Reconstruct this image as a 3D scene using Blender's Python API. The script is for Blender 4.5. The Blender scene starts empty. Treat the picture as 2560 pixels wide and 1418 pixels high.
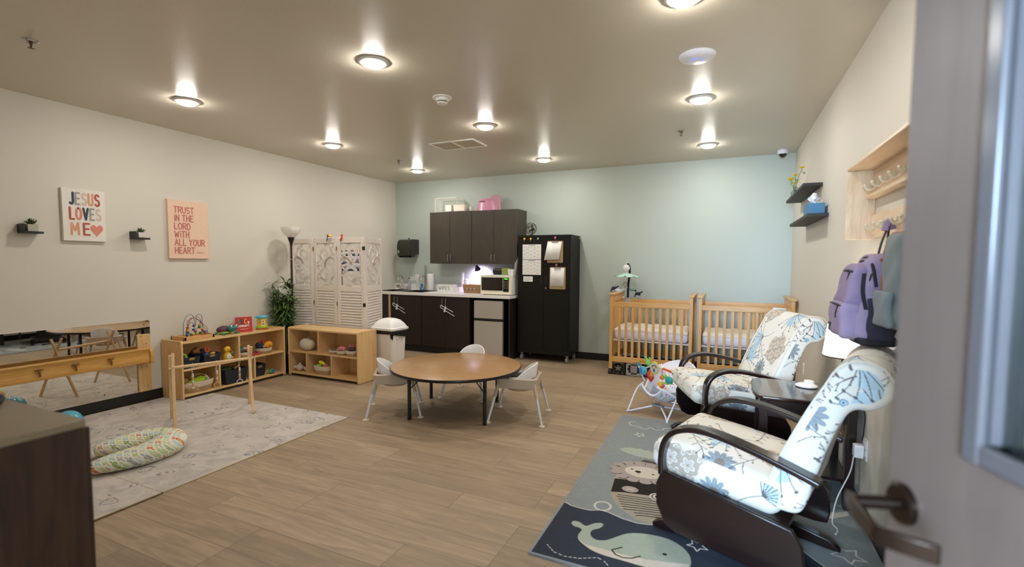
import bpy, bmesh, math, random
import numpy as np
from mathutils import Vector, Matrix
random.seed(7)
SC = bpy.context.scene
COL = SC.collection
PI = math.pi

# ---------------------------------------------------------------- camera
cam_d = bpy.data.cameras.new('camera'); cam = bpy.data.objects.new('camera', cam_d); COL.objects.link(cam)
CAM_Z = 1.40
_yaw, _pit, _rol = 0.422568, -0.0612338, 0.0061137
_f = Vector((-math.sin(_yaw)*math.cos(_pit), math.cos(_yaw)*math.cos(_pit), math.sin(_pit)))
_r = Vector((math.cos(_yaw), math.sin(_yaw), 0)); _u = _r.cross(_f)
_r2 = _r*math.cos(_rol) + _u*math.sin(_rol); _u2 = _u*math.cos(_rol) - _r*math.sin(_rol)
cam.matrix_world = Matrix(((_r2.x,_u2.x,-_f.x,0),(_r2.y,_u2.y,-_f.y,0),(_r2.z,_u2.z,-_f.z,CAM_Z),(0,0,0,1)))
cam_d.sensor_fit = 'HORIZONTAL'; cam_d.sensor_width = 36.0
cam_d.lens = 1191.73/2560*36
cam_d.shift_y = 20.45/2560
cam_d.clip_start = 0.02; cam_d.clip_end = 60
cam_d.dof.use_dof = True; cam_d.dof.focus_distance = 4.3; cam_d.dof.aperture_fstop = 1.5
SC.camera = cam

# ---------------------------------------------------------------- world, big lights, exposure
w = bpy.data.worlds.new('world'); SC.world = w; w.use_nodes = True
w.node_tree.nodes['Background'].inputs[0].default_value = (0.62, 0.72, 0.9, 1)
w.node_tree.nodes['Background'].inputs[1].default_value = 0.35
SC.view_settings.view_transform = 'Standard'; SC.view_settings.look = 'None'
SC.view_settings.exposure = 1.44; SC.view_settings.gamma = 1.0
SC.view_settings.use_curve_mapping = False
SC.cycles.max_bounces = 10; SC.cycles.diffuse_bounces = 6

def area_light(name, loc, direction, sx, sy, power, color, shape='RECTANGLE', spread=PI):
    d = bpy.data.lights.new(name, 'AREA'); d.shape = shape; d.size = sx
    if shape in ('RECTANGLE', 'ELLIPSE'): d.size_y = sy
    d.energy = power; d.color = color; d.spread = spread
    o = bpy.data.objects.new(name, d); COL.objects.link(o); o.location = loc
    o.rotation_euler = Vector(direction).to_track_quat('-Z', 'Y').to_euler()
    return o
# daylight that comes through the corridor window behind the doorway
area_light('corridor_daylight', (-0.35, -3.15, 1.75), (0.08, 1, -0.03), 1.0, 1.4, 225, (0.50, 0.72, 1.0))

# ---------------------------------------------------------------- helpers
def s2l(c):
    return c/12.92 if c <= 0.04045 else ((c+0.055)/1.055)**2.4
def H(h, a=1.0):
    h = h.lstrip('#'); return tuple(s2l(int(h[i:i+2], 16)/255) for i in (0, 2, 4)) + (a,)
M = {}
def new_mat(name):
    m = bpy.data.materials.new(name); m.use_nodes = True; M[name] = m
    nt = m.node_tree; return m, nt, nt.nodes['Principled BSDF']
def N(nt, typ, **kw):
    n = nt.nodes.new(typ)
    for k, v in kw.items(): setattr(n, k, v)
    return n
def mat(name, col, rough=0.5, metal=0.0, var=0.0, scale=30, bump=0.0, bscale=200, spec=0.5, emit=None, estr=0, trans=0, coat=0, sheen=0, alpha=1, sub=0):
    if name in M: return M[name]
    m, nt, b = new_mat(name)
    c = H(col) if isinstance(col, str) else col
    b.inputs['Base Color'].default_value = c; b.inputs['Roughness'].default_value = rough
    b.inputs['Metallic'].default_value = metal; b.inputs['Specular IOR Level'].default_value = spec
    if trans: b.inputs['Transmission Weight'].default_value = trans
    if coat: b.inputs['Coat Weight'].default_value = coat; b.inputs['Coat Roughness'].default_value = 0.15
    if sheen: b.inputs['Sheen Weight'].default_value = sheen
    if alpha < 1: b.inputs['Alpha'].default_value = alpha
    if emit: b.inputs['Emission Color'].default_value = H(emit) if isinstance(emit, str) else emit; b.inputs['Emission Strength'].default_value = estr
    tc = N(nt, 'ShaderNodeTexCoord')
    v = var if var else 0.04
    no = N(nt, 'ShaderNodeTexNoise'); no.inputs['Scale'].default_value = scale; no.inputs['Detail'].default_value = 3
    nt.links.new(tc.outputs['Object'], no.inputs['Vector'])
    mx = N(nt, 'ShaderNodeMix', data_type='RGBA'); 
    mx.inputs[6].default_value = tuple(max(0, x*(1-v)) for x in c[:3])+(1,); mx.inputs[7].default_value = tuple(min(1, x*(1+v)) for x in c[:3])+(1,)
    nt.links.new(no.outputs['Fac'], mx.inputs[0]); nt.links.new(mx.outputs[2], b.inputs['Base Color'])
    if bump:
        n2 = N(nt, 'ShaderNodeTexNoise'); n2.inputs['Scale'].default_value = bscale; n2.inputs['Detail'].default_value = 2
        nt.links.new(tc.outputs['Object'], n2.inputs['Vector'])
        bp = N(nt, 'ShaderNodeBump'); bp.inputs['Strength'].default_value = bump; bp.inputs['Distance'].default_value = 0.002
        nt.links.new(n2.outputs['Fac'], bp.inputs['Height']); nt.links.new(bp.outputs['Normal'], b.inputs['Normal'])
    return m
def wood(name, c1, c2, axis='x', rough=0.4, scale=6, stretch=14, c3=None, spec=0.5, coat=0, contrast=(0.3, 0.7)):
    if name in M: return M[name]
    m, nt, b = new_mat(name)
    b.inputs['Roughness'].default_value = rough; b.inputs['Specular IOR Level'].default_value = spec
    if coat: b.inputs['Coat Weight'].default_value = coat; b.inputs['Coat Roughness'].default_value = 0.2
    tc = N(nt, 'ShaderNodeTexCoord'); mp = N(nt, 'ShaderNodeMapping')
    s = [stretch, stretch, stretch]; s['xyz'.index(axis)] = 1.0
    mp.inputs['Scale'].default_value = s
    nt.links.new(tc.outputs['Object'], mp.inputs['Vector'])
    no = N(nt, 'ShaderNodeTexNoise'); no.inputs['Scale'].default_value = scale; no.inputs['Detail'].default_value = 6; no.inputs['Roughness'].default_value = 0.6; no.inputs['Distortion'].default_value = 0.6
    nt.links.new(mp.outputs[0], no.inputs['Vector'])
    cr = N(nt, 'ShaderNodeValToRGB'); cr.color_ramp.elements[0].position = contrast[0]; cr.color_ramp.elements[1].position = contrast[1]
    cr.color_ramp.elements[0].color = H(c1); cr.color_ramp.elements[1].color = H(c2)
    nt.links.new(no.outputs['Fac'], cr.inputs[0]); nt.links.new(cr.outputs[0], b.inputs['Base Color'])
    return m
def vcol(name, rough=0.85, bump=0.15, sheen=0.0):
    if name in M: return M[name]
    m, nt, b = new_mat(name); b.inputs['Roughness'].default_value = rough
    b.inputs['Specular IOR Level'].default_value = 0.2
    if sheen: b.inputs['Sheen Weight'].default_value = sheen
    a = N(nt, 'ShaderNodeVertexColor', layer_name='print'); nt.links.new(a.outputs['Color'], b.inputs['Base Color'])
    tc = N(nt, 'ShaderNodeTexCoord'); n2 = N(nt, 'ShaderNodeTexNoise'); n2.inputs['Scale'].default_value = 500
    nt.links.new(tc.outputs['Object'], n2.inputs['Vector'])
    bp = N(nt, 'ShaderNodeBump'); bp.inputs['Strength'].default_value = bump; bp.inputs['Distance'].default_value = 0.001
    nt.links.new(n2.outputs['Fac'], bp.inputs['Height']); nt.links.new(bp.outputs['Normal'], b.inputs['Normal'])
    return m

ORG = {}
def Rz(a): return Matrix.Rotation(a, 3, 'Z')
def Rx(a): return Matrix.Rotation(a, 3, 'X')
def Ry(a): return Matrix.Rotation(a, 3, 'Y')
def tag(o, label, cat, group=None, kind=None):
    o['label'] = label; o['category'] = cat
    if group: o['group'] = group
    if kind: o['kind'] = kind
    return o
def thing(name, label, cat, loc=(0, 0, 0), rz=0.0, group=None, local=False):
    o = bpy.data.objects.new(name, None); COL.objects.link(o)
    o.location = loc; o.rotation_euler = (0, 0, rz); o.empty_display_size = 0.05
    tag(o, label, cat, group)
    ORG[o.name] = Vector((0, 0, 0)) if local else Vector(loc)
    return o
def kids(o): return [c for c in bpy.data.objects if c.parent == o]
def dup(o, loc=None, rz=None, label=None, group=None, parent=None):
    c = o.copy(); COL.objects.link(c)
    if parent is not None: c.parent = parent
    if loc is not None: c.location = loc
    if rz is not None: c.rotation_euler = (0, 0, rz)
    if label: c['label'] = label
    if group: c['group'] = group
    ORG[c.name] = ORG.get(o.name, Vector((0, 0, 0)))
    for ch in kids(o): dup(ch, parent=c)
    return c

class MB:
    def __init__(s): s.v = []; s.f = []; s.m = []; s.col = None
    def add(s, vs, fs, mi=0):
        b = len(s.v); s.v += [tuple(v) for v in vs]; s.f += [tuple(b+i for i in f) for f in fs]; s.m += [mi]*len(fs); return s
    def box(s, x0, y0, z0, x1, y1, z1, mi=0):
        return s.add([(x0,y0,z0),(x1,y0,z0),(x1,y1,z0),(x0,y1,z0),(x0,y0,z1),(x1,y0,z1),(x1,y1,z1),(x0,y1,z1)],
                     [(0,3,2,1),(4,5,6,7),(0,1,5,4),(1,2,6,5),(2,3,7,6),(3,0,4,7)], mi)
    def obox(s, c, size, R=None, mi=0, taper=1.0):
        c = Vector(c); hx, hy, hz = [a/2 for a in size]; R = R or Matrix.Identity(3); vs = []
        for z in (-hz, hz):
            t = 1.0 if z < 0 else taper
            for x, y in ((-hx,-hy),(hx,-hy),(hx,hy),(-hx,hy)): vs.append(c + R @ Vector((x*t, y*t, z)))
        return s.add(vs, [(0,3,2,1),(4,5,6,7),(0,1,5,4),(1,2,6,5),(2,3,7,6),(3,0,4,7)], mi)
    def tube(s, pts, r, n=8, mi=0, closed=False, caps=True, sy=1.0):
        pts = [Vector(p) for p in pts]; k = len(pts)
        rs = r if isinstance(r, (list, tuple)) else [r]*k
        up = None; vs = []
        for i, p in enumerate(pts):
            if closed: t = pts[(i+1) % k] - pts[i-1]
            else: t = pts[min(i+1, k-1)] - pts[max(i-1, 0)]
            if t.length < 1e-9: t = Vector((0, 0, 1))
            t.normalize()
            if up is None: up = t.orthogonal().normalized() if abs(t.z) > 0.9 else (Vector((0,0,1)) - t*t.z).normalized()
            else:
                up = up - t*up.dot(t)
                up = up.normalized() if up.length > 1e-6 else t.orthogonal().normalized()
            sd = t.cross(up)
            for j in range(n):
                a = 2*PI*j/n; vs.append(p + (sd*math.cos(a)*sy + up*math.sin(a))*rs[i])
        fs = []
        for i in range(k if closed else k-1):
            for j in range(n):
                a = i*n+j; b = i*n+(j+1) % n; i2 = (i+1) % k
                fs.append((a, b, i2*n+(j+1) % n, i2*n+j))
        if not closed and caps: fs += [tuple(range(n-1, -1, -1)), tuple((k-1)*n+j for j in range(n))]
        return s.add(vs, fs, mi)
    def cyl(s, p0, p1, r0, r1=None, n=20, mi=0): return s.tube([p0, p1], [r0, r0 if r1 is None else r1], n, mi)
    def lathe(s, prof, c=(0,0,0), n=28, mi=0, R=None, sx=1, sy=1, closed=False):
        c = Vector(c); R = R or Matrix.Identity(3); vs = []; k = len(prof)
        for r, z in prof:
            r = max(r, 1e-5)
            for j in range(n):
                a = 2*PI*j/n; vs.append(c + R @ Vector((r*math.cos(a)*sx, r*math.sin(a)*sy, z)))
        fs = [(i*n+j, i*n+(j+1) % n, (i+1)*n+(j+1) % n, (i+1)*n+j) for i in range(k-1) for j in range(n)]
        if prof[0][0] > 1e-4: fs.append(tuple(range(n-1, -1, -1)))
        if prof[-1][0] > 1e-4: fs.append(tuple((k-1)*n+j for j in range(n)))
        return s.add(vs, fs, mi)
    def sph(s, c, r, n=16, mi=0, R=None):
        if not isinstance(r, (tuple, list)): r = (r, r, r)
        c = Vector(c); R = R or Matrix.Identity(3); h = max(6, n//2); vs = []; 
        for i in range(h+1):
            th = PI*i/h; q = max(math.sin(th), 1e-4)
            for j in range(n):
                a = 2*PI*j/n; vs.append(c + R @ Vector((r[0]*q*math.cos(a), r[1]*q*math.sin(a), r[2]*math.cos(th))))
        fs = [(i*n+j, (i+1)*n+j, (i+1)*n+(j+1) % n, i*n+(j+1) % n) for i in range(h) for j in range(n)]
        return s.add(vs, fs, mi)
    def prism(s, lo, hi, mi=0):
        n = len(lo)
        return s.add(list(lo)+list(hi), [tuple(range(n-1, -1, -1)), tuple(range(n, 2*n))]+[(i, (i+1) % n, n+(i+1) % n, n+i) for i in range(n)], mi)
    def ext(s, poly, fn, t0, t1, mi=0):
        return s.prism([fn(a, b, t0) for a, b in poly], [fn(a, b, t1) for a, b in poly], mi)
    def poly(s, pts, fn, t=0.0, mi=0): return s.add([fn(a, b, t) for a, b in pts], [tuple(range(len(pts)))], mi)
    def stroke(s, pts, wd, fn, t=0.0, mi=0, closed=False):
        pts = list(pts)+([pts[0]] if closed else [])
        s.q = getattr(s, 'q', 0); t0 = t
        for (a, b), (c, d) in zip(pts[:-1], pts[1:]):
            L = math.hypot(c-a, d-b)
            if L < 1e-7: continue
            nx, ny = -(d-b)/L*wd/2, (c-a)/L*wd/2; s.q = (s.q+1) % 17; t = t0+s.q*1.6e-5
            s.poly([(a+nx, b+ny), (a-nx, b-ny), (c-nx, d-ny), (c+nx, d+ny)], fn, t, mi)
        for a, b in pts: s.q = (s.q+1) % 17; s.poly([(a+wd/2*math.cos(k*PI/4), b+wd/2*math.sin(k*PI/4)) for k in range(8)], fn, t0+s.q*1.6e-5, mi)
        return s
    def disc(s, a, b, rx, ry, fn, t=0.0, mi=0, n=20, rot=0):
        c_, s_ = math.cos(rot), math.sin(rot)
        return s.poly([(a+rx*math.cos(q)*c_-ry*math.sin(q)*s_, b+rx*math.cos(q)*s_+ry*math.sin(q)*c_) for q in [2*PI*k/n for k in range(n)]], fn, t, mi)
    def ribbon(s, path, side, width, thick, mi=0):
        # rectangular section swept along path; side = constant width direction
        path = [Vector(p) for p in path]; side = Vector(side).normalized(); vs = []; k = len(path)
        for i, p in enumerate(path):
            t = (path[min(i+1, k-1)] - path[max(i-1, 0)]).normalized(); nn = side.cross(t).normalized()
            for a, b in ((-1,-1),(1,-1),(1,1),(-1,1)): vs.append(p + side*a*width/2 + nn*b*thick/2)
        fs = [(i*4+j, i*4+(j+1) % 4, (i+1)*4+(j+1) % 4, (i+1)*4+j) for i in range(k-1) for j in range(4)]
        fs += [(3,2,1,0), tuple((k-1)*4+j for j in range(4))]
        return s.add(vs, fs, mi)
    def build(s, name, mats, parent=None, smooth=True, bevel=0.0, seg=2, solid=0.0, label=None, fixn=True, sharp=35, subsurf=0):
        me = bpy.data.meshes.new(name)
        if parent is not None: og = ORG[parent.name]
        else:
            a = np.array(s.v); og = Vector(((a[:,0].min()+a[:,0].max())/2, (a[:,1].min()+a[:,1].max())/2, a[:,2].min()))
        me.from_pydata([(v[0]-og.x, v[1]-og.y, v[2]-og.z) for v in s.v], [], s.f)
        if not isinstance(mats, (list, tuple)): mats = [mats]
        for m in mats: me.materials.append(m)
        me.polygons.foreach_set('material_index', s.m)
        if s.col is not None:
            ca = me.color_attributes.new('print', 'FLOAT_COLOR', 'POINT')
            c4 = np.ones((len(s.v), 4), dtype=np.float32); c4[:, :3] = s.col; ca.data.foreach_set('color', c4.ravel())
        if fixn:
            bm = bmesh.new(); bm.from_mesh(me); bmesh.ops.recalc_face_normals(bm, faces=bm.faces); bm.to_mesh(me); bm.free()
        if smooth:
            me.shade_smooth(); me.set_sharp_from_angle(angle=math.radians(sharp))
        o = bpy.data.objects.new(name, me); COL.objects.link(o)
        if parent is not None: o.parent = parent; ORG[o.name] = ORG[parent.name]
        else: o.location = og; ORG[o.name] = og
        if solid: md = o.modifiers.new('solid', 'SOLIDIFY'); md.thickness = solid; md.offset = 0
        if bevel: md = o.modifiers.new('bevel', 'BEVEL'); md.width = bevel; md.segments = seg; md.limit_method = 'ANGLE'; md.angle_limit = math.radians(40)
        if subsurf: md = o.modifiers.new('sub', 'SUBSURF'); md.levels = subsurf; md.render_levels = subsurf
        if label: o['label'] = label
        return o
def PX(x):  # plane x = const facing +x : (a=y, b=z)
    return lambda a, b, t=0.0: (x+t, a, b)
def PY(y):  # plane y = const facing -y : (a=x, b=z)
    return lambda a, b, t=0.0: (a, y-t, b)
def PZ(z): return lambda a, b, t=0.0: (a, b, z+t)
def rrect(x0, y0, x1, y1, r, n=5):
    o = []
    for cx, cy, a0 in ((x1-r, y1-r, 0), (x0+r, y1-r, PI/2), (x0+r, y0+r, PI), (x1-r, y0+r, 1.5*PI)):
        for k in range(n+1): a = a0+PI/2*k/n; o.append((cx+r*math.cos(a), cy+r*math.sin(a)))
    return o
def smooth_path(pts, n=8):
    P = [Vector(p) for p in pts]; P = [2*P[0]-P[1]]+P+[2*P[-1]-P[-2]]; o = []
    for i in range(1, len(P)-2):
        for k in range(n):
            t = k/n; a, b, c, d = P[i-1], P[i], P[i+1], P[i+2]
            o.append(0.5*((2*b)+(-a+c)*t+(2*a-5*b+4*c-d)*t*t+(-a+3*b-3*c+d)*t**3))
    o.append(P[-2]); return o
def round_box(c, size, r, n=10, puff=0.0):
    """rounded box as a grid shell: returns verts(array), faces, local coords"""
    h = np.array(size)/2; vs = []; fs = []; idx = {}
    nx, ny, nz = [max(2, int(n*s_/max(size))) for s_ in size]
    def vid(p):
        k = tuple(np.round(p, 6))
        if k not in idx: idx[k] = len(vs); vs.append(p)
        return idx[k]
    dims = (nx, ny, nz)
    for ax in range(3):
        u, v = (ax+1) % 3, (ax+2) % 3
        for sg in (-1, 1):
            for i in range(dims[u]):
                for j in range(dims[v]):
                    q = []
                    for di, dj in ((0,0),(1,0),(1,1),(0,1)):
                        p = np.zeros(3); p[ax] = sg; p[u] = -1+2*(i+di)/dims[u]; p[v] = -1+2*(j+dj)/dims[v]; q.append(vid(p))
                    fs.append(tuple(q if sg > 0 else q[::-1]))
    V = np.array(vs); P = V*h; inn = np.maximum(h-r, 1e-4); C_ = np.clip(P, -inn, inn); D = P-C_
    L = np.linalg.norm(D, axis=1, keepdims=True); P2 = np.where(L > 1e-9, C_+D/np.maximum(L, 1e-9)*np.minimum(r, h.min()), P)
    if puff:
        k = (1-V[:,0]**2)*(1-V[:,1]**2); P2[:,2] += np.sign(V[:,2])*puff*np.clip(k, 0, 1)*np.abs(V[:,2])
    return P2+np.array(c), fs, V
# ---------------------------------------------------------------- stroke lettering
def arc(cx, cy, rx, ry, a0, a1, n=8): return [(cx+rx*math.cos(math.radians(a0+(a1-a0)*k/n)), cy+ry*math.sin(math.radians(a0+(a1-a0)*k/n))) for k in range(n+1)]
GL = {
 'A': [[(0,0),(.3,1),(.6,0)],[(.12,.36),(.48,.36)]], 'B': [[(0,0),(0,1),(.35,1)]+arc(.33,.77,.2,.23,90,-90)+[(0,.54)],[(.33,.54)]+arc(.36,.27,.22,.27,90,-90)+[(0,0)]],
 'C': [arc(.32,.5,.3,.5,50,310,14)], 'D': [[(0,0),(0,1),(.2,1)]+arc(.2,.5,.38,.5,90,-90,10)+[(0,0)]],
 'E': [[(.5,1),(0,1),(0,0),(.5,0)],[(0,.52),(.42,.52)]], 'F': [[(.5,1),(0,1),(0,0)],[(0,.52),(.42,.52)]],
 'G': [arc(.32,.5,.3,.5,50,330,14)+[(.6,.45),(.35,.45)]], 'H': [[(0,0),(0,1)],[(.52,0),(.52,1)],[(0,.5),(.52,.5)]],
 'I': [[(.1,0),(.1,1)]], 'i': [[(.1,0),(.1,.72)],[(.1,.95),(.1,.98)]], 'J': [[(.45,1),(.45,.25)]+arc(.25,.25,.2,.25,0,-150,8)],
 'K': [[(0,0),(0,1)],[(.5,1),(0,.45),(.52,0)]], 'L': [[(0,1),(0,0),(.48,0)]], 'M': [[(0,0),(.04,1),(.33,.35),(.62,1),(.66,0)]],
 'N': [[(0,0),(0,1),(.52,0),(.52,1)]], 'O': [arc(.32,.5,.32,.5,90,450,18)], 'P': [[(0,0),(0,1),(.3,1)]+arc(.32,.74,.22,.26,90,-90)+[(0,.48)]],
 'R': [[(0,0),(0,1),(.3,1)]+arc(.32,.76,.22,.24,90,-90)+[(0,.52)],[(.25,.52),(.55,0)]],
 'S': [arc(.28,.75,.24,.25,30,260,10)+arc(.28,.25,.26,.26,80,-150,10)], 'T': [[(0,1),(.56,1)],[(.28,1),(.28,0)]],
 'U': [[(0,1),(0,.28)]+arc(.26,.28,.26,.28,180,360,10)+[(.52,1)]], 'V': [[(0,1),(.28,0),(.56,1)]],
 'W': [[(0,1),(.18,0),(.38,.7),(.58,0),(.76,1)]], 'X': [[(0,0),(.52,1)],[(0,1),(.52,0)]], 'Y': [[(0,1),(.28,.5),(.56,1)],[(.28,.5),(.28,0)]],
 'Z': [[(0,1),(.5,1),(0,0),(.5,0)]],
 '3': [[(0,1),(.45,1),(.2,.6)]+arc(.24,.3,.24,.3,90,-150,10)], '5': [[(.45,1),(.05,1),(.02,.55)]+arc(.22,.3,.25,.3,110,-150,10)],
 '6': [[(.4,1),(.1,.5)]+arc(.27,.27,.25,.27,150,510,12)], ':': [[(.05,.25),(.05,.28)],[(.05,.7),(.05,.73)]], '!': [[(.1,1),(.1,.35)],[(.1,.05),(.1,.08)]],
 'n': [[(0,0),(0,.55)],[(0,.4)]+arc(.17,.38,.17,.17,180,0,8)+[(.34,0)]], 'l': [[(.05,0),(.05,1)]], 'y': [[(0,.55),(.2,.05)],[(.4,.55),(.1,-.35),(-.05,-.35)]],
 'o': [arc(.2,.27,.2,.27,90,450,12)], 'e': [[(.02,.3),(.38,.3)]+arc(.2,.27,.19,.27,0,300,10)], 's': [arc(.16,.4,.14,.14,30,250,8)+arc(.16,.14,.16,.14,80,-150,8)],
 'r': [[(0,0),(0,.55)],[(0,.38)]+arc(.16,.38,.14,.16,170,50,6)], 'a': [arc(.2,.27,.2,.27,90,450,12),[(.4,.55),(.4,0)]], 't': [[(.12,.9),(.12,0),(.25,0)],[(0,.6),(.26,.6)]],
 ' ': [], '.': [[(.05,.0),(.05,.03)]],
}
def gw(ch):
    p = [a for st in GL.get(ch, []) for a, b in st]
    return (max(p) if p else .3)
def text(mb, s, x, y, h, wd, fn, t=0.0, mi=0, gap=.22, wf=1.0, mirror=False):
    """writes s from (x,y); mi may be a list (one per letter)"""
    k = 0
    for ch in s:
        q = mi[k % len(mi)] if isinstance(mi, list) else mi
        if ch == ' ': x += h*.42*wf; continue
        for st in GL.get(ch, []):
            mb.stroke([(x+a*h*wf, y+b*h) for a, b in st], wd, fn, t, q)
        x += (gw(ch)+gap)*h*wf; k += 1
    return x

# ---------------------------------------------------------------- room shell
XL, XR, YB, YN, ZC = -5.23, 0.717, 6.72, 0.12, 2.74
def struct(name, mb, m, **kw):
    o = mb.build(name, m, smooth=False, **kw); o['kind'] = 'structure'; return o
# vinyl plank floor
m, nt, b = new_mat('vinyl_plank')
geo = N(nt, 'ShaderNodeNewGeometry'); mp = N(nt, 'ShaderNodeMapping'); mp.inputs['Location'].default_value = (0.963, -2.065+.196*20, 0)
nt.links.new(geo.outputs['Position'], mp.inputs['Vector'])
def brick(sq, off, c1, c2, mortar, ms):
    br = N(nt, 'ShaderNodeTexBrick'); br.offset = off; br.offset_frequency = 3; br.squash = 1
    br.inputs['Scale'].default_value = 1.0; br.inputs['Brick Width'].default_value = 1.22; br.inputs['Row Height'].default_value = 0.196
    br.inputs['Color1'].default_value = H(c1); br.inputs['Color2'].default_value = H(c2); br.inputs['Mortar'].default_value = H(mortar)
    br.inputs['Mortar Size'].default_value = ms; br.inputs['Mortar Smooth'].default_value = 0.3; br.inputs['Bias'].default_value = 0.0
    nt.links.new(mp.outputs[0], br.inputs['Vector']); return br
b1 = brick(1, .37, '#a08b72', '#b29c82', '#7e6a54', 0.0018)
mp2 = N(nt, 'ShaderNodeMapping'); mp2.inputs['Scale'].default_value = (1.2, 13, 1)
addv = N(nt, 'ShaderNodeVectorMath', operation='ADD'); nt.links.new(geo.outputs['Position'], addv.inputs[0]); 
sc_ = N(nt, 'ShaderNodeVectorMath', operation='SCALE'); sc_.inputs['Scale'].default_value = 7.0; nt.links.new(b1.outputs['Color'], sc_.inputs[0]); nt.links.new(sc_.outputs[0], addv.inputs[1])
nt.links.new(addv.outputs[0], mp2.inputs['Vector'])
n1 = N(nt, 'ShaderNodeTexNoise'); n1.inputs['Scale'].default_value = 1.6; n1.inputs['Detail'].default_value = 8; n1.inputs['Roughness'].default_value = 0.62; n1.inputs['Distortion'].default_value = 1.4
nt.links.new(mp2.outputs[0], n1.inputs['Vector'])
cr = N(nt, 'ShaderNodeValToRGB'); cr.color_ramp.elements[0].position = .32; cr.color_ramp.elements[1].position = .68
cr.color_ramp.elements[0].color = (.70, .70, .69, 1); cr.color_ramp.elements[1].color = (1.08, 1.06, 1.03, 1)
nt.links.new(n1.outputs['Fac'], cr.inputs[0])
mx = N(nt, 'ShaderNodeMix', data_type='RGBA', blend_type='MULTIPLY'); mx.inputs[0].default_value = 1.0
nt.links.new(b1.outputs['Color'], mx.inputs[6]); nt.links.new(cr.outputs[0], mx.inputs[7]); nt.links.new(mx.outputs[2], b.inputs['Base Color'])
b.inputs['Roughness'].default_value = 0.48; b.inputs['Specular IOR Level'].default_value = 0.35
# wall paints
wall_w = mat('cream_wall_paint', '#d8d2c6', rough=0.55, var=0.01, bump=0.12, bscale=130, spec=0.35)
wall_b = mat('sage_blue_wall_paint', '#bac4bb', rough=0.5, var=0.01, bump=0.12, bscale=130, spec=0.4)
ceil_m = mat('ceiling_paint', '#d0c7b5', rough=0.30, var=0.01, bump=0.3, bscale=90, spec=0.6)
black_v = mat('black_vinyl_base', '#151515', rough=0.45)
T = 0.12
struct('floor', MB().box(XL-T, -3.4, -.1, 1.6, YB+T, 0), M['vinyl_plank'])
struct('ceiling', MB().box(XL-T, YN-.14, ZC, XR+T, YB+T, ZC+.1), ceil_m)
struct('wall_left', MB().box(XL-T, -.02, 0, XL, YB+T, ZC), wall_w)
struct('wall_back', MB().box(XL, YB, 0, XR, YB+T, ZC), wall_b)
struct('wall_right', MB().box(XR, -.02, 0, XR+T, YB+T, ZC), wall_w)
DX0, DX1, DH = -0.40, 0.565, 2.13
nb = MB(); nb.box(XL, -.02, 0, DX0-.02, YN, ZC); nb.box(DX1+.02, -.02, 0, XR, YN, ZC); nb.box(DX0-.02, -.02, DH+.02, DX1+.02, YN, ZC)
struct('wall_front', nb, wall_w)
frame_m = mat('painted_door_frame', '#6f6862', rough=0.4)
fb = MB(); fb.box(DX0-.02, -.03, 0, DX0, YN+.004, DH+.02); fb.box(DX1, -.03, 0, DX1+.02, YN+.004, DH+.02); fb.box(DX0, -.03, DH, DX1, YN+.004, DH+.02)
struct('trim_1', fb, frame_m)
BH, BT = 0.101, 0.008
struct('baseboard_left', MB().box(XL, YN, 0, XL+BT, YB, BH), black_v)
struct('baseboard_back', MB().box(XL+BT, YB-BT, 0, XR-BT, YB, BH), black_v)
struct('baseboard_right', MB().box(XR-BT, YN, 0, XR, YB, BH), black_v)
# the corridor behind the doorway, with a window at its end
cor = mat('corridor_wall_paint', '#d9d6cf', rough=0.6)
struct('wall_corridor_left', MB().box(-1.3, -3.4, 0, -1.2, -.02, ZC), cor)
struct('wall_corridor_right', MB().box(1.4, -3.4, 0, 1.5, -.02, ZC), cor)
cb = MB(); cb.box(-1.2, -3.4, 0, -.9, -3.3, ZC); cb.box(1.1, -3.4, 0, 1.4, -3.3, ZC); cb.box(-.9, -3.4, 0, 1.1, -3.3, .35); cb.box(-.9, -3.4, 2.55, 1.1, -3.3, ZC)
struct('wall_corridor_end', cb, cor)
struct('ceiling_corridor', MB().box(-1.3, -3.4, ZC, 1.5, -.02, ZC+.1), cor)
wf = MB(); wf.box(-.9,-3.38,.35,-.85,-3.32,2.55); wf.box(1.05,-3.38,.35,1.1,-3.32,2.55); wf.box(-.85,-3.38,.35,1.05,-3.32,.4); wf.box(-.85,-3.38,2.5,1.05,-3.32,2.55); wf.box(.08,-3.38,.4,.12,-3.32,2.5)
struct('window_1', wf, mat('window_frame_white', '#e8e8e6', rough=.4))

# ---------------------------------------------------------------- ceiling fittings
trim_w = mat('white_plastic_trim', '#eeece8', rough=0.35)
lens_e = mat('lit_diffuser', '#ffffff', rough=0.4, emit=(1.0, 0.965, 0.90, 1), estr=92)
cool_lens = None
LX = (-4.18, -2.205, -0.235); LY = (2.61, 4.24, 5.885)
rowname = {2.61: 'in the row nearest the doorway', 4.24: 'in the middle row', 5.885: 'in the row nearest the back wall'}
colname = {-4.18: 'left-hand', -2.205: 'centre', -0.235: 'right-hand'}
def make_light(x, y, label):
    t = thing('ceiling_light', label, 'ceiling light', (x, y, ZC), group='round lights on the ceiling')
    MB().lathe([(.098, ZC), (.101, ZC-.005), (.096, ZC-.011), (.078, ZC-.016), (.069, ZC-.018), (.068, ZC-.010)], (x, y, 0), 40).build('trim_ring', trim_w, t)
    MB().lathe([(.067, ZC-.010), (.067, ZC-.021), (.060, ZC-.029), (.045, ZC-.034), (.025, ZC-.037), (0, ZC-.038)], (x, y, 0), 36).build('diffuser', lens_e, t)
    return t
L0 = None
for y in LY:
    for x in LX:
        lb = 'lit round white ceiling light, the %s one %s' % (colname[x], rowname[y])
        if L0 is None: L0 = make_light(x, y, lb)
        else: dup(L0, (x, y, ZC), None, lb)
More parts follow.
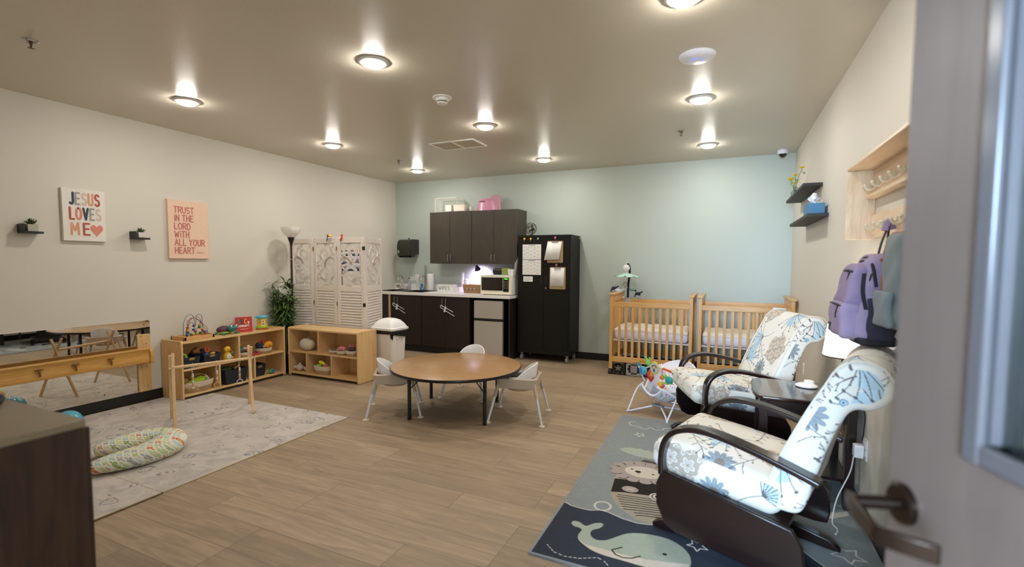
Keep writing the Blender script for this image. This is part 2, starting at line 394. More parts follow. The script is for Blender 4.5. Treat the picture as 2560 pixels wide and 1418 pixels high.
# smoke detector
t = thing('smoke_detector', 'white round smoke detector on the ceiling near the middle', 'smoke detector', (-2.16, 3.39, ZC))
MB().lathe([(.078, ZC), (.079, ZC-.006), (.072, ZC-.010), (.05, ZC-.011)], (-2.16, 3.39, 0), 36).build('base_plate', trim_w, t)
MB().lathe([(.052, ZC-.011), (.052, ZC-.028), (.045, ZC-.034)], (-2.16, 3.39, 0), 32).build('body', trim_w, t)
MB().lathe([(.041, ZC-.034), (.041, ZC-.041)], (-2.16, 3.39, 0), 32).build('sensor_slot', mat('dark_slot', '#4a4538'), t)
MB().lathe([(.043, ZC-.041), (.04, ZC-.052), (.02, ZC-.056), (0, ZC-.057)], (-2.16, 3.39, 0), 32).build('cap', trim_w, t)
# wireless access point
t = thing('wifi_access_point', 'large white dome disc with blue ring on ceiling', 'wifi access point', (-.215, 3.37, ZC))
MB().lathe([(.113, ZC), (.113, ZC-.006), (.105, ZC-.016), (.08, ZC-.026), (.05, ZC-.031), (.039, ZC-.032)], (-.215, 3.37, 0), 44).build('dome', mat('access_point_white', '#e9e9f4', rough=.3), t)
MB().lathe([(.039, ZC-.032), (.036, ZC-.034)], (-.215, 3.37, 0), 40).build('status_ring', mat('blue_status_light', '#5a74ff', emit='#4060ff', estr=.9), t)
MB().lathe([(.036, ZC-.034), (.02, ZC-.037), (0, ZC-.038)], (-.215, 3.37, 0), 40).build('center_cap', M['access_point_white'], t)
# sprinklers
chrome = mat('chrome', '#c9c9cc', rough=0.15, metal=1.0)
def sprinkler(x, y, label):
    t = thing('fire_sprinkler', label, 'fire sprinkler', (x, y, ZC), group='fire sprinklers on the ceiling')
    MB().lathe([(.043, ZC), (.043, ZC-.004), (.03, ZC-.012), (.024, ZC-.004)], (x, y, 0), 28).build('escutcheon', chrome, t)
    mb = MB(); mb.cyl((x, y, ZC), (x, y, ZC-.022), .011, .008); mb.tube([(x-.008, y, ZC-.02), (x-.014, y, ZC-.032), (x, y, ZC-.046)], .002); mb.tube([(x+.008, y, ZC-.02), (x+.014, y, ZC-.032), (x, y, ZC-.046)], .002)
    mb.cyl((x, y, ZC-.02), (x, y, ZC-.046), .0022); mb.build('head', mat('brass_dark', '#6b5a48', rough=.35, metal=.7), t)
    mb = MB(); mb.cyl((x, y, ZC-.046), (x, y, ZC-.048), .012)
    for k in range(8): mb.obox((x+.014*math.cos(k*PI/4), y+.014*math.sin(k*PI/4), ZC-.047), (.008, .003, .0015), Rz(k*PI/4))
    mb.build('deflector', M['brass_dark'], t)
sprinkler(-3.93, 1.53, 'fire sprinkler on the ceiling in the near left corner, closest to the doorway')
sprinkler(-.464, 5.19, 'fire sprinkler on the ceiling between the two right-hand lights farthest away')
sprinkler(-4.0, 5.22, 'fire sprinkler on the ceiling in the far left corner over the folding screen')
# air vent
t = thing('ceiling_vent', 'flat white two panel air vent grille on the ceiling', 'air vent', (-2.84, 4.79, ZC))
mb = MB()
for a in ((-3.125, 4.62, -2.555, 4.64), (-3.125, 4.94, -2.555, 4.96), (-3.125, 4.64, -3.105, 4.94), (-2.575, 4.64, -2.555, 4.94), (-2.85, 4.64, -2.83, 4.94)): mb.box(a[0], a[1], ZC-.01, a[2], a[3], ZC)
mb.build('frame', trim_w, t)
vm = mat('vent_mesh', '#cdc4b3', rough=.7)
for x0 in (-3.105, -2.83):
    mb = MB(); mb.box(x0, 4.64, ZC-.003, x0+.255, 4.94, ZC)
    for k in range(20): mb.box(x0, 4.645+k*.0148, ZC-.005, x0+.255, 4.654+k*.0148, ZC-.003)
    mb.build('grille', vm, t)
# security camera
t = thing('security_camera', 'white dome security camera with dark lens in the ceiling corner', 'security camera', (.56, 6.5, ZC))
MB().lathe([(.052, ZC), (.056, ZC-.01), (.056, ZC-.035), (.050, ZC-.045), (.042, ZC-.048)], (.56, 6.5, 0), 32).build('housing', mat('camera_white', '#e6e6ee', rough=.3), t)
MB().lathe([(.041, ZC-.046), (.04, ZC-.055), (.033, ZC-.072), (.018, ZC-.085), (0, ZC-.089)], (.56, 6.5, 0), 32).build('dome', mat('smoked_dome', '#1a1a18', rough=.08, coat=.5), t)
# ---------------------------------------------------------------- kitchenette on the back wall
dk = wood('dark_laminate', '#1e1612', '#2c221b', 'z', rough=.42, scale=5, stretch=18)
dk2 = wood('brown_laminate', '#38322a', '#494135', 'z', rough=.42, scale=5, stretch=18)
steel = mat('brushed_steel', '#b9b6b0', rough=.28, metal=1.0)
blackp = mat('black_plastic', '#161616', rough=.4)
blackm = mat('matte_black', '#0d0d0d', rough=.7)
whitep = mat('white_plastic', '#efeeec', rough=.35)
def bar_handle(par, x, y, z0, z1, out=.03, r=.005, m=None):
    MB().tube([(x, y, z0), (x, y-out*.8, z0+.004), (x, y-out, z0+.018), (x, y-out, z1-.018), (x, y-out*.8, z1-.004), (x, y, z1)], r, 8).build('handle', m or steel, par)
# base cabinets
FY = 6.10
def base_cabinet(x0, x1, doors, label, gx):
    t = thing('base_cabinet', label, 'cabinet', ((x0+x1)/2, (FY+YB)/2, 0), group='dark base cabinets under the white counter')
    mb = MB(); mb.box(x0, FY+.02, .105, x1, YB-.012, .885); mb.box(x0+.001, FY+.06, 0, x1-.001, YB-.012, .105); mb.build('body', dk, t, bevel=.001)
    MB().box(x0, FY+.05, 0, x1, FY+.058, .1).build('toe_kick', black_v, t)
    for a, b_ in doors:
        d = MB().box(a+.002, FY, .11, b_-.002, FY+.019, .878).build('door', dk, t, bevel=.0015)
        hx = b_-.03 if abs(b_-gx) < .01 else a+.03
        bar_handle(d, hx, FY, .73, .85)
    return t
base_cabinet(-5.215, -4.275, [(-5.19, -4.735), (-4.735, -4.277)], 'dark wood base cabinet under the sink, beside the folding screen, with a white child lock', -4.735)
base_cabinet(-4.273, -3.425, [(-4.271, -3.85), (-3.85, -3.427)], 'dark wood base cabinet beside the small refrigerator, with a white child lock', -3.85)
t = thing('cabinet_end_panel', 'dark wood end panel closing the counter to the right of the small refrigerator', 'panel', (-2.80, 6.4, 0))
MB().box(-2.795, FY, 0, -2.772, YB-.012, .885).build('panel', dk, t, bevel=.001); MB().box(-2.89, FY+.3, 0, -2.795, FY+.32, .885).build('filler', dk, t)
t = MB().box(-4.872, FY-.036, 0, -4.852, FY-.004, .884).build('wood_post', wood('pale_pine', '#c2a178', '#d8ba92', 'z', rough=.6), None, bevel=.001)
tag(t, 'thin pale wood strip standing at the left front edge of the dark base cabinets', 'wood post')
# countertop with backsplash, two sinks
white_q = mat('white_laminate', '#f2efe9', rough=.3, var=.01)
t = thing('countertop', 'white laminate countertop running over the dark base cabinets', 'countertop', (-3.99, 6.4, .885))
mb = MB(); X0, X1 = -5.225, -2.765
holes = [(-5.16, -4.88), (-4.70, -4.36)]; ys = (6.07, 6.20, 6.55, YB-.012)
xs = [X0, -5.16, -4.88, -4.70, -4.36, X1]
for i in range(5):
    for j in range(3):
        if j == 1 and i in (1, 3): continue
        mb.box(xs[i], ys[j], .886, xs[i+1], ys[j+1], .925)
mb.build('slab', white_q, t)
MB().box(X0, YB-.032, .925, X1, YB-.012, 1.03).build('backsplash', white_q, t, bevel=.002)
sinkm = mat('sink_steel', '#8f8a82', rough=.3, metal=.9)
mb = MB(); mb.box(-5.20, 6.16, .925, -4.30, 6.20, .930); mb.box(-5.20, 6.55, .925, -4.30, 6.66, .930)
for a, b_ in ((-5.20, -5.16), (-4.88, -4.70), (-4.36, -4.30)): mb.box(a, 6.20, .925, b_, 6.55, .930)
for a, b_ in holes:
    mb.box(a, 6.20, .76, b_, 6.55, .765); mb.box(a-.003, 6.2, .76, a, 6.55, .93); mb.box(b_, 6.2, .76, b_+.003, 6.55, .93); mb.box(a, 6.197, .76, b_, 6.2, .93); mb.box(a, 6.55, .76, b_, 6.553, .93)
sk = mb.build('sink', sinkm, t)
def faucet(x, label):
    t = thing('faucet', label, 'faucet', (x, 6.60, .930), group='chrome faucets at the sinks')
    MB().obox((x, 6.60, .936), (.17, .045, .012)).build('base_plate', chrome, t, bevel=.004)
    MB().tube(smooth_path([(x, 6.60, .94), (x, 6.60, 1.06), (x, 6.59, 1.13), (x, 6.54, 1.17), (x, 6.48, 1.15), (x, 6.46, 1.10)], 5), .010, 12).build('spout', chrome, t)
    for s_ in (-1, 1):
        mb = MB(); mb.cyl((x+s_*.065, 6.60, .94), (x+s_*.065, 6.60, .975), .014, .011); mb.obox((x+s_*.075, 6.59, .985), (.06, .014, .01), Rz(-.3*s_)); mb.build('tap_lever', chrome, t)
faucet(-4.99, 'chrome gooseneck faucet nearest the folding screen')
faucet(-4.53, 'chrome gooseneck faucet in front of the white paper towel roll')
# child locks (cabinet slide locks)
lockm = mat('lock_plastic', '#ddd6d6', rough=.4)
for x, lb in ((-4.735, 'white sliding child lock on the sink cabinet handles, left one'), (-3.85, 'white sliding child lock on the cabinet handles beside the small refrigerator')):
    t = thing('cabinet_lock', lb, 'child lock', (x, FY-.04, .74), group='white child locks on the cabinet handles')
    y = FY-.043; mb = MB(); f = lambda a, z: (x+a, y, z)
    mb.tube(smooth_path([f(.17, .66), f(-.02, .745), f(-.045, .75), f(-.045, .725), f(-.03, .71), f(.19, .60)], 6), .0045, 8); mb.build('shackle', lockm, t)
    MB().tube([f(.035, .735), f(.03, .68), f(.022, .655)], [.016, .013, .018], 10, sy=.6).build('slider', lockm, t)
# upper cabinets
UY = 6.37
def upper(x0, x1, xm, label):
    t = thing('wall_cabinet', label, 'cabinet', ((x0+x1)/2, (UY+YB)/2, 1.375), group='dark wall cabinets above the counter')
    MB().box(x0, UY+.02, 1.375, x1, YB, 2.177).build('body', dk2, t, bevel=.001)
    for a, b_ in ((x0, xm), (xm, x1)):
        d = MB().box(a+.002, UY, 1.377, b_-.002, UY+.019, 2.175).build('door', dk2, t, bevel=.0015)
        bar_handle(d, b_-.025 if b_ == xm else a+.025, UY, 1.41, 1.515)
    return t
upper(-4.293, -3.545, -3.925, 'brown wood wall cabinet above the sink, left of the pair')
upper(-3.541, -2.785, -3.17, 'brown wood wall cabinet above the microwave, right of the pair')
# mini fridge
t = thing('refrigerator', 'small silver two door refrigerator under the counter', 'refrigerator', (-3.13, 6.4, 0))
fx0, fx1 = -3.365, -2.895
mb = MB(); mb.box(fx0, 6.16, .03, fx1, 6.66, .852); mb.build('body', blackp, t, bevel=.004)
for a, b_ in ((fx0+.04, 6.2), (fx1-.04, 6.2), (fx0+.04, 6.6), (fx1-.04, 6.6)): MB().cyl((a, b_, 0), (a, b_, .032), .018).build('foot', blackp, t)
silver = mat('silver_fridge_steel', '#bab3a8', rough=.35, metal=.12)
MB().box(fx0+.004, 6.118, .585, fx1-.004, 6.158, .845).build('freezer_door', silver, t, bevel=.004)
MB().box(fx0+.004, 6.118, .045, fx1-.004, 6.158, .548).build('fridge_door', silver, t, bevel=.004)
MB().box(fx0+.004, 6.114, .55, fx1-.004, 6.158, .583).build('handle_strip', blackp, t, bevel=.004)
# microwave
t = thing('microwave', 'cream and white microwave oven with black door on the counter', 'microwave', (-3.04, 6.35, .925))
mx0, mx1, my, mz0, mz1 = -3.287, -2.79, 6.18, .937, 1.212
cream_p = mat('cream_plastic', '#efe6cc', rough=.35)
MB().box(mx0, my+.02, mz0, mx1, my+.37, mz1).build('body', whitep, t, bevel=.006)
for a, b_ in ((mx0+.04, my+.05), (mx1-.04, my+.05), (mx0+.04, my+.33), (mx1-.04, my+.33)): MB().cyl((a, b_, .925), (a, b_, .938), .014).build('foot', blackp, t)
MB().box(mx0, my, mz0, mx1, my+.02, mz1).build('front_frame', cream_p, t, bevel=.004)
d = MB().box(mx0+.02, my-.006, mz0+.055, mx1-.135, my, mz1-.03).build('door', mat('black_glass', '#0c0b0a', rough=.08, coat=.6), t, bevel=.003)
MB().box(mx0+.065, my-.008, mz0+.075, mx1-.185, my-.006, mz1-.05).build('window', mat('microwave_window', '#2c241d', rough=.12), d)
cp = MB().box(mx1-.128, my-.006, mz0+.04, mx1-.04, my, mz1-.03).build('control_panel', M['black_glass'], t, bevel=.003)
MB().box(mx1-.11, my-.008, mz1-.058, mx1-.055, my-.006, mz1-.04).build('display', mat('green_display', '#28401c', emit='#58c83c', estr=.6), cp)
mb = MB()
for r_ in range(6):
    for c_ in range(3): mb.disc(mx1-.108+c_*.026, mz1-.085-r_*.02, .007, .005, PY(my-.0065), mi=0, n=8)
mb.build('button', mat('button_grey', '#8d867e', rough=.5), cp, smooth=False)
# things on the microwave
t = thing('radio', 'black rounded speaker radio on top of the microwave', 'radio', (-3.10, 6.38, 1.213))
P_, F_, V_ = round_box((-3.075, 6.40, 1.262), (.22, .10, .098), .035, 16); MB().add(P_, F_).build('body', blackp, t)
t = MB().box(-2.985, 6.27, 1.2175, -2.875, 6.36, 1.315).build('tissue_cube', mat('olive_green_card', '#8f9a4e', rough=.7), None, bevel=.002); tag(t, 'olive green cube box on the microwave', 'box')
t = MB().box(-3.12, 6.22, 1.2125, -2.85, 6.40, 1.2172).build('folder', mat('pale_blue_card', '#b9cbd8', rough=.6), None); tag(t, 'pale blue folder lying flat on the microwave', 'folder')
t = thing('white_container', 'small white square tub with writing on the microwave, right of the green box', 'container', (-2.835, 6.3, 1.213))
cm = MB(); cm.obox((-2.838, 6.30, 1.258), (.075, .075, .085), taper=1.25); cm = cm.build('tub', whitep, t, bevel=.003)
mb = MB(); text(mb, 'LIST', -2.862, 1.262, .012, .003, PY(6.257)); mb.build('lettering', mat('grey_ink', '#6b6b6b'), t, smooth=False)
t = thing('paper_stack', 'sheaf of papers leaning upright between the microwave and the tall black cabinet', 'papers', (-2.765, 6.3, 1.213))
for k in range(3): MB().obox((-2.772+k*.009, 6.31+.015*k, 1.31+.02*k), (.003, .13, .19+.03*k), Ry(.08+.05*k)).build('sheet', mat('paper_grey', '#c9c6c2', rough=.7), t)
# counter objects
clear = mat('clear_plastic', '#e8eef0', rough=.12, alpha=.35); 
def bottle(name, label, cat, x, y, prof, m, capprof=None, cm_=None, z=.925, extra=None):
    t = thing(name, label, cat, (x, y, z)); MB().lathe([(r, z+h) for r, h in prof], (x, y, 0), 20).build('body', m, t)
    if capprof: MB().lathe([(r, z+h) for r, h in capprof], (x, y, 0), 16).build('cap', cm_ or whitep, t)
    if extra: extra(t)
    return t
def trig(x, y, z, m):
    def f(t):
        mb = MB(); mb.obox((x-.012, y, z+.035), (.075, .022, .028)); mb.obox((x-.048, y, z+.033), (.012, .014, .014)); mb.obox((x-.03, y, z+.008), (.012, .014, .04), Ry(.5)); mb.cyl((x, y, z-.01), (x, y, z+.025), .012); mb.build('trigger', m, t, bevel=.002)
    return f
bottle('spray_bottle', 'clear spray bottle with white trigger beside the sink', 'spray bottle', -4.70, 6.62, [(.032, .007), (.034, .02), (.034, .14), (.018, .19), (.012, .21)], clear, extra=trig(-4.70, 6.62, 1.14, whitep))
bottle('soap_dispenser', 'squat white and cream foam soap bottle at the far left faucet', 'soap bottle', -5.04, 6.655, [(.024, .006), (.025, .02), (.024, .10), (.012, .12)], cream_p, [(.02, .12), (.03, .135), (.03, .15), (.006, .16)], whitep)
bottle('soap_bottle', 'slim grey pump bottle with dark nozzle by the left faucet', 'soap bottle', -4.905, 6.65, [(.022, .006), (.024, .02), (.023, .13), (.01, .15), (.006, .19)], mat('grey_translucent', '#a9a9b4', rough=.2), [(.009, .19), (.009, .205)], blackp)
bottle('dish_soap', 'short curvy blue dish soap bottle between the two faucets', 'dish soap', -4.625, 6.62, [(.034, .006), (.036, .03), (.024, .055), (.018, .07), (.026, .085), (.024, .105), (.01, .115)], mat('blue_soap', '#2f86bd', rough=.15, coat=.4))
bottle('paper_towel_roll', 'tall white paper towel roll standing on its holder on the counter', 'paper towels', -4.435, 6.60, [(.06, .012), (.062, .02), (.062, .27), (.055, .278), (.012, .28)], mat('paper_white', '#f2efee', rough=.9), [(.007, .28), (.007, .295), (.011, .30), (.008, .31)], chrome)
bottle('baby_bottle', 'white bottle with narrow cap on the counter left of the wicker basket', 'bottle', -3.86, 6.655, [(.028, .001), (.030, .02), (.030, .19), (.022, .215), (.018, .235)], whitep, [(.022, .235), (.022, .30), (.018, .31)], whitep)
t = MB().obox((-3.79, 6.66, 1.03), (.06, .05, .21)).build('wipes_canister', whitep, None, bevel=.012); tag(t, 'white upright pack beside the narrow capped bottle on the counter', 'wipes pack')
t = thing('wipes_box', 'long white box with the word WIPES on the counter', 'wipes box', (-4.12, 6.55, .925))
MB().obox((-4.10, 6.57, .985), (.30, .11, .118)).build('body', whitep, t, bevel=.006); mb = MB(); text(mb, 'WIPES', -4.225, .955, .055, .007, PY(6.5145), gap=.3); mb.build('lettering', mat('grey_ink', '#7b7b7b'), t, smooth=False)
t = MB().obox((-3.90, 6.58, .965), (.10, .09, .08)).build('soap_dish', whitep, None, bevel=.008); tag(t, 'small plain white box right of the WIPES box', 'box')
t = thing('wicker_basket', 'brown wicker basket with letter beads on the counter beside the microwave', 'basket', (-3.57, 6.5, .925))
wick = mat('wicker', '#a8835c', rough=.8, var=.25, scale=90, bump=.8, bscale=120)
mb = MB()
for k in range(9):
    z = .932+k*.0145; s_ = 1+k*.018; mb.tube([(-3.57+.135*s_*sx*1.0, 6.50+.085*s_*sy_, z) for sx, sy_ in ((-1,-.8),(-.85,-1),(.85,-1),(1,-.8),(1,.8),(.85,1),(-.85,1),(-1,.8))], .0085, 6, closed=True)
mb.box(-3.70, 6.42, .926, -3.44, 6.58, .934); mb.build('weave', wick, t)
mb = MB(); cols = []
for k in range(9): mb.sph((-3.655+k*.021, 6.398, .985+.004*math.sin(k*2)), .0085, 8, k % 3)
mb.build('bead', [mat('bead_lilac', '#8a6f9a'), mat('bead_white', '#e8e2da'), mat('bead_navy', '#2a2f55')], t)
t = thing('snack_jar', 'small dark red jar tucked between wicker basket and microwave', 'jar', (-3.355, 6.45, .925))
MB().lathe([(.03, .926), (.033, .94), (.033, .985), (.028, .995)], (-3.352, 6.47, 0), 18).build('body', mat('dark_red_jar', '#7c2030', rough=.25), t); MB().lathe([(.031, .995), (.031, 1.02), (.02, 1.022)], (-3.352, 6.47, 0), 18).build('lid', mat('pink_lid', '#d88a80'), t)
# desk lamp with gooseneck
t = thing('clip_lamp', 'small gooseneck lamp with dark cone head glowing lilac on the wall under the cabinets', 'lamp', (-3.40, 6.60, .925))
MB().lathe([(.05, .925), (.05, .94), (.02, .95)], (-3.40, 6.60, 0), 20).build('base', blackp, t)
MB().tube(smooth_path([(-3.40, 6.60, .94), (-3.36, 6.60, 1.10), (-3.37, 6.59, 1.20), (-3.42, 6.585, 1.25), (-3.50, 6.58, 1.265), (-3.545, 6.575, 1.30)], 6), .005, 8).build('gooseneck', steel, t)
Rl = Vector((.0, .55, -.8)).to_track_quat('Z', 'Y').to_matrix()
MB().lathe([(.010, -.045), (.022, -.03), (.024, -.012), (.034, 0), (.050, .035), (.047, .035), (.032, .002)], (-3.555, 6.575, 1.315), 24, R=Rl).build('lamp_head', mat('dark_purple_metal', '#2b2230', rough=.3), t)
area = bpy.data.lights.new('clip_lamp_bulb', 'SPOT'); area.energy = 7; area.color = (.74, .56, 1.0); area.spot_size = math.radians(170); area.spot_blend = 1; area.shadow_soft_size = .04
lo = bpy.data.objects.new('clip_lamp_bulb', area); COL.objects.link(lo); lo.location = (-3.555, 6.595, 1.255); lo.rotation_euler = Vector((.0, .75, -.75)).to_track_quat('-Z', 'Y').to_euler()
# notice and outlet on the wall above the sink
t = thing('wall_notice', 'small white notice plate on the blue wall above the sink', 'notice', (-4.86, YB, 1.12))
MB().box(-4.93, YB-.004, 1.085, -4.78, YB, 1.145).build('plate', whitep, t)
mb = MB(); 
for k in range(3): mb.stroke([(-4.915, 1.13-k*.013), (-4.80-.02*(k % 2), 1.13-k*.013)], .003, PY(YB-.0045))
mb.build('lettering', M['grey_ink'], t, smooth=False)
t = MB().box(-5.20, YB-.036, .955, -5.125, YB-.0325, 1.01).build('outlet_plate', mat('grey_plate', '#8f8a86'), None); tag(t, 'small grey outlet plate in the backsplash left of the sinks', 'outlet')
t = MB().obox((-4.585, 6.66, 1.14), (.006, .05, .42), Ry(.02)).build('cutting_board', mat('grey_board', '#b3b0a6', rough=.5), None, bevel=.002); tag(t, 'thin grey board standing edge on behind the paper towel roll', 'board')
# paper towel dispenser
t = thing('towel_dispenser', 'black wall mounted paper towel dispenser on the blue wall left of the cabinets', 'towel dispenser', (-4.83, YB, 1.48))
prof = [(YB, 1.53), (YB, 1.775), (6.57, 1.775), (6.53, 1.765), (6.495, 1.735), (6.478, 1.68), (6.475, 1.64), (6.475, 1.56), (6.49, 1.50), (6.53, 1.478), (6.60, 1.478), (6.62, 1.52)]
mb = MB(); mb.ext(prof, lambda a, b_, s_: (s_, a, b_), -5.02, -4.745); mb.build('housing', mat('smoked_brown_plastic', '#1c1714', rough=.18, coat=.3), t, bevel=.008, seg=3)
MB().tube([(-4.86, 6.6, 1.772), (-4.86, 6.59, 1.80)], .009, 8).build('key_knob', blackp, t)
MB().box(-5.0, 6.50, 1.472, -4.77, 6.56, 1.485).build('outlet_slot', blackm, t)
mb = MB(); mb.disc(-4.985, 1.575, .017, .017, PY(6.4745)); mb.build('logo', mat('green_logo', '#6fbf7a'), t, smooth=False)
mb = MB(); mb.stroke([(-5.003, 1.548), (-4.965, 1.548)], .006, PY(6.4745)); mb.build('logo_lettering', mat('white_ink', '#c8ccc8'), t, smooth=False)
# on top of the wall cabinets
t = thing('wire_rack', 'white wire rack box standing on top of the wall cabinets', 'wire rack', (-4.03, 6.52, 2.177))
wire = mat('white_wire', '#e6e4da', rough=.4); mb = MB(); x0, x1, y0, y1, z0, z1 = -4.25, -3.86, 6.46, 6.68, 2.182, 2.40
for z in (z0, z1):
    mb.tube([(x0, y0, z), (x1, y0, z), (x1, y1, z), (x0, y1, z)], .004, 6, closed=True)
    for k in range(1, 12): mb.tube([(x0+(x1-x0)*k/12, y0, z), (x0+(x1-x0)*k/12, y1, z)], .002, 5)
for k in range(13):
    for y in (y0, y1): mb.tube([(x0+(x1-x0)*k/12, y, z0), (x0+(x1-x0)*k/12, y, z1)], .002 if 0 < k < 12 else .004, 5)
for k in range(1, 7):
    for x in (x0, x1): mb.tube([(x, y0+(y1-y0)*k/7, z0), (x, y0+(y1-y0)*k/7, z1)], .002, 5)
for k in range(1, 5): mb.tube([(x0, y1, z0+(z1-z0)*k/5), (x1, y1, z0+(z1-z0)*k/5)], .002, 5); mb.tube([(x1, y0, z0+(z1-z0)*k/5), (x1, y1, z0+(z1-z0)*k/5)], .002, 5)
mb.build('wires', wire, t)
def bin_(x, w_, label):
    t = thing('storage_bin', label, 'storage bin', (x, 6.44, 2.177), group='small cream bins on top of the wall cabinets')
    y = 6.43; mb = MB(); mb.obox((x, y, 2.228), (w_, .11, .10), taper=1.06); mb.build('body', mat('cream_bin', '#e8dfd2', rough=.5), t, bevel=.006)
    MB().box(x-w_*.545, y-.062, 2.272, x+w_*.545, y+.062, 2.281).build('rim', M['cream_bin'], t, bevel=.003)
bin_(-3.955, .105, 'small cream plastic bin on the wall cabinets, left one'); bin_(-3.765, .19, 'wider cream plastic bin on the wall cabinets, beside the pink potty')
t = thing('teacup', 'small white handled cup between cream bin and pink potty on the cabinets', 'cup', (-3.60, 6.45, 2.177))
MB().lathe([(.022, 2.178), (.034, 2.20), (.038, 2.245), (.035, 2.245), (.03, 2.205), (0, 2.19)], (-3.60, 6.46, 0), 20).build('bowl', whitep, t)
MB().tube(smooth_path([(-3.567, 6.46, 2.235), (-3.545, 6.46, 2.225), (-3.55, 6.46, 2.20), (-3.572, 6.46, 2.195)], 4), .004, 6).build('handle', whitep, t)
t = thing('potty_chair', 'pink plastic toddler potty chair on top of the wall cabinets', 'potty chair', (-3.33, 6.5, 2.177))
pink = mat('pink_plastic', '#d79ab2', rough=.32)
mb = MB(); mb.lathe([(.190, 2.178), (.186, 2.19), (.172, 2.25), (.158, 2.31), (.148, 2.345), (.13, 2.362), (.10, 2.355), (.095, 2.31), (.095, 2.25), (0, 2.245)], (-3.345, 6.535, 0), 36, sx=1.0, sy=.8); mb.build('base', pink, t)
mb = MB(); mb.lathe([(.095, 2.20), (.09, 2.30), (.085, 2.36), (.072, 2.405), (.045, 2.425), (0, 2.43)], (-3.255, 6.60, 0), 28, sy=.45); mb.build('backrest', pink, t)
MB().obox((-3.385, 6.40, 2.315), (.09, .012, .014), Rx(-.2)).build('handle_slot', mat('pink_dark', '#a8637c'), t, bevel=.005)
# tall black cabinet
t = thing('metal_cabinet', 'tall black metal two door storage cabinet on casters', 'cabinet', (-2.33, 6.48, 0))
cx0, cx1, cy0, cz0, cz1 = -2.722, -1.942, 6.26, .11, 1.785
bmet = mat('black_metal', '#14110e', rough=.5, spec=.25)
mb = MB(); mb.box(cx0, cy0+.02, cz0, cx1, YB-.012, cz1); mb.box(cx0, cy0, cz1-.035, cx1, cy0+.02, cz1); mb.box(cx0, cy0, cz0, cx1, cy0+.02, cz0+.05)
mb.box(cx0, cy0, cz0+.05, cx0+.022, cy0+.02, cz1-.035); mb.box(cx1-.022, cy0, cz0+.05, cx1, cy0+.02, cz1-.035); mb.build('body', bmet, t, bevel=.002)
xm = (cx0+cx1)/2
for a, b_, hx in ((cx0+.024, xm-.001, xm-.035), (xm+.001, cx1-.024, xm+.035)):
    d = MB().box(a, cy0+.002, cz0+.052, b_, cy0+.02, cz1-.037).build('door', bmet, t, bevel=.002)
    MB().box(hx-.011, cy0-.002, 1.09, hx+.011, cy0+.002, 1.21).build('handle', blackm, d, bevel=.001)
    if hx > xm: MB().cyl((hx, cy0-.008, 1.045), (hx, cy0+.002, 1.045), .012).build('lock', steel, d)
for x in (cx0+.05, cx1-.05):
    for y in (cy0+.05, YB-.08):
        c_ = MB(); c_.box(x-.03, y-.03, .102, x+.03, y+.03, .11); c_.obox((x, y+.008, .088), (.034, .018, .03)); c_ = c_.build('caster', mat('zinc', '#9a9a9a', rough=.35, metal=.9), t, bevel=.002)
        MB().cyl((x-.013, y, .040), (x+.013, y, .040), .0395, n=24).build('wheel', mat('caster_rubber', '#8e8c8a', rough=.5), c_)
# things on cabinet doors
fy = cy0-.001
paper = mat('paper', '#edebe6', rough=.8); ink = mat('dark_ink', '#3a3a3c', rough=.8)
def sheet(par, x0, z0, x1, z1, y=fy, name='sheet', tilt=0):
    return MB().box(x0, y-.0015, z0, x1, y, z1).build(name, paper, par)
t = thing('weekly_schedule', 'two stacked white chart pages on the left door of the tall black cabinet', 'chart', (-2.51, fy, 1.24))
for z0, z1, yl in ((1.445, 1.655, 0), (1.228, 1.438, 1)):
    s_ = sheet(t, -2.652, z0, -2.372, z1)
    mb = MB(); mb.stroke([(-2.56, z1-.014), (-2.46, z1-.014)], .006, PY(fy-.0017), mi=1)
    for k in range(7):
        z = z1-.035-k*.025; mb.stroke([(-2.64, z), (-2.385, z)], .0015, PY(fy-.0017), mi=(2 if yl and k % 2 else 0))
        for q in range(5):
            if (k+q) % 2 == 0 or k == 0: mb.stroke([(-2.638+q*.052, z-.008), (-2.612+q*.052, z-.008+(.01 if q == 0 else 0))], .003, PY(fy-.0017), mi=1)
    for q in range(6): mb.stroke([(-2.60+q*.043, z1-.03), (-2.60+q*.043, z0+.012)], .001, PY(fy-.0017))
    mb.build('printing', [mat('grid_grey', '#b8b8b8'), ink, mat('pale_yellow_line', '#e3dcae')], s_, smooth=False)
t = thing('note_card', 'small white note card below the charts on the tall black cabinet', 'note', (-2.57, fy, 1.12)); s_ = sheet(t, -2.638, 1.13, -2.495, 1.205)
mb = MB()
for k in range(4): mb.stroke([(-2.625, 1.19-k*.014), (-2.52-.02*(k % 2), 1.19-k*.014)], .003, PY(fy-.0017))
mb.build('printing', M['grey_ink'], s_, smooth=False)
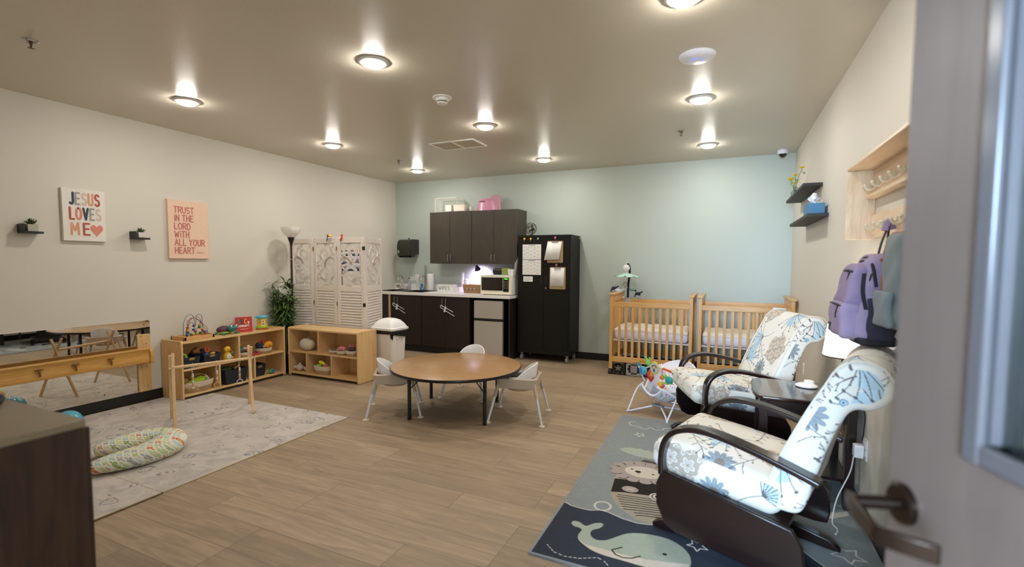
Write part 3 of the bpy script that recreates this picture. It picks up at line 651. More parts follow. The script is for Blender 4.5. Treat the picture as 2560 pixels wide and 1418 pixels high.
def clipboard(x, z0, z1, label, curl=0):
    t = thing('clipboard', label, 'clipboard', (x, fy, z0), group='clipboards on the tall black cabinet')
    w2 = .115; MB().ext(rrect(x-w2, z0, x+w2, z1, .012), PY(fy-.001), 0, .005).build('board', mat('hardboard', '#a58a62', rough=.6), t)
    dx = -.02 if curl else .004
    mb = MB()
    for k in range(3):
        y = fy-.0085-.001*k; mb.add([(x-w2+.012+dx*.2, y, z1-.012), (x+w2-.016, y, z1-.012), (x+w2-.03+dx, y-.014*curl, z0+.05-.004*k), (x-w2+dx-.012*curl, y-.03*curl, z0+.045-.004*k)] , [(0, 1, 2, 3)])
    s_ = mb.build('paper', paper, t, solid=.0006)
    mb = MB(); f = PY(fy-.0125-.012*curl)
    for k in range(8): mb.stroke([(x-.05+(.01 if curl else 0), z1-.05-k*.021), (x+.05-.02*(k % 3), z1-.05-k*.021)], .002, f)
    mb.build('printing', mat('light_ink', '#9a9a9e'), s_, smooth=False)
    MB().tube([(x-.045, fy-.012, z1-.022), (x-.035, fy-.016, z1-.008), (x+.035, fy-.016, z1-.008), (x+.045, fy-.012, z1-.022)], .005, 8).build('clip', steel, t)
    return t
clipboard(-2.165, 1.40, 1.70, 'upper clipboard with curling white papers on the right door of the tall black cabinet', 1)
clipboard(-2.125, 1.035, 1.34, 'lower clipboard with a form on the right door of the tall black cabinet')
for x, z, c_, nm in ((-2.625, 1.735, '#e3c33a', 'yellow round magnet hook at the far left top of the tall black cabinet'), (-2.53, 1.735, '#dcb832', 'yellow round magnet hook above the chart pages on the tall black cabinet'),
                   (-2.42, 1.735, '#9a9a9c', 'grey round magnet on the left door of the tall black cabinet'), (-2.165, 1.745, '#d97f88', 'pink round magnet hook above the upper clipboard'), (-2.145, 1.372, '#c97a80', 'pink round magnet hook above the lower clipboard')):
    t = thing('magnet_hook', nm, 'magnet', (x, fy, z), group='round magnets on the tall black cabinet')
    mm = mat('magnet_'+nm.split()[0], c_, rough=.4); MB().cyl((x, fy, z), (x, fy-.009, z), .015, .013).build('disc', mm, t)
    if 'hook' in nm: MB().tube([(x, fy-.006, z-.012), (x, fy-.010, z-.03), (x+.004, fy-.018, z-.034)], .0025, 6).build('hook', mm, t)
for y, z, c_, nm in ((6.30, 1.745, '#2a3a78', 'dark blue round magnet on the side of the tall black cabinet'), (6.66, 1.75, '#9bc43c', 'lime green round magnet on the side of the tall black cabinet, near the wall')):
    t = MB().cyl((cx1, y, z), (cx1+.012, y, z), .016, .014).build('magnet', mat('magnet_'+nm.split()[0]+'_side', c_, rough=.4), None); tag(t, nm, 'magnet', 'round magnets on the tall black cabinet')
t = MB().box(cx1, 6.34, 1.50, cx1+.004, 6.37, 1.545).build('magnet_clip', blackm, None); tag(t, 'small black clip on the side of the tall black cabinet', 'clip')
# fan on the cabinet
t = thing('desk_fan', 'small black wire cage desk fan on top of the tall black cabinet', 'fan', (-2.62, 6.55, 1.785))
fx, fy_, fz = -2.62, 6.50, 1.895
MB().lathe([(.055, 1.786), (.055, 1.795), (.03, 1.805), (.012, 1.81)], (fx, 6.52, 0), 28).build('base', blackp, t)
MB().tube(smooth_path([(fx, 6.53, 1.80), (fx, 6.545, 1.84), (fx+.0, 6.53, 1.875)], 5), .008, 8).build('stem', blackp, t)
mb = MB()
for r_, yy in ((.082, 0), (.082, -.03), (.06, -.038), (.04, -.041), (.06, .022)): mb.tube([(fx+r_*math.cos(2*PI*k/40), fy_+yy, fz+r_*math.sin(2*PI*k/40)) for k in range(40)], .0028 if r_ > .07 else .0016, 6, closed=True)
for k in range(18):
    a = 2*PI*k/18; mb.tube([(fx+.018*math.cos(a), fy_-.043, fz+.018*math.sin(a)), (fx+.06*math.cos(a), fy_-.038, fz+.06*math.sin(a)), (fx+.082*math.cos(a), fy_-.03, fz+.082*math.sin(a)), (fx+.082*math.cos(a), fy_, fz+.082*math.sin(a)), (fx+.06*math.cos(a), fy_+.022, fz+.06*math.sin(a))], .0014, 4)
mb.build('cage', blackp, t)
mb = MB()
for k in range(4):
    a = k*PI/2+.4; R_ = Matrix.Rotation(a, 3, 'Y'); mb.obox(Vector((fx, fy_-.012, fz))+R_ @ Vector((.037, 0, 0)), (.052, .003, .032), R_ @ Rx(.5))
mb.cyl((fx, fy_-.02, fz), (fx, fy_, fz), .014); mb.build('blade', mat('grey_blades', '#5a5a5c', rough=.3), t)
MB().cyl((fx, fy_-.005, fz), (fx, fy_+.05, fz), .03, .022).build('motor', blackp, t); MB().cyl((fx, fy_-.046, fz), (fx, fy_-.04, fz), .018).build('badge', steel, t)
# ---------------------------------------------------------------- left wall: mirror, rail, art, ledges
mirror_m = mat('mirror_glass', '#d9d6cf', rough=.015, metal=1.0, var=.001)
t = thing('wall_mirror', 'long low frameless mirror on the cream wall behind the wooden rail', 'mirror', (XL, 2.0, .105))
MB().ext(rrect(1.0, .105, 2.822, .806, .02), PX(XL), 0, .008).build('glass', mirror_m, t, smooth=False)
mb = MB()
for a, z in ((2.77, .765), (2.42, .15), (1.3, .765), (1.3, .15)): mb.cyl((XL+.008, a, z), (XL+.011, a, z), .005)
mb.build('screw', blackm, t)
pineY = wood('honey_pine_rail', '#c08a3c', '#d8a75c', 'y', rough=.38, scale=5, stretch=16)
birchZ = wood('birch_ply_z', '#d3ab70', '#e2c08a', 'z', rough=.45, scale=4, stretch=12)
t = thing('support_rail', 'honey wood pull up rail running in front of the low mirror', 'rail', (XL, 2.0, .40))
prof = [(-5.205, .41), (-5.115, .405), (-5.11, .43), (-5.118, .455), (-5.118, .52), (-5.108, .535), (-5.112, .55), (-5.13, .55), (-5.136, .53), (-5.14, .44), (-5.18, .435), (-5.19, .50), (-5.205, .50)]
MB().ext(prof, lambda a, b_, s_: (a, s_, b_), 1.0, 2.755).build('rail', pineY, t, bevel=.003)
MB().ext([(-5.222, .395), (-5.10, .395), (-5.10, .50), (-5.13, .545), (-5.19, .545), (-5.222, .51)], lambda a, b_, s_: (a, s_, b_), 2.755, 2.785).build('end_bracket', pineY, t, bevel=.003)
MB().ext(rrect(2.70, .106, 2.815, .672, .01), PX(-5.2218), 0, .016).build('upright', birchZ, t, bevel=.002)
hw = mat('antique_brass_fitting', '#8a7048', rough=.35, metal=.8)
for y in (1.93, 2.17, 2.43):
    mb = MB(); mb.obox((-5.108, y, .495), (.012, .05, .010)); mb.tube([(-5.105, y-.01, .50), (-5.10, y, .47), (-5.105, y+.004, .44)], .006, 6); mb.build('fitting', hw, t)
mb = MB()
for y, z in ((2.775, .58), (2.775, .35), (2.775, .15), (2.73, .655), (2.73, .35)): mb.cyl((-5.2075, y, z), (-5.2045, y, z), .004)
mb.build('screw', blackm, t)
canvas_side = mat('canvas_white', '#e9e4da', rough=.9, bump=.2, bscale=900)
def fcan(x): return lambda a, b_, t_=0.0: (x+t_, a, b_)
# canvas 1
cx_ = XL+.03
t = thing('canvas_print', 'white canvas on the cream wall reading JESUS LOVES ME with a pink heart', 'canvas print', (XL, 2.32, 1.565), group='canvas prints on the cream wall')
MB().box(XL, 2.17, 1.565, cx_, 2.481, 2.019).build('canvas', canvas_side, t, bevel=.003)
pal = [mat('ink_charcoal', '#3f4c50', rough=.9), mat('ink_grey', '#a09c9b', rough=.9), mat('ink_blush', '#d6bdb2', rough=.9), mat('ink_peach', '#d99a78', rough=.9), mat('ink_rust', '#b4604c', rough=.9), mat('ink_coral', '#dc8a76', rough=.9)]
mb = MB(); F = fcan(cx_+.0012); hL = .098; W1 = .0165
text(mb, 'JESUS', 2.222, 1.885, hL, W1, F, 0, [0, 1, 2, 3, 4], gap=.34, wf=.56)
text(mb, 'LOVES', 2.222, 1.755, hL, W1, F, 0, [4, 5, 0, 1, 2], gap=.32, wf=.56)
text(mb, 'ME', 2.228, 1.622, hL, W1, F, 0, [3, 4], gap=.5, wf=.78)
heart = [(16*math.sin(q)**3*.0030+2.410, (13*math.cos(q)-5*math.cos(2*q)-2*math.cos(3*q)-math.cos(4*q))*.0037+1.668) for q in [2*PI*k/32 for k in range(32)]]
for k in range(32): mb.poly([(2.410, 1.668), heart[k], heart[(k+1) % 32]], F, 0, 5)
mb.build('lettering', pal, t, smooth=False)
# canvas 2
t = thing('canvas_print', 'peach canvas on the cream wall reading TRUST IN THE LORD WITH ALL YOUR HEART', 'canvas print', (XL, 3.2, 1.42), group='canvas prints on the cream wall')
MB().box(XL, 3.018, 1.419, cx_, 3.432, 2.026).build('canvas', mat('canvas_peach', '#ecccb2', rough=.9, bump=.2, bscale=900), t, bevel=.003)
mb = MB(); F = fcan(cx_+.0012)
for k, ln in enumerate(('TRUST', 'iN THE', 'LORD', 'WiTH', 'ALL YOUR', 'HEART')):
    text(mb, ln, 3.078, 1.893-k*.084, .062, .0105, F, 0, 0, gap=.24, wf=.86)
text(mb, 'PROVERBS 3:5', 3.30, 1.478, .009, .002, F, 0, 0, gap=.25)
mb.build('lettering', mat('ink_rose', '#c8746c', rough=.9), t, smooth=False)
# two small black ledges with potted plants
leafd = mat('succulent_green', '#4c5a2e', rough=.5, var=.3, scale=40)
def ledge(y, z, w_, l1, l2, potc, ps):
    t = thing('wall_ledge', l1, 'wall shelf', (XL, y+w_/2, z), group='small black ledges on the cream wall')
    MB().box(XL, y, z, XL+.10, y+w_, z+.017).build('board', blackp, t, bevel=.0015); MB().box(XL, y, z+.017, XL+.09, y+.016, z+.075).build('upright', blackp, t, bevel=.0015)
    MB().box(XL, y+.016, z+.017, XL+.006, y+w_, z+.03).build('back_lip', blackp, t)
    p = (XL+.055, y+w_*.52, z+.0175)
    t = thing('potted_plant', l2, 'potted plant', p, group='small potted plants on the black ledges')
    mb = MB(); mb.obox((p[0], p[1], p[2]+ps*.45), (ps*.92, ps, ps*.9), taper=1.1); mb.build('pot', potc, t, bevel=.002)
    MB().obox((p[0], p[1], p[2]+ps*.9), (ps*.9, ps*.98, .004)).build('soil', mat('soil', '#3a3026', rough=.95), t)
    mb = MB(); rnd = random.Random(int(y*100))
    for k in range(34):
        a = rnd.uniform(0, 2*PI); e = rnd.uniform(.25, 1.35); L = ps*rnd.uniform(.65, .95); b0 = Vector((p[0], p[1], p[2]+ps*.9)); d = Vector((math.cos(a)*math.cos(e), math.sin(a)*math.cos(e), math.sin(e)))
        mb.tube([b0, b0+d*L*.5, b0+d*L*.85+Vector((0,0,.003)), b0+d*L], [ps*.06, ps*.075, ps*.03, ps*.003], 6)
    mb.build('leaves', leafd, t)
ledge(1.888, 1.612, .128, 'small black wall ledge left of the white canvas', 'spiky succulent in a grey green square pot on the left black ledge', mat('pot_sage', '#b9b7a4', rough=.7), .062)
ledge(2.682, 1.60, .128, 'small black wall ledge between the two canvases', 'spiky succulent in a white square pot on the black ledge between the canvases', mat('pot_white', '#d9d4ca', rough=.7), .056)
# ---------------------------------------------------------------- cream rugs
m, nt, b = new_mat('cream_rug_weave')
geo = N(nt, 'ShaderNodeNewGeometry'); mp = N(nt, 'ShaderNodeMapping'); mp.inputs['Scale'].default_value = (1.0, 2.2, 1); nt.links.new(geo.outputs['Position'], mp.inputs['Vector'])
na = N(nt, 'ShaderNodeTexNoise'); na.inputs['Scale'].default_value = 5; na.inputs['Detail'].default_value = 8; na.inputs['Roughness'].default_value = .7; na.inputs['Distortion'].default_value = 1.5; nt.links.new(geo.outputs['Position'], na.inputs['Vector'])
vo = N(nt, 'ShaderNodeTexVoronoi', feature='DISTANCE_TO_EDGE'); vo.inputs['Scale'].default_value = 5.2; 
dst = N(nt, 'ShaderNodeVectorMath', operation='ADD'); nn = N(nt, 'ShaderNodeTexNoise'); nn.inputs['Scale'].default_value = 13; nn.inputs['Detail'].default_value = 4; nt.links.new(geo.outputs['Position'], nn.inputs['Vector'])
sm = N(nt, 'ShaderNodeVectorMath', operation='SCALE'); sm.inputs['Scale'].default_value = .11; nt.links.new(nn.outputs['Color'], sm.inputs[0]); nt.links.new(geo.outputs['Position'], dst.inputs[0]); nt.links.new(sm.outputs[0], dst.inputs[1])
nt.links.new(dst.outputs[0], vo.inputs['Vector'])
v2 = N(nt, 'ShaderNodeTexVoronoi', feature='F1'); v2.inputs['Scale'].default_value = 5.6; nt.links.new(dst.outputs[0], v2.inputs['Vector'])
wv = N(nt, 'ShaderNodeMath', operation='SINE'); mu = N(nt, 'ShaderNodeMath', operation='MULTIPLY'); mu.inputs[1].default_value = 34; nt.links.new(v2.outputs['Distance'], mu.inputs[0]); nt.links.new(mu.outputs[0], wv.inputs[0])
msk = N(nt, 'ShaderNodeMath', operation='LESS_THAN'); msk.inputs[1].default_value = .34; nt.links.new(v2.outputs['Distance'], msk.inputs[0])
m3 = N(nt, 'ShaderNodeMath', operation='MULTIPLY'); nt.links.new(wv.outputs[0], m3.inputs[0]); nt.links.new(msk.outputs[0], m3.inputs[1])
c1 = N(nt, 'ShaderNodeValToRGB'); c1.color_ramp.elements[0].position = .36; c1.color_ramp.elements[0].color = H('#b3aba4'); c1.color_ramp.elements[1].position = .58; c1.color_ramp.elements[1].color = H('#cdc3ba')
nt.links.new(na.outputs['Fac'], c1.inputs[0])
c2 = N(nt, 'ShaderNodeValToRGB'); c2.color_ramp.elements[0].position = .25; c2.color_ramp.elements[0].color = (0, 0, 0, 1); c2.color_ramp.elements[1].position = .95; c2.color_ramp.elements[1].color = (1, 1, 1, 1)
nt.links.new(m3.outputs[0], c2.inputs[0]); nb_ = N(nt, 'ShaderNodeTexNoise'); nb_.inputs['Scale'].default_value = 24; nb_.inputs['Detail'].default_value = 5; nt.links.new(geo.outputs['Position'], nb_.inputs['Vector'])
c3 = N(nt, 'ShaderNodeValToRGB'); c3.color_ramp.elements[0].position = .40; c3.color_ramp.elements[1].position = .50; nt.links.new(nb_.outputs['Fac'], c3.inputs[0])
m4 = N(nt, 'ShaderNodeMath', operation='MULTIPLY'); nt.links.new(c2.outputs[0], m4.inputs[0]); nt.links.new(c3.outputs[0], m4.inputs[1])
mx = N(nt, 'ShaderNodeMix', data_type='RGBA'); nt.links.new(m4.outputs[0], mx.inputs[0]); nt.links.new(c1.outputs[0], mx.inputs[6]); mx.inputs[7].default_value = H('#85858a')
nt.links.new(mx.outputs[2], b.inputs['Base Color']); b.inputs['Roughness'].default_value = .95; b.inputs['Specular IOR Level'].default_value = .1
bind = mat('olive_rug_binding', '#a8966a', rough=.9)
def rug(x0, y0, x1, y1, z, label):
    t = thing('area_rug', label, 'rug', ((x0+x1)/2, (y0+y1)/2, z), group='cream patterned rugs by the mirror')
    MB().box(x0+.006, y0+.006, z, x1-.006, y1-.006, z+.0055).build('pile', M['cream_rug_weave'], t, smooth=False)
    mb = MB()
    for a in ((x0, y0, x1, y0+.007), (x0, y1-.007, x1, y1), (x0, y0, x0+.007, y1), (x1-.007, y0, x1, y1)): mb.box(a[0], a[1], z, a[2], a[3], z+.005)
    mb.build('binding', bind, t, smooth=False)
rug(-5.20, 1.665, -3.05, 3.235, 0.0, 'cream patterned rug under the nursing pillow and wooden play gym')
rug(-5.20, .16, -3.045, 1.68, .0056, 'cream patterned rug nearest the dark cabinet in the lower left')
# ---------------------------------------------------------------- low wooden shelf units
bz = wood('maple_laminate_z', '#d9ae73', '#e7c48f', 'z', rough=.38, scale=3, stretch=10)
by = wood('maple_laminate_y', '#dab073', '#e8c68f', 'y', rough=.38, scale=3, stretch=10)
bx = wood('maple_laminate_x', '#dab073', '#e8c68f', 'x', rough=.38, scale=3, stretch=10)
TT = .019
def side_poly(y0, z0, y1, z1): return rrect(y0, z0, y1, z1, .022)
dots = mat('plug_dark', '#6a4a20', rough=.5)
t = thing('toy_shelf', 'low light wood toy shelf against the cream wall, beside the mirror', 'shelf', (-5.06, 3.52, 0), group='low wooden toy shelves')
ax0, ax1, ay0, ay1 = -5.218, -4.89, 2.915, 4.13; Z0 = .0065
for y in (ay0, ay1-TT): MB().ext(side_poly(ax0, Z0, ax1, .60), lambda a, b_, s_: (a, s_, b_), y, y+TT).build('side_panel', bz, t, bevel=.003)
MB().box(ax0+.002, ay0+TT, .568, ax1-.008, ay1-TT, .588).build('top', by, t, bevel=.002)
MB().box(ax0+.01, ay0+TT, .290, ax1-.010, ay1-TT, .309).build('shelf_board', by, t, bevel=.002)
MB().box(ax0+.01, ay0+TT, .030, ax1-.010, ay1-TT, .049).build('bottom', by, t, bevel=.002)
MB().box(ax0+.002, ay0+TT, .03, ax0+.01, ay1-TT, .568).build('back_panel', by, t)
for y, z0, z1 in ((3.54, .309, .568), (3.31, .049, .290), (3.725, .049, .290)): MB().box(ax0+.01, y-TT/2, z0, ax1-.012, y+TT/2, z1).build('divider', bz, t, bevel=.002)
MB().box(ax0+.01, ay0+TT, Z0, ax1-.03, ay1-TT, .03).build('kick_board', mat('dark_kick', '#3a2c1a'), t)
mb = MB()
for x, z in ((-5.17, .57), (-4.94, .57), (-5.17, .3), (-5.17, .045), (-4.94, .045)): mb.cyl((x, ay0-.0008, z), (x, ay0+.002, z), .005)
mb.build('screw', dots, t)
t = thing('toy_shelf', 'low light wood toy shelf in front of the white folding screen', 'shelf', (-4.32, 4.32, 0), group='low wooden toy shelves')
bx0, bx1, by0, by1 = -4.872, -3.775, 4.155, 4.475
for x in (bx0, bx1-TT): MB().ext(side_poly(by0, .003, by1, .60), lambda a, b_, s_: (s_, a, b_), x, x+TT).build('side_panel', bz, t, bevel=.003)
MB().box(bx0+TT, by0+.008, .568, bx1-TT, by1-.002, .588).build('top', bx, t, bevel=.002)
MB().box(bx0+TT, by0+.010, .290, bx1-TT, by1-.01, .309).build('shelf_board', bx, t, bevel=.002)
MB().box(bx0+TT, by0+.010, .030, bx1-TT, by1-.01, .049).build('bottom', bx, t, bevel=.002)
MB().box(bx0+TT, by1-.01, .03, bx1-TT, by1-.002, .568).build('back_panel', bx, t)
for x, z0, z1 in ((-4.392, .309, .568), (-4.585, .049, .290), (-4.19, .049, .290)): MB().box(x-TT/2, by0+.012, z0, x+TT/2, by1-.01, z1).build('divider', bz, t, bevel=.002)
MB().box(bx0+TT, by0+.03, .003, bx1-TT, by1-.01, .03).build('kick_board', M['dark_kick'], t)
mb = MB()
for y, z in ((4.22, .57), (4.42, .57), (4.22, .3), (4.42, .3), (4.22, .045), (4.42, .045)): mb.cyl((bx1-.002, y, z), (bx1+.0008, y, z), .005)
mb.build('screw', dots, t)
# ---------------------------------------------------------------- toys on top of shelf A (top z=.588)
ZT = .5885
t = thing('bead_maze', 'wooden bead maze toy with looping coloured wires on the low shelf', 'toy', (-5.05, 3.09, ZT), group=None)
mz = wood('toy_wood', '#c9985a', '#dcb077', 'y', rough=.45, scale=4, stretch=8)
mb = MB(); x0, x1, y0, y1 = -5.17, -4.95, 2.955, 3.235
mb.box(x0, y0, ZT, x1, y0+.022, ZT+.04); mb.box(x0, y1-.022, ZT, x1, y1, ZT+.04); mb.box(x0, y0, ZT, x0+.018, y1, ZT+.034); mb.box(x1-.018, y0, ZT, x1, y1, ZT+.034); mb.box(x0+.018, y0+.022, ZT+.002, x1-.018, y1-.022, ZT+.014)
mb.build('base', mz, t, bevel=.003)
def V3(x, y, z): return (x, y, ZT+z)
wires = [('#8c3b22', [(-4.96, 2.985, .03), (-4.965, 2.99, .12), (-4.98, 3.03, .19), (-5.0, 3.08, .205), (-5.02, 3.14, .16), (-5.0, 3.19, .1), (-5.03, 3.21, .03)]),
         ('#b5402a', [(-5.0, 3.01, .03), (-5.0, 3.02, .12), (-5.03, 3.05, .19), (-5.06, 3.11, .21), (-5.08, 3.17, .19), (-5.08, 3.2, .10), (-5.08, 3.21, .03)]),
         ('#3c7a4a', [(-5.05, 3.02, .03), (-5.04, 3.03, .11), (-5.03, 3.07, .165), (-5.05, 3.11, .10), (-5.07, 3.14, .09), (-5.07, 3.17, .15), (-5.1, 3.19, .17), (-5.12, 3.21, .03)]),
         ('#34508f', [(-5.12, 3.04, .03), (-5.11, 3.04, .15), (-5.1, 3.07, .225), (-5.08, 3.11, .22), (-5.08, 3.13, .12), (-5.1, 3.15, .2), (-5.12, 3.18, .225), (-5.12, 3.215, .2), (-5.13, 3.225, .03)]),
         ('#5a3a72', [(-5.02, 3.05, .03), (-5.05, 3.045, .10), (-5.08, 3.06, .17), (-5.05, 3.10, .2), (-5.0, 3.13, .17), (-4.98, 3.17, .08), (-4.97, 3.2, .03)])]
for i, (c_, pts) in enumerate(wires):
    MB().tube(smooth_path([V3(*p) for p in pts], 8), .0022, 6).build('wire', mat('wire_%s' % c_[1:], c_, rough=.35), t)
bc = {'r': '#c2352a', 'b': '#2c4f96', 'y': '#e3b62c', 'g': '#2f7a55'}
beads = [(-4.96, 2.985, .055, 'b'), (-5.0, 3.012, .045, 'y'), (-5.0, 3.013, .072, 'b'), (-5.0, 3.014, .092, 'y'), (-5.0, 3.015, .118, 'r'), (-5.05, 3.035, .05, 'y'), (-5.03, 3.06, .045, 'g'), (-5.03, 3.08, .048, 'y'), (-5.04, 3.10, .05, 'g'), (-5.06, 3.10, .085, 'b'), (-5.08, 3.115, .12, 'b'),
         (-5.07, 3.125, .065, 'r'), (-5.04, 3.15, .05, 'g'), (-5.03, 3.17, .07, 'r'), (-5.05, 3.175, .085, 'y'), (-5.08, 3.165, .10, 'g'), (-5.08, 3.165, .12, 'y'), (-4.98, 3.16, .06, 'b')]
for x, y, z, c_ in beads: MB().sph(V3(x, y, z), (.0135, .0135, .0125), 12).build('bead', mat('bead_'+c_, bc[c_], rough=.35), t)
t.location.y += .045; t.location.z = ZT; t.scale = (1.0, 1.12, 1.06)
# turtle
t = thing('turtle_toy', 'teal plastic baby turtle toy with big eyes on the low shelf', 'toy', (-5.03, 3.45, ZT))
teal = mat('teal_plastic', '#2b8580', rough=.4); navy = mat('navy_plastic', '#243050', rough=.4); eyew = mat('eye_white', '#f2f2f2', rough=.3); eyeb = mat('eye_black', '#0a0a0a', rough=.2)
MB().sph((-5.06, 3.42, ZT+.045), (.055, .07, .042), 24).build('shell', mat('maroon_shell', '#5c3346', rough=.5, var=.5, scale=40), t)
MB().sph((-5.05, 3.43, ZT+.02), (.06, .075, .018), 24).build('belly', mat('lime_belly', '#a8bf3c', rough=.5), t)
MB().sph((-4.98, 3.46, ZT+.065), (.042, .048, .036), 24).build('head', teal, t)
for dy in (-.026, .026): MB().sph((-4.95, 3.462+dy, ZT+.088), .013, 14).build('eye', eyew, t); MB().sph((-4.939, 3.464+dy, ZT+.09), .007, 12).build('pupil', eyeb, t)
MB().tube([(-4.938, 3.437, ZT+.058), (-4.934, 3.46, ZT+.052), (-4.938, 3.485, ZT+.058)], .002, 6).build('mouth', navy, t)
for x, y, a in ((-4.99, 3.375, -.8), (-4.965, 3.50, .7), (-5.08, 3.345, -1.2), (-5.10, 3.48, 1.0)): MB().sph((x, y, ZT+.014), (.034, .016, .010), 14, R=Rz(a)).build('flipper', teal, t)
t.location.y += .055; t.scale = (1.05, 1.08, 1.05)
MB().sph((-4.99, 3.47, ZT+.104), (.012, .02, .008), 12).build('tuft', mat('orange_plastic', '#d9652a', rough=.4), t)
# books
def book(x, y, z, w_, h_, th, a, label, cm_, pages='#e9e2d2', name='picture_book', tilt=.0, cover=None):
    t = thing(name, label, 'book', (x, y, z), a, local=True); R_ = Ry(-tilt)
    MB().obox(R_ @ Vector((0, 0, h_/2)), (th*.8, w_-.006, h_-.006), R_).build('pages', mat('book_pages', pages, rough=.9), t)
    mb = MB()
    for s_ in (-1, 1): mb.obox(R_ @ Vector((s_*th*.45, 0, h_/2)), (.003, w_, h_), R_)
    mb.obox(R_ @ Vector((0, -w_/2, h_/2)), (th*.9, .003, h_), R_); mb.build('cover', cm_, t)
    if cover: cover(t, lambda a_, b_, tt=0.0: tuple(R_ @ Vector((th*.45+.0022+tt, a_, b_))))
    return t
def abc(t, F):
    mb = MB(); 
    for k, (ch, mi_) in enumerate((('A', 0), ('B', 1), ('C', 2), ('s', 3))): text(mb, ch, -.062+k*.034, .098-.002*(k % 2), .05 if k < 3 else .045, .0085, F, 0, mi_, wf=.75)
    text(mb, 'COMMUNITY', -.064, .06, .020, .0045, F, 0, 3, gap=.18, wf=.95); mb.stroke([(-.04, .035), (.04, .035)], .004, F, 0, 3)
    mb.build('lettering', [mat('abc_green', '#4e7a4a'), mat('abc_navy', '#3a4a6a'), mat('abc_yellow', '#e8c23c'), mat('abc_white', '#f0ece6')], t, smooth=False)
book(-5.00, 3.675, ZT, .165, .172, .012, -.42, 'red picture book with ABCs title standing on the low shelf', mat('red_cover', '#c8352a', rough=.35), tilt=.1, cover=abc)
book(-5.05, 3.625, ZT, .15, .185, .014, -.42, 'pale book standing behind the red ABCs book', mat('pale_cover', '#d5c3b6', rough=.5), tilt=.1)
# drum toy
t = thing('drum_toy', 'yellow baby drum toy with blue top and picture panels on the low shelf', 'toy', (-5.02, 3.90, ZT))
dx_, dy_ = -5.02, 3.92
MB().lathe([(.066, ZT), (.068, ZT+.01), (.062, ZT+.018)], (dx_, dy_, 0), 32).build('bottom_ring', mat('patchwork_ring', '#c9683a', rough=.5, var=.6, scale=60), t)
MB().lathe([(.060, ZT+.018), (.069, ZT+.024), (.069, ZT+.034), (.058, ZT+.04)], (dx_, dy_, 0), 32).build('green_ring', mat('lime_plastic', '#9fc53a', rough=.4), t)
MB().lathe([(.055, ZT+.04), (.055, ZT+.135)], (dx_, dy_, 0), 8).build('body', mat('yellow_plastic', '#ecd13c', rough=.4), t, sharp=20)
MB().lathe([(.058, ZT+.134), (.072, ZT+.140), (.074, ZT+.152), (.066, ZT+.162), (0, ZT+.164)], (dx_, dy_, 0), 32).build('blue_top', mat('sky_plastic', '#56aed2', rough=.35), t)
mb = MB(); pc = [mat('panel_orange', '#e0702e'), mat('panel_cream', '#efe8cf'), mat('panel_teal', '#3f9aa8'), mat('panel_red', '#c9402e')]
for k in range(8):
    a = PI/8+k*PI/4; R_ = Rz(a); q = .0511
    F = (lambda R_: (lambda a_, b_, tt=0.0: tuple(Vector((dx_, dy_, ZT+.087)) + R_ @ Vector((q+tt, a_, b_)))))(R_)
    if k % 2: mb.poly([(-.017, -.035), (.017, -.035), (.017, .035), (-.017, .035)], F, 0, 1); mb.disc(0, .012, .01, .012, F, .0006, 3 if k % 4 == 1 else 0); mb.disc(0, -.018, .012, .01, F, .0006, 2)
    else: mb.disc(0, -.004, .014, .018, F, 0, 0); mb.disc(0, .02, .006, .008, F, .0006, 2); mb.disc(.004, -.002, .005, .006, F, .0006, 1)
mb.build('picture_panel', pc, t, smooth=False)
# ---------------------------------------------------------------- things inside shelf A
navyf = mat('navy_bin_plastic', '#1f2733', rough=.6)
def cube_bin(x, y, z, wx, wy, h, label, a=0, slot=True, group='dark navy toy bins in the low shelf'):
    t = thing('toy_bin', label, 'bin', (x, y, z), a, group=group, local=True); b0 = .84
    def q(k, zz): return [(-wx/2*k, -wy/2*k, zz), (wx/2*k, -wy/2*k, zz), (wx/2*k, wy/2*k, zz), (-wx/2*k, wy/2*k, zz)]
    o0, o1 = q(b0, 0), q(1, h); i0 = [(p[0]*.95, p[1]*.95, .004) for p in o0]; i1 = [(p[0]*.96, p[1]*.96, h) for p in o1]
    vs = o0+o1+i1+i0; fs = [(3, 2, 1, 0), (12, 13, 14, 15)]+[(k, (k+1) % 4, 4+(k+1) % 4, 4+k) for k in range(4)]+[(4+k, 4+(k+1) % 4, 8+(k+1) % 4, 8+k) for k in range(4)]+[(8+k, 8+(k+1) % 4, 12+(k+1) % 4, 12+k) for k in range(4)]
    MB().add(vs, fs).build('body', navyf, t, bevel=.003)
    if slot: MB().ext(rrect(-.028, h*.72, .028, h*.72+.024, .01), lambda a_, b_, s_: (wx/2*(b0+(1-b0)*b_/h)+s_, a_, b_), -.002, .0012).build('handle_slot', mat('slot_tan', '#a8884a'), t)
    return t
SA = .3095
cube_bin(-4.995, 3.03, SA, .17, .17, .115, 'dark navy bin on the upper left shelf with a green ring toy above it')
cube_bin(-4.985, 3.235, SA, .17, .185, .115, 'dark navy bin on the upper shelf beside the yellow duck')
cube_bin(-5.00, 3.50, .0495, .20, .27, .155, 'dark navy bin in the bottom middle compartment holding a green toy', slot=False)
cube_bin(-5.03, 3.83, .0495, .16, .15, .14, 'empty dark navy bin in the bottom right compartment of the low shelf')
def ring(x, y, z, R_, r, m, label, rot=None, sq=1, name='ring_toy'):
    rot = rot or Matrix.Identity(3); c = Vector((x, y, z))
    o = MB().tube([c + rot @ Vector((R_*math.cos(2*PI*k/24), R_*math.sin(2*PI*k/24)*sq, 0)) for k in range(24)], r, 10, closed=True).build(name, m, None); tag(o, label, 'toy'); return o
ring(-4.96, 2.975, SA+.118, .026, .013, mat('lime_teether', '#a3c23c', rough=.4), 'lime green ring toy leaning over the upper left bin', Ry(1.35))
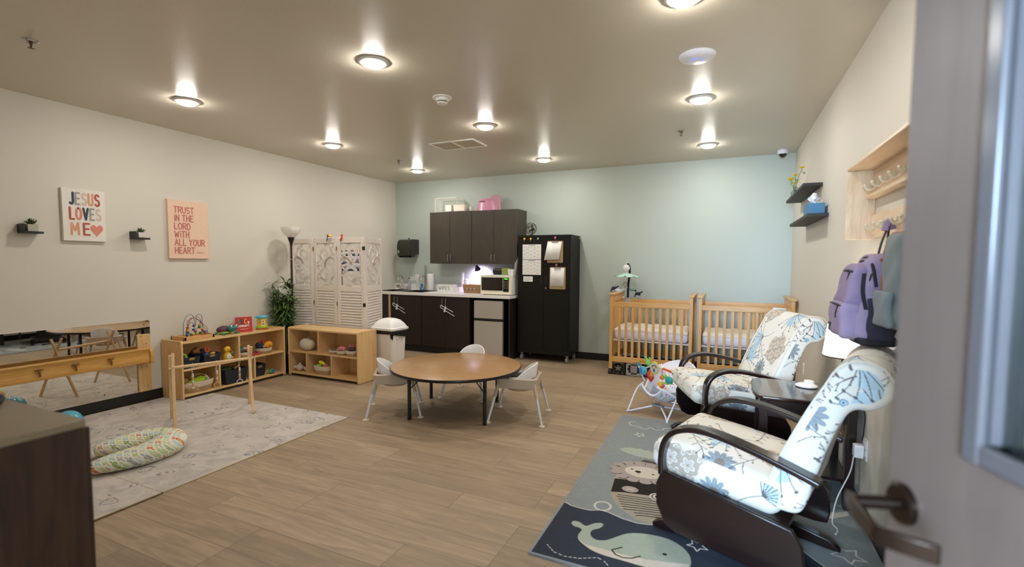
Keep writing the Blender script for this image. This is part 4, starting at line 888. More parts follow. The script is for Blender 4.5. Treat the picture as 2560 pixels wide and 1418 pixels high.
t = thing('toy_car', 'brown and orange toy vehicle tipped on top of the bins', 'toy', (-5.02, 3.12, SA+.12)); c = Vector((-5.02, 3.135, SA+.155)); R_ = Rx(.5)
MB().obox(c, (.07, .09, .045), R_, taper=.8).build('body', mat('brown_toy', '#8a5a2c', rough=.45), t, bevel=.008)
for sy_ in (-1, 1):
    for sz in (-1, 1): MB().cyl(c+R_ @ Vector((sz*.038, sy_*.035, -.022)), c+R_ @ Vector((sz*.052, sy_*.035, -.022)), .02).build('wheel', blackp, t)
ring(-4.98, 3.225, SA+.15, .022, .012, mat('orange_ring', '#c85a28', rough=.4), 'orange ring toy on top of the navy bins', Ry(1.2))
t = thing('toy_ball', 'blue ball in the navy bin beside the duck', 'ball', (-4.95, 3.21, SA+.08)); MB().sph((-4.965, 3.205, SA+.10), .028, 20).build('ball', mat('blue_ball', '#31559a', rough=.4), t); MB().tube([Vector((-4.965, 3.205, SA+.10))+Vector((0, .0283*math.cos(k*PI/12), .0283*math.sin(k*PI/12))) for k in range(24)], .0012, 6, closed=True).build('seam', navy, t)
t = thing('toy_cup', 'yellow bowl toy in the navy bin beside the duck', 'toy', (-4.965, 3.27, SA+.09)); MB().lathe([(0, .0), (.02, .002), (.036, .02), (.038, .034), (.035, .034), (.032, .02), (0, .006)], (-4.965, 3.275, SA+.125), 24, R=Rx(PI*.97)).build('bowl', mat('mustard_bowl', '#c9a62f', rough=.45), t)
# duck
t = thing('duck_toy', 'yellow plastic duck toy with orange bill on the upper shelf', 'toy', (-4.94, 3.42, SA)); yel = mat('duck_yellow', '#e9bd2e', rough=.35); org = mat('duck_orange', '#dd6a24', rough=.4)
c = Vector((-4.945, 3.425, SA))
MB().lathe([(.022, .006), (.038, .012), (.043, .04), (.040, .065), (.030, .085), (.022, .095)], c, 28).build('body', yel, t)
MB().sph(c+Vector((0, 0, .125)), (.034, .037, .036), 24).build('head', yel, t)
mb = MB(); mb.sph(c+Vector((.036, .006, .116)), (.016, .018, .008), 14); mb.build('bill', org, t)
for dy in (-.010, .022): MB().sph(c+Vector((.031, dy, .134)), .005, 10).build('eye', eyeb, t)
for dy in (-.03, .03): MB().sph(c+Vector((.022, dy, .007)), (.028, .018, .007), 14).build('foot', org, t)
MB().sph(c+Vector((.037, -.004, .045)), (.012, .03, .03), 18).build('patch', mat('duck_patch', '#e6dcdc', rough=.5, var=.5, scale=120), t)
MB().sph(c+Vector((.01, .045, .075)), (.012, .012, .022), 12, R=Rx(-.5)).build('wing', mat('duck_teal', '#4a8f96'), t); MB().sph(c+Vector((.04, .028, .035)), (.012, .014, .012), 12).build('chick', yel, t)
# rope baskets
rope = mat('cotton_rope', '#ddd0bb', rough=.95, var=.08, scale=60, bump=.9, bscale=160); rope2 = mat('jute_rope', '#b99b70', rough=.95, var=.1, scale=60, bump=.9, bscale=160)
def basket(x, y, z, rx, ry, h, label, a=0, tip=0.0, gr='rope baskets in the low shelves'):
    t = thing('rope_basket', label, 'basket', (x, y, z), a, group=gr, local=True); nr = max(4, int(h/.0095)); rr = h/nr/2*1.1
    for nm, mt_, k0, k1 in (('lower_weave', rope2, 0, nr//2), ('upper_weave', rope, nr//2, nr)):
        mb = MB()
        for k in range(k0, k1):
            f_ = .80+.20*math.sin((k+.5)/nr*PI/2); mb.tube([(rx*f_*math.cos(2*PI*q/28), ry*f_*math.sin(2*PI*q/28), rr+k*h/nr+tip*math.cos(2*PI*q/28)*(k/nr)) for q in range(28)], rr, 6, closed=True)
        if k0 == 0: mb.lathe([(0, .002), (1, .002), (1, .006), (0, .006)], (0, 0, 0), 28, sx=rx*.82, sy=ry*.82)
        mb.build(nm, mt_, t)
    return t
basket(-5.00, 3.12, .0495, .10, .165, .10, 'wide rope basket of plush toys in the bottom left compartment of the low shelf', tip=.01)
t = thing('plush_toy', 'lime green crocodile plush lying in the wide rope basket', 'plush toy', (-4.97, 3.07, .12)); lime = mat('lime_plush', '#9fc02f', rough=.95, bump=.6, bscale=300)
MB().tube([(-4.97, 2.98, .125), (-4.97, 3.04, .14), (-4.97, 3.10, .155), (-4.97, 3.15, .16), (-4.975, 3.20, .155)], [.022, .028, .040, .042, .02], 14).build('body', lime, t)
MB().sph((-4.955, 3.17, .175), (.02, .03, .02), 14).build('head', lime, t); 
for dy in (-.02, .02): MB().sph((-4.94, 3.12+dy*2, .13), (.015, .012, .022), 10, R=Rx(.4)).build('leg', lime, t)
t = thing('plush_toy', 'tan rabbit plush with long ears behind the green crocodile plush', 'plush toy', (-5.05, 3.05, .12)); tan = mat('tan_plush', '#b39468', rough=.95, bump=.6, bscale=300)
MB().sph((-5.05, 3.03, .16), (.035, .045, .035), 16).build('body', tan, t); MB().sph((-5.03, 3.09, .185), .026, 14).build('head', tan, t)
for k in (0, 1): MB().tube([(-5.03, 3.10+.02*k, .195), (-5.02, 3.14+.02*k, .215), (-5.0, 3.17+.02*k, .205)], [.009, .011, .005], 8).build('ear', tan, t)
t = thing('plush_toy', 'white and pink small plush at the right end of the wide rope basket', 'plush toy', (-5.0, 3.23, .13)); wpl = mat('white_plush', '#d9cfc2', rough=.95, bump=.6, bscale=300)
MB().sph((-5.0, 3.225, .15), (.03, .03, .026), 14).build('body', wpl, t); MB().sph((-4.98, 3.21, .175), .018, 12).build('head', wpl, t)
for k in (-1, 1): MB().tube([(-4.98, 3.21, .185), (-4.985, 3.195+k*.015, .21)], [.006, .003], 6).build('ear', mat('pink_plush', '#c99a90', rough=.95), t)
t = thing('plush_toy', 'dark green leafy plush toy lying in the bottom middle navy bin', 'plush toy', (-5.0, 3.45, .18)); dg = mat('dark_green_plush', '#36502c', rough=.95, var=.4, scale=80)
MB().sph((-5.0, 3.44, .205), (.05, .06, .03), 18).build('body', dg, t)
for k in range(6): MB().sph((-5.0+.04*math.cos(k), 3.44+.05*math.sin(k), .225), (.02, .01, .006), 8, R=Rz(k)).build('leaf', dg, t)
t = MB().obox((-4.99, 3.555, .215), (.05, .075, .022), Rx(.5)).build('wood_block', mat('block_tan', '#b98342', rough=.5), None, bevel=.006); tag(t, 'tan wooden block sticking out of the bottom middle navy bin', 'block')
# rattle with coloured strings
t = thing('rattle_toy', 'teal cage rattle with coloured strings at the bottom right corner of the wall shelf', 'toy', (-4.95, 4.0, .05)); c = Vector((-4.945, 3.985, .078))
mb = MB()
for k in range(8):
    a = k*PI/4; mb.tube([c+Vector((.006*math.cos(a), -.032, .006*math.sin(a))), c+Vector((.026*math.cos(a), -.012, .026*math.sin(a))), c+Vector((.026*math.cos(a), .012, .026*math.sin(a))), c+Vector((.006*math.cos(a), .032, .006*math.sin(a)))], .004, 6)
mb.build('cage', mat('teal_light', '#3fa3a8', rough=.4), t); MB().sph(c, .016, 14).build('inner_ball', navy, t)
for c_, pts in (('#9cc23a', [(0, -.03, .0), (.01, -.07, .03), (.01, -.10, .0), (.01, -.12, -.027)]), ('#d9432c', [(0, .03, 0), (.04, .05, -.02), (.06, .07, -.024)]), ('#4a62b8', [(0, .03, 0), (.03, .07, -.01), (.06, .09, -.024)]), ('#e3b62c', [(0, .02, -.01), (.03, .04, -.024), (.05, .03, -.024)])):
    MB().tube(smooth_path([c+Vector(p) for p in pts], 5), .0035, 6).build('string', mat('string_'+c_[1:], c_), t)
# upper right compartment of shelf A
basket(-4.99, 3.63, SA, .09, .075, .06, 'rope basket of colourful cloth toys on the upper right shelf, left one')
basket(-4.99, 3.905, SA, .09, .09, .065, 'rope basket holding the orange fish plush on the upper right shelf')
t = thing('cloth_toy', 'crumpled patterned cloth toy with green and blue print in the upper rope basket', 'toy', (-4.99, 3.61, SA+.05)); MB().sph((-4.99, 3.605, SA+.085), (.055, .05, .04), 20).build('body', mat('patchwork_cloth', '#4c6e62', rough=.9, var=.8, scale=45), t); MB().sph((-4.96, 3.64, SA+.10), (.02, .03, .012), 12).build('flap', wpl, t)
t = thing('cloth_toy', 'orange red soft toy lying in the upper rope basket beside the patterned cloth', 'toy', (-4.97, 3.67, SA+.05)); MB().sph((-4.965, 3.672, SA+.08), (.045, .035, .026), 18).build('body', mat('coral_plush', '#cf5a3e', rough=.9), t); MB().sph((-4.935, 3.69, SA+.09), (.015, .015, .012), 10).build('tag', wpl, t)
t = thing('rattle_stick', 'dark pink rattle stick lying between the two upper rope baskets', 'toy', (-4.945, 3.77, SA)); crm = mat('crimson_plastic', '#b3293f', rough=.35)
MB().tube([(-4.94, 3.735, SA+.014), (-4.94, 3.80, SA+.014)], .010, 10).build('handle', crm, t); MB().sph((-4.94, 3.735, SA+.018), .017, 14).build('knob', crm, t); MB().sph((-4.94, 3.803, SA+.018), .017, 14).build('knob', crm, t)
t = thing('plush_toy', 'orange fish plush with red fins in the upper right rope basket', 'plush toy', (-4.98, 3.91, SA+.05)); ofp = mat('orange_plush', '#e39a2a', rough=.95, bump=.5, bscale=300); rfp = mat('red_plush', '#c62f2a', rough=.95)
MB().sph((-4.955, 3.94, SA+.095), (.045, .058, .045), 22).build('head', ofp, t); MB().sph((-4.99, 3.86, SA+.095), (.045, .05, .046), 18).build('body', mat('navy_teal_plush', '#2c4150', rough=.95, var=.5, scale=60), t)
MB().sph((-4.912, 3.93, SA+.095), .006, 10).build('eye', eyeb, t)
for dy, dz, sc2 in ((-.02, .055, .03), (-.055, .045, .022), (.01, .05, .018)): MB().tube([(-4.975, 3.91+dy, SA+.09+dz*.6), (-4.975, 3.91+dy-.01, SA+.09+dz+sc2*.5)], [.018, .004], 8).build('fin', rfp, t)
MB().sph((-4.93, 3.875, SA+.085), (.016, .024, .014), 12).build('side_fin', mat('striped_coral', '#d4776a', rough=.9), t)
# ---------------------------------------------------------------- things inside shelf B
t = thing('plush_ball', 'large cream and white soft ball toy with ribbon tags on the upper shelf', 'plush toy', (-4.68, 4.27, SA)); c = Vector((-4.665, 4.27, SA+.075))
MB().sph(c, (.10, .075, .075), 32).build('body', mat('cream_plush', '#dcd3b8', rough=.95, bump=.5, bscale=250), t)
mb = MB(); mb.sph(c+Vector((-.012, -.004, .002)), (.094, .074, .075), 28); mb.build('white_half', mat('grey_white_plush', '#cfd0c8', rough=.95, bump=.5, bscale=250), t)
for dx, dz, c_ in ((-.085, .065, '#d2532c'), (-.112, .0, '#e2ddd6'), (.02, .085, '#9a9a90'), (.085, .045, '#d8cf92'), (.10, -.05, '#2c4a8c')): MB().obox(c+Vector((dx, -.01, dz)), (.03, .006, .022), Ry(math.atan2(dx, dz) if dz else 1.5), taper=.8).build('ribbon_tag', mat('ribbon_'+c_[1:], c_), t, bevel=.002)
basket(-4.215, 4.245, SA, .062, .055, .042, 'small rope basket on the upper shelf, leftmost of the three')
basket(-4.08, 4.225, SA, .062, .055, .05, 'small rope basket with pink plush on the upper shelf, middle of the three')
basket(-3.93, 4.225, SA, .07, .06, .062, 'small rope basket on the upper shelf, rightmost of the three, by the end panel')
def blob(name, label, parts, cat='toy'):
    c = parts[0][1]; t = thing(name, label, cat, (c[0], c[1], c[2]-parts[0][2][2]))
    for nm, p, r_, m_ in parts: MB().sph(p, r_, 16).build(nm, m_, t)
    return t
gpl = mat('grey_green_toy', '#6c7a6a', rough=.8, var=.5, scale=90); ppl = mat('rose_plush', '#d38a86', rough=.95); bpl = mat('brown_plush', '#5a4538', rough=.95)
blob('plush_toy', 'grey green little toys heaped in the leftmost small rope basket', [('body', (-4.215, 4.25, SA+.045), (.045, .03, .022), gpl), ('head', (-4.185, 4.24, SA+.062), (.016, .014, .014), mat('rust_toy', '#8c4a36'))])
blob('plush_toy', 'round rose pink plush in the middle small rope basket', [('body', (-4.09, 4.23, SA+.066), (.042, .034, .032), ppl), ('head', (-4.045, 4.22, SA+.072), (.028, .026, .028), ppl), ('ear', (-4.125, 4.22, SA+.06), (.02, .02, .02), ppl)], 'plush toy')
blob('plush_toy', 'dark brown and pink plush in the rightmost small rope basket', [('body', (-3.93, 4.23, SA+.075), (.05, .036, .03), bpl), ('head', (-3.90, 4.215, SA+.115), (.024, .022, .024), mat('mauve_plush', '#9a6468', rough=.95)), ('ear', (-3.95, 4.22, SA+.115), (.012, .01, .016), ppl)], 'plush toy')
blob('plush_toy', 'white and pink penguin plush on the bottom shelf left of the small basket', [('body', (-4.77, 4.235, .092), (.048, .042, .042), mat('pale_pink_plush', '#d9c4bc', rough=.95)), ('head', (-4.755, 4.225, .138), (.015, .014, .016), wpl), ('snout', (-4.815, 4.20, .10), (.02, .016, .016), wpl)], 'plush toy')
basket(-4.655, 4.26, .0495, .055, .05, .06, 'small rope basket on the bottom left shelf behind the penguin plush')
blob('plush_toy', 'navy and cream plush in the small basket on the bottom left shelf', [('body', (-4.655, 4.25, .125), (.035, .03, .024), mat('navy_plush', '#2a3148', rough=.95)), ('head', (-4.635, 4.26, .175), (.026, .024, .030), wpl)], 'plush toy')
basket(-4.385, 4.235, .0495, .125, .065, .10, 'large rope basket of toys on the bottom middle shelf in front of the folding screen')
t = thing('toy_cob', 'yellow corn toy on top of the large bottom basket', 'toy', (-4.385, 4.22, .16)); MB().tube([(-4.43, 4.22, .195), (-4.41, 4.22, .192), (-4.37, 4.22, .180), (-4.335, 4.22, .168)], [.012, .024, .024, .01], 14).build('body', mat('corn_yellow', '#e5cf3a', rough=.5), t); MB().sph((-4.335, 4.225, .168), (.03, .012, .014), 10).build('leaf', mat('olive_toy', '#7c7f3a'), t)
t = thing('toy_pepper', 'bright green toy vegetable in the large bottom basket', 'toy', (-4.41, 4.21, .12)); MB().sph((-4.42, 4.205, .148), (.04, .024, .02), 16).build('body', mat('pea_green', '#8fcf4a', rough=.5), t); MB().tube([(-4.38, 4.205, .15), (-4.365, 4.205, .165)], .004, 6).build('stem', dg, t)
t = thing('toy_carrot', 'orange red toy vegetable at the right of the large bottom basket', 'toy', (-4.31, 4.22, .12)); MB().tube([(-4.345, 4.21, .145), (-4.31, 4.21, .15), (-4.275, 4.215, .148)], [.016, .018, .008], 12).build('body', mat('carrot_red', '#d9573a', rough=.5), t); MB().sph((-4.27, 4.215, .15), (.012, .01, .008), 8).build('top', mat('pea_green', '#8fcf4a'), t)
# ---------------------------------------------------------------- folding screen
scr = mat('whitewashed_wood', '#e6dcd2', rough=.7, var=.06, scale=12)
pnts = [(-5.205, 4.515), (-4.858, 4.575), (-4.447, 4.556), (-4.012, 4.553), (-4.165, 5.045)]
t = thing('folding_screen', 'white washed four panel folding screen with carved scrolls and louvered bottoms', 'folding screen', (-4.45, 4.56, 0))
SH = 1.70
def spiral(cx, cy, r0, r1, a0, turns, flip=1, n=26): return [(cx+flip*(r0+(r1-r0)*k/n)*math.cos(a0+turns*2*PI*k/n), cy+(r0+(r1-r0)*k/n)*math.sin(a0+turns*2*PI*k/n)) for k in range(n+1)]
for i in range(4):
    (xa, ya), (xb, yb) = pnts[i], pnts[i+1]; d = Vector((xb-xa, yb-ya, 0)); L = d.length; d.normalize(); nrm = Vector((d.y, -d.x, 0))
    o = Vector((xa, ya, 0))
    G = (lambda o, d, nrm: (lambda a, b_, s_=0.0: tuple(o+d*a+nrm*s_+Vector((0, 0, b_)))))(o, d, nrm)
    g = .004; st = .046
    mb = MB()
    def bx_(a0, b0, a1, b1, s0=-.011, s1=.011, mb=mb): mb.prism([G(a0, b0, s0), G(a1, b0, s0), G(a1, b1, s0), G(a0, b1, s0)], [G(a0, b0, s1), G(a1, b0, s1), G(a1, b1, s1), G(a0, b1, s1)])
    bx_(g, .006, g+st, SH); bx_(L-g-st, .006, L-g, SH); bx_(g+st, SH-.07, L-g-st, SH-.01); bx_(g+st, 1.03, L-g-st, 1.09); bx_(g+st, .06, L-g-st, .12)
    fr = mb.build('panel_frame', scr, t, bevel=.002)
    mb = MB(); z = .13; x0, x1 = g+st, L-g-st
    while z < 1.03: mb.prism([G(x0, z, .010), G(x1, z, .010), G(x1, z+.025, -.010), G(x0, z+.025, -.010)], [G(x0, z+.005, .013), G(x1, z+.005, .013), G(x1, z+.030, -.007), G(x0, z+.030, -.007)]); z += .0345
    mb.build('louver', scr, fr)
    # carved scroll fretwork built of raised strokes on a pierced field
    mb = MB(); cxm = (x0+x1)/2; hw_ = (x1-x0)/2; z0, z1 = 1.09, SH-.07
    def st_(pts, wd, mb=mb):
        for (a, b_), (c_, e_) in zip(pts[:-1], pts[1:]):
            l = math.hypot(c_-a, e_-b_)
            if l < 1e-6: continue
            nx, ny = -(e_-b_)/l*wd/2, (c_-a)/l*wd/2; cl = lambda v, u: (min(max(v, x0), x1), min(max(u, z0), z1))
            q = [cl(a+nx, b_+ny), cl(a-nx, b_-ny), cl(c_-nx, e_-ny), cl(c_+nx, e_+ny)]; mb.prism([G(u, v, -.005) for u, v in q], [G(u, v, .005) for u, v in q])
    fl = 1 if i % 2 else -1
    for cz, k in ((z0+.135, 1), (z0+.405, -1)):
        st_(spiral(cxm-fl*.01, cz, hw_*.86, .018, -PI/2*k, 1.55*k, fl*1), .036)
        st_(arc(cxm+fl*hw_*.55, cz+k*.13, hw_*.6, .09, 0, 200), .028); st_(arc(cxm-fl*hw_*.6, cz-k*.12, hw_*.55, .085, -30, 180), .028)
        st_([(x0, cz+.12*k), (x0+hw_*.5, cz+.06*k), (x0, cz-.02*k)], .018); st_([(x1, cz-.12*k), (x1-hw_*.4, cz-.07*k), (x1, cz+.02*k)], .018)
    st_([(x0, z0+.004), (x1, z0+.004)], .02); st_([(x0, z1-.004), (x1, z1-.004)], .02); st_([(x0+.004, z0), (x0+.004, z1)], .016); st_([(x1-.004, z0), (x1-.004, z1)], .016)
    st_([(x0, (z0+z1)/2-.02), (cxm, (z0+z1)/2+.02), (x1, (z0+z1)/2)], .026)
    mb.build('fretwork', scr, fr, fixn=True)
hinge = mat('black_hinge', '#1a1612', rough=.5); bh = mat('brass_hinge', '#9a7a2c', rough=.4, metal=.8)
for z in (1.56, .87): MB().obox((-4.012, 4.538, z), (.034, .012, .045)).build('hinge', hinge, t)
for x, y in ((-4.858, 4.56), (-4.447, 4.541)):
    for z in (1.56, .87): MB().obox((x, y, z), (.01, .01, .05)).build('hinge', bh, t)
# cabinet behind the screen: hanging things seen through its fretwork
def clip(name, label, pts, r, m, extra=None):
    t = thing(name, label, 'clip', pts[0]); MB().tube(smooth_path(pts, 5), r, 8).build('body', m, t)
    if extra: extra(t)
    return t
def beak(t): MB().tube([(-4.575, 4.545, 1.725), (-4.55, 4.54, 1.722), (-4.51, 4.535, 1.708)], [.010, .016, .004], 10).build('bill', mat('toucan_yellow', '#ecbf2c', rough=.4), t); MB().sph((-4.585, 4.545, 1.725), (.018, .012, .014), 12).build('head', mat('navy_toy', '#26305a', rough=.4), t)
clip('toucan_toy', 'navy toucan shaped clip with yellow bill hanging on the folding screen top', [(-4.60, 4.535, 1.655), (-4.585, 4.53, 1.68), (-4.59, 4.535, 1.70), (-4.585, 4.545, 1.715)], [.006]*15+[.009], mat('navy_toy', '#26305a', rough=.4), beak)
clip('parrot_toy', 'small red bird shaped clip hanging on the folding screen top', [(-4.375, 4.53, 1.655), (-4.36, 4.53, 1.68), (-4.35, 4.535, 1.70), (-4.362, 4.54, 1.725)], .009, mat('red_toy', '#c9402e', rough=.4), lambda t: MB().sph((-4.358, 4.545, 1.722), (.018, .012, .014), 12).build('head', M['red_toy'], t))
dr = thing('hanging_towel', 'blue and white striped cloth hanging behind the fretwork of the folding screen', 'cloth', (-4.43, 4.72, 1.2))
cl1 = mat('blue_cloth', '#4a5578', rough=.9, var=.5, scale=30); 
mb = MB(); 
for k in range(13):
    a = -4.50+.011*k
for z0, z1, mi in ((1.28, 1.31, 0), (1.31, 1.36, 1), (1.36, 1.39, 0), (1.39, 1.47, 1), (1.47, 1.50, 0)):
    n = 14; vs = [(-4.52+.30*k/n, 4.70+.012*math.sin(k*1.7), z) for z in (z0, z1) for k in range(n+1)]; mb.add(vs, [(k, k+1, n+2+k, n+1+k) for k in range(n)], mi)
mb.build('cloth', [cl1, mat('white_cloth', '#c9cdd6', rough=.9, var=.3, scale=20)], dr, solid=.006); MB().cyl((-4.53, 4.705, 1.535), (-4.20, 4.705, 1.535), .006).build('hanger_rod', blackp, dr)
for s_ in (-4.52, -4.21): MB().cyl((s_, 4.705, .0), (s_, 4.705, 1.535), .006).build('stand_leg', blackp, dr)
# ---------------------------------------------------------------- floor lamp
t = thing('floor_lamp', 'black torchiere floor lamp with frosted bowl shade beside the folding screen', 'floor lamp', (-4.965, 4.315, 0)); lx, ly = -4.965, 4.315
MB().lathe([(.065, .001), (.065, .012), (.03, .02), (.012, .03)], (lx, ly, 0), 32).build('base', blackp, t)
MB().cyl((lx, ly, .02), (lx, ly, 1.62), .011).build('pole', blackp, t)
MB().cyl((lx, ly, 1.42), (lx, ly, 1.428), .0125).build('pole_ring', chrome, t)
MB().lathe([(.012, 1.58), (.018, 1.62), (.038, 1.68), (.042, 1.70), (.03, 1.70)], (lx, ly, 0), 32).build('shade_holder', blackp, t)
frost = mat('frosted_glass', '#faf7f2', rough=.4, trans=.25)
MB().lathe([(.04, 1.695), (.085, 1.735), (.110, 1.785), (.118, 1.82), (.115, 1.82), (.105, 1.787), (.08, 1.742), (.035, 1.70)], (lx, ly, 0), 40).build('lamp_shade', frost, t)
MB().tube(smooth_path([(lx, ly, 1.17), (lx-.035, ly-.01, 1.175), (lx-.05, ly-.02, 1.14), (lx-.03, ly-.03, 1.11), (lx-.0, ly-.035, 1.10)], 5), .006, 8).build('side_arm', blackp, t)
Rr = Vector((-.8, -.2, -.55)).to_track_quat('Z', 'Y').to_matrix()
MB().lathe([(.012, -.05), (.034, -.04), (.038, -.01), (.042, 0)], (lx, ly-.04, 1.085), 24, R=Rr).build('side_shade_holder', blackp, t); MB().lathe([(.042, 0), (.075, .05), (.088, .09), (.085, .09), (.07, .048), (.038, .002)], (lx, ly-.04, 1.085), 28, R=Rr).build('side_shade', frost, t)
# ---------------------------------------------------------------- bamboo plant
t = thing('bamboo_plant', 'leafy green artificial bamboo plant in the corner beside the floor lamp', 'plant', (-5.09, 4.30, 0)); px, py = -5.09, 4.28
MB().lathe([(.085, .002), (.10, .10), (.11, .20), (.10, .20), (.09, .17), (0, .17)], (px, py, 0), 28).build('pot', blackp, t)
MB().lathe([(0, .172), (.094, .173), (.094, .176), (0, .178)], (px, py, 0), 20).build('soil', M['soil'], t)
stems = MB(); lv = MB(); rnd = random.Random(5)
for k in range(17):
    a = rnd.uniform(0, 2*PI); top = Vector((px+.02+.17*math.cos(a)*rnd.uniform(.3, 1.0), py+.14*math.sin(a)*rnd.uniform(.3, 1), rnd.uniform(.82, 1.14)))
    top.x = max(top.x, XL+.03); base = Vector((px+.03*math.cos(a), py+.03*math.sin(a), .17)); path = smooth_path([base, base.lerp(top, .4)+Vector((0, 0, .05)), top], 8)
    stems.tube(path, .0045, 6)
    for i_ in range(3, len(path)):
        for q in range(6):
            p = path[i_]+Vector((rnd.uniform(-.02, .02), rnd.uniform(-.02, .02), rnd.uniform(-.03, .03))); az = rnd.uniform(0, 2*PI); el = rnd.uniform(-.5, .9); L = rnd.uniform(.10, .17)
            d = Vector((math.cos(az)*math.cos(el), math.sin(az)*math.cos(el), math.sin(el))); sd = d.cross(Vector((0, 0, 1))).normalized()*L*.11; dp = Vector((0, 0, -L*.18))
            e = p+d*L+dp
            if e.x < XL+.01 or p.z < .60 and e.z < .55: continue
            if e.y > 4.50: continue
            m1 = p+d*L*.45+Vector((0, 0, .004)); lv.add([p, m1-sd, e, m1+sd, m1+Vector((0, 0, .004))], [(0, 1, 4), (1, 2, 4), (2, 3, 4), (3, 0, 4)])
stems.build('stem', mat('bamboo_stem', '#3e4a22', rough=.6), t); lv.build('foliage', mat('bamboo_leaf', '#5d7b40', rough=.5, var=.45, scale=18), t, fixn=False)
# ---------------------------------------------------------------- trash bin
t = thing('trash_bin', 'tall white plastic trash bin with domed lid and black liner by the folding screen', 'trash bin', (-3.70, 4.625, 0), -.10, local=True)
wb = mat('bin_white_plastic', '#e9e4dc', rough=.4)
def rect_loft(secs, m_, nm, par, **kw):
    mb = MB(); n = None; vs = []
    for z, hx, hy, r in secs: ring_ = rrect(-hx, -hy, hx, hy, r, 5); n = len(ring_); vs += [(a, b_, z) for a, b_ in ring_]
    k = len(secs); fs = [(i*n+j, i*n+(j+1) % n, (i+1)*n+(j+1) % n, (i+1)*n+j) for i in range(k-1) for j in range(n)]+[tuple(range(n-1, -1, -1)), tuple((k-1)*n+j for j in range(n))]
    return mb.add(vs, fs).build(nm, m_, par, **kw)
body = rect_loft([(.002, .125, .105, .03), (.02, .13, .11, .03), (.56, .155, .13, .035), (.575, .157, .132, .035)], wb, 'body', t)
mb = MB(); rnd = random.Random(3); n = 64; vs = []
for lev, (z, g_) in enumerate(((.592, .004), (.56, .006), (.5, .009))):
    for k in range(n):
        q = rrect(-.155, -.131, .155, .131, .035, 15)[k]; u = Vector((q[0], q[1], 0)).normalized(); zz = z
        if lev == 2: zz = .515-.035*math.sin(k*.35+.6)-.012*math.sin(k*1.1)
        vs.append((q[0]+u.x*(g_+.003*math.sin(k*1.3)), q[1]+u.y*(g_+.003*math.sin(k*1.3)), zz))
mb.add(vs, [(i*n+j, i*n+(j+1) % n, (i+1)*n+(j+1) % n, (i+1)*n+j) for i in range(2) for j in range(n)]).build('liner', mat('black_liner', '#0d0d10', rough=.3), t, solid=.001)
lid = rect_loft([(.585, .172, .148, .03), (.595, .178, .153, .03), (.612, .178, .153, .03), (.618, .165, .14, .03), (.66, .15, .118, .04), (.70, .118, .085, .045), (.718, .07, .05, .04), (.722, .03, .02, .015)], mat('lid_white', '#f4f3f1', rough=.35), 'lid', t)
mb = MB(); mb.disc(0.03, -.04, .025, .016, lambda a, b_, s_=0: (a, b_, .715+s_)); mb.obox((-.06, .02, .712), (.06, .045, .004), Ry(-.15)); mb.build('label', mat('label_blue', '#4a9ac9', rough=.6), lid, smooth=False)
mb = MB(); F = lambda a, b_, s_=0.0: ((.127+.029*b_/.56)+.0035+s_, a-.03, b_)
mb.stroke(arc(0, .49, .02, .026, 60, 400, 12), .003, F); text(mb, 'nly', .028, .472, .045, .003, F, gap=.2); mb.build('handwriting', ink, body, smooth=False)
# ---------------------------------------------------------------- play gym
gw_ = wood('gym_beech', '#d6b080', '#e6c79a', 'z', rough=.5, scale=5, stretch=10)
t = thing('play_gym', 'wooden baby play gym with three hanging bead strings on the cream rug', 'play gym', (-4.18, 2.75, .006))
A_ = [(Vector((-4.12, 2.386, .0065)), Vector((-4.315, 2.50, .605))), (Vector((-4.44, 2.565, .0065)), Vector((-4.245, 2.455, .60)))]
off = Vector((.21, .555, 0))
for s_ in (0, 1):
    for f0, tp in A_:
        f1, t1 = f0+off*s_, tp+off*s_; d = (t1-f1); R_ = d.to_track_quat('Z', 'Y').to_matrix(); k = Vector((.0, 0, 0)) if f0 is A_[0][0] else off.normalized()*.016
        MB().obox((f1+t1)/2+k*(1 if s_ else -1), (.024, .016, d.length), R_).build('leg', gw_, t, bevel=.003)
c0 = Vector((-4.28, 2.477, .485)); c1_ = c0+off
MB().cyl(c0-off.normalized()*.005, c1_, .0135).build('cross_bar', wood('gym_beech_bar', '#d6b080', '#e6c79a', 'y', rough=.5), t)
cordm = mat('white_cord', '#e9e2d6', rough=.9); bw_ = mat('bead_natural', '#c9a576', rough=.6); bwh = mat('bead_white_painted', '#e8e4dc', rough=.4)
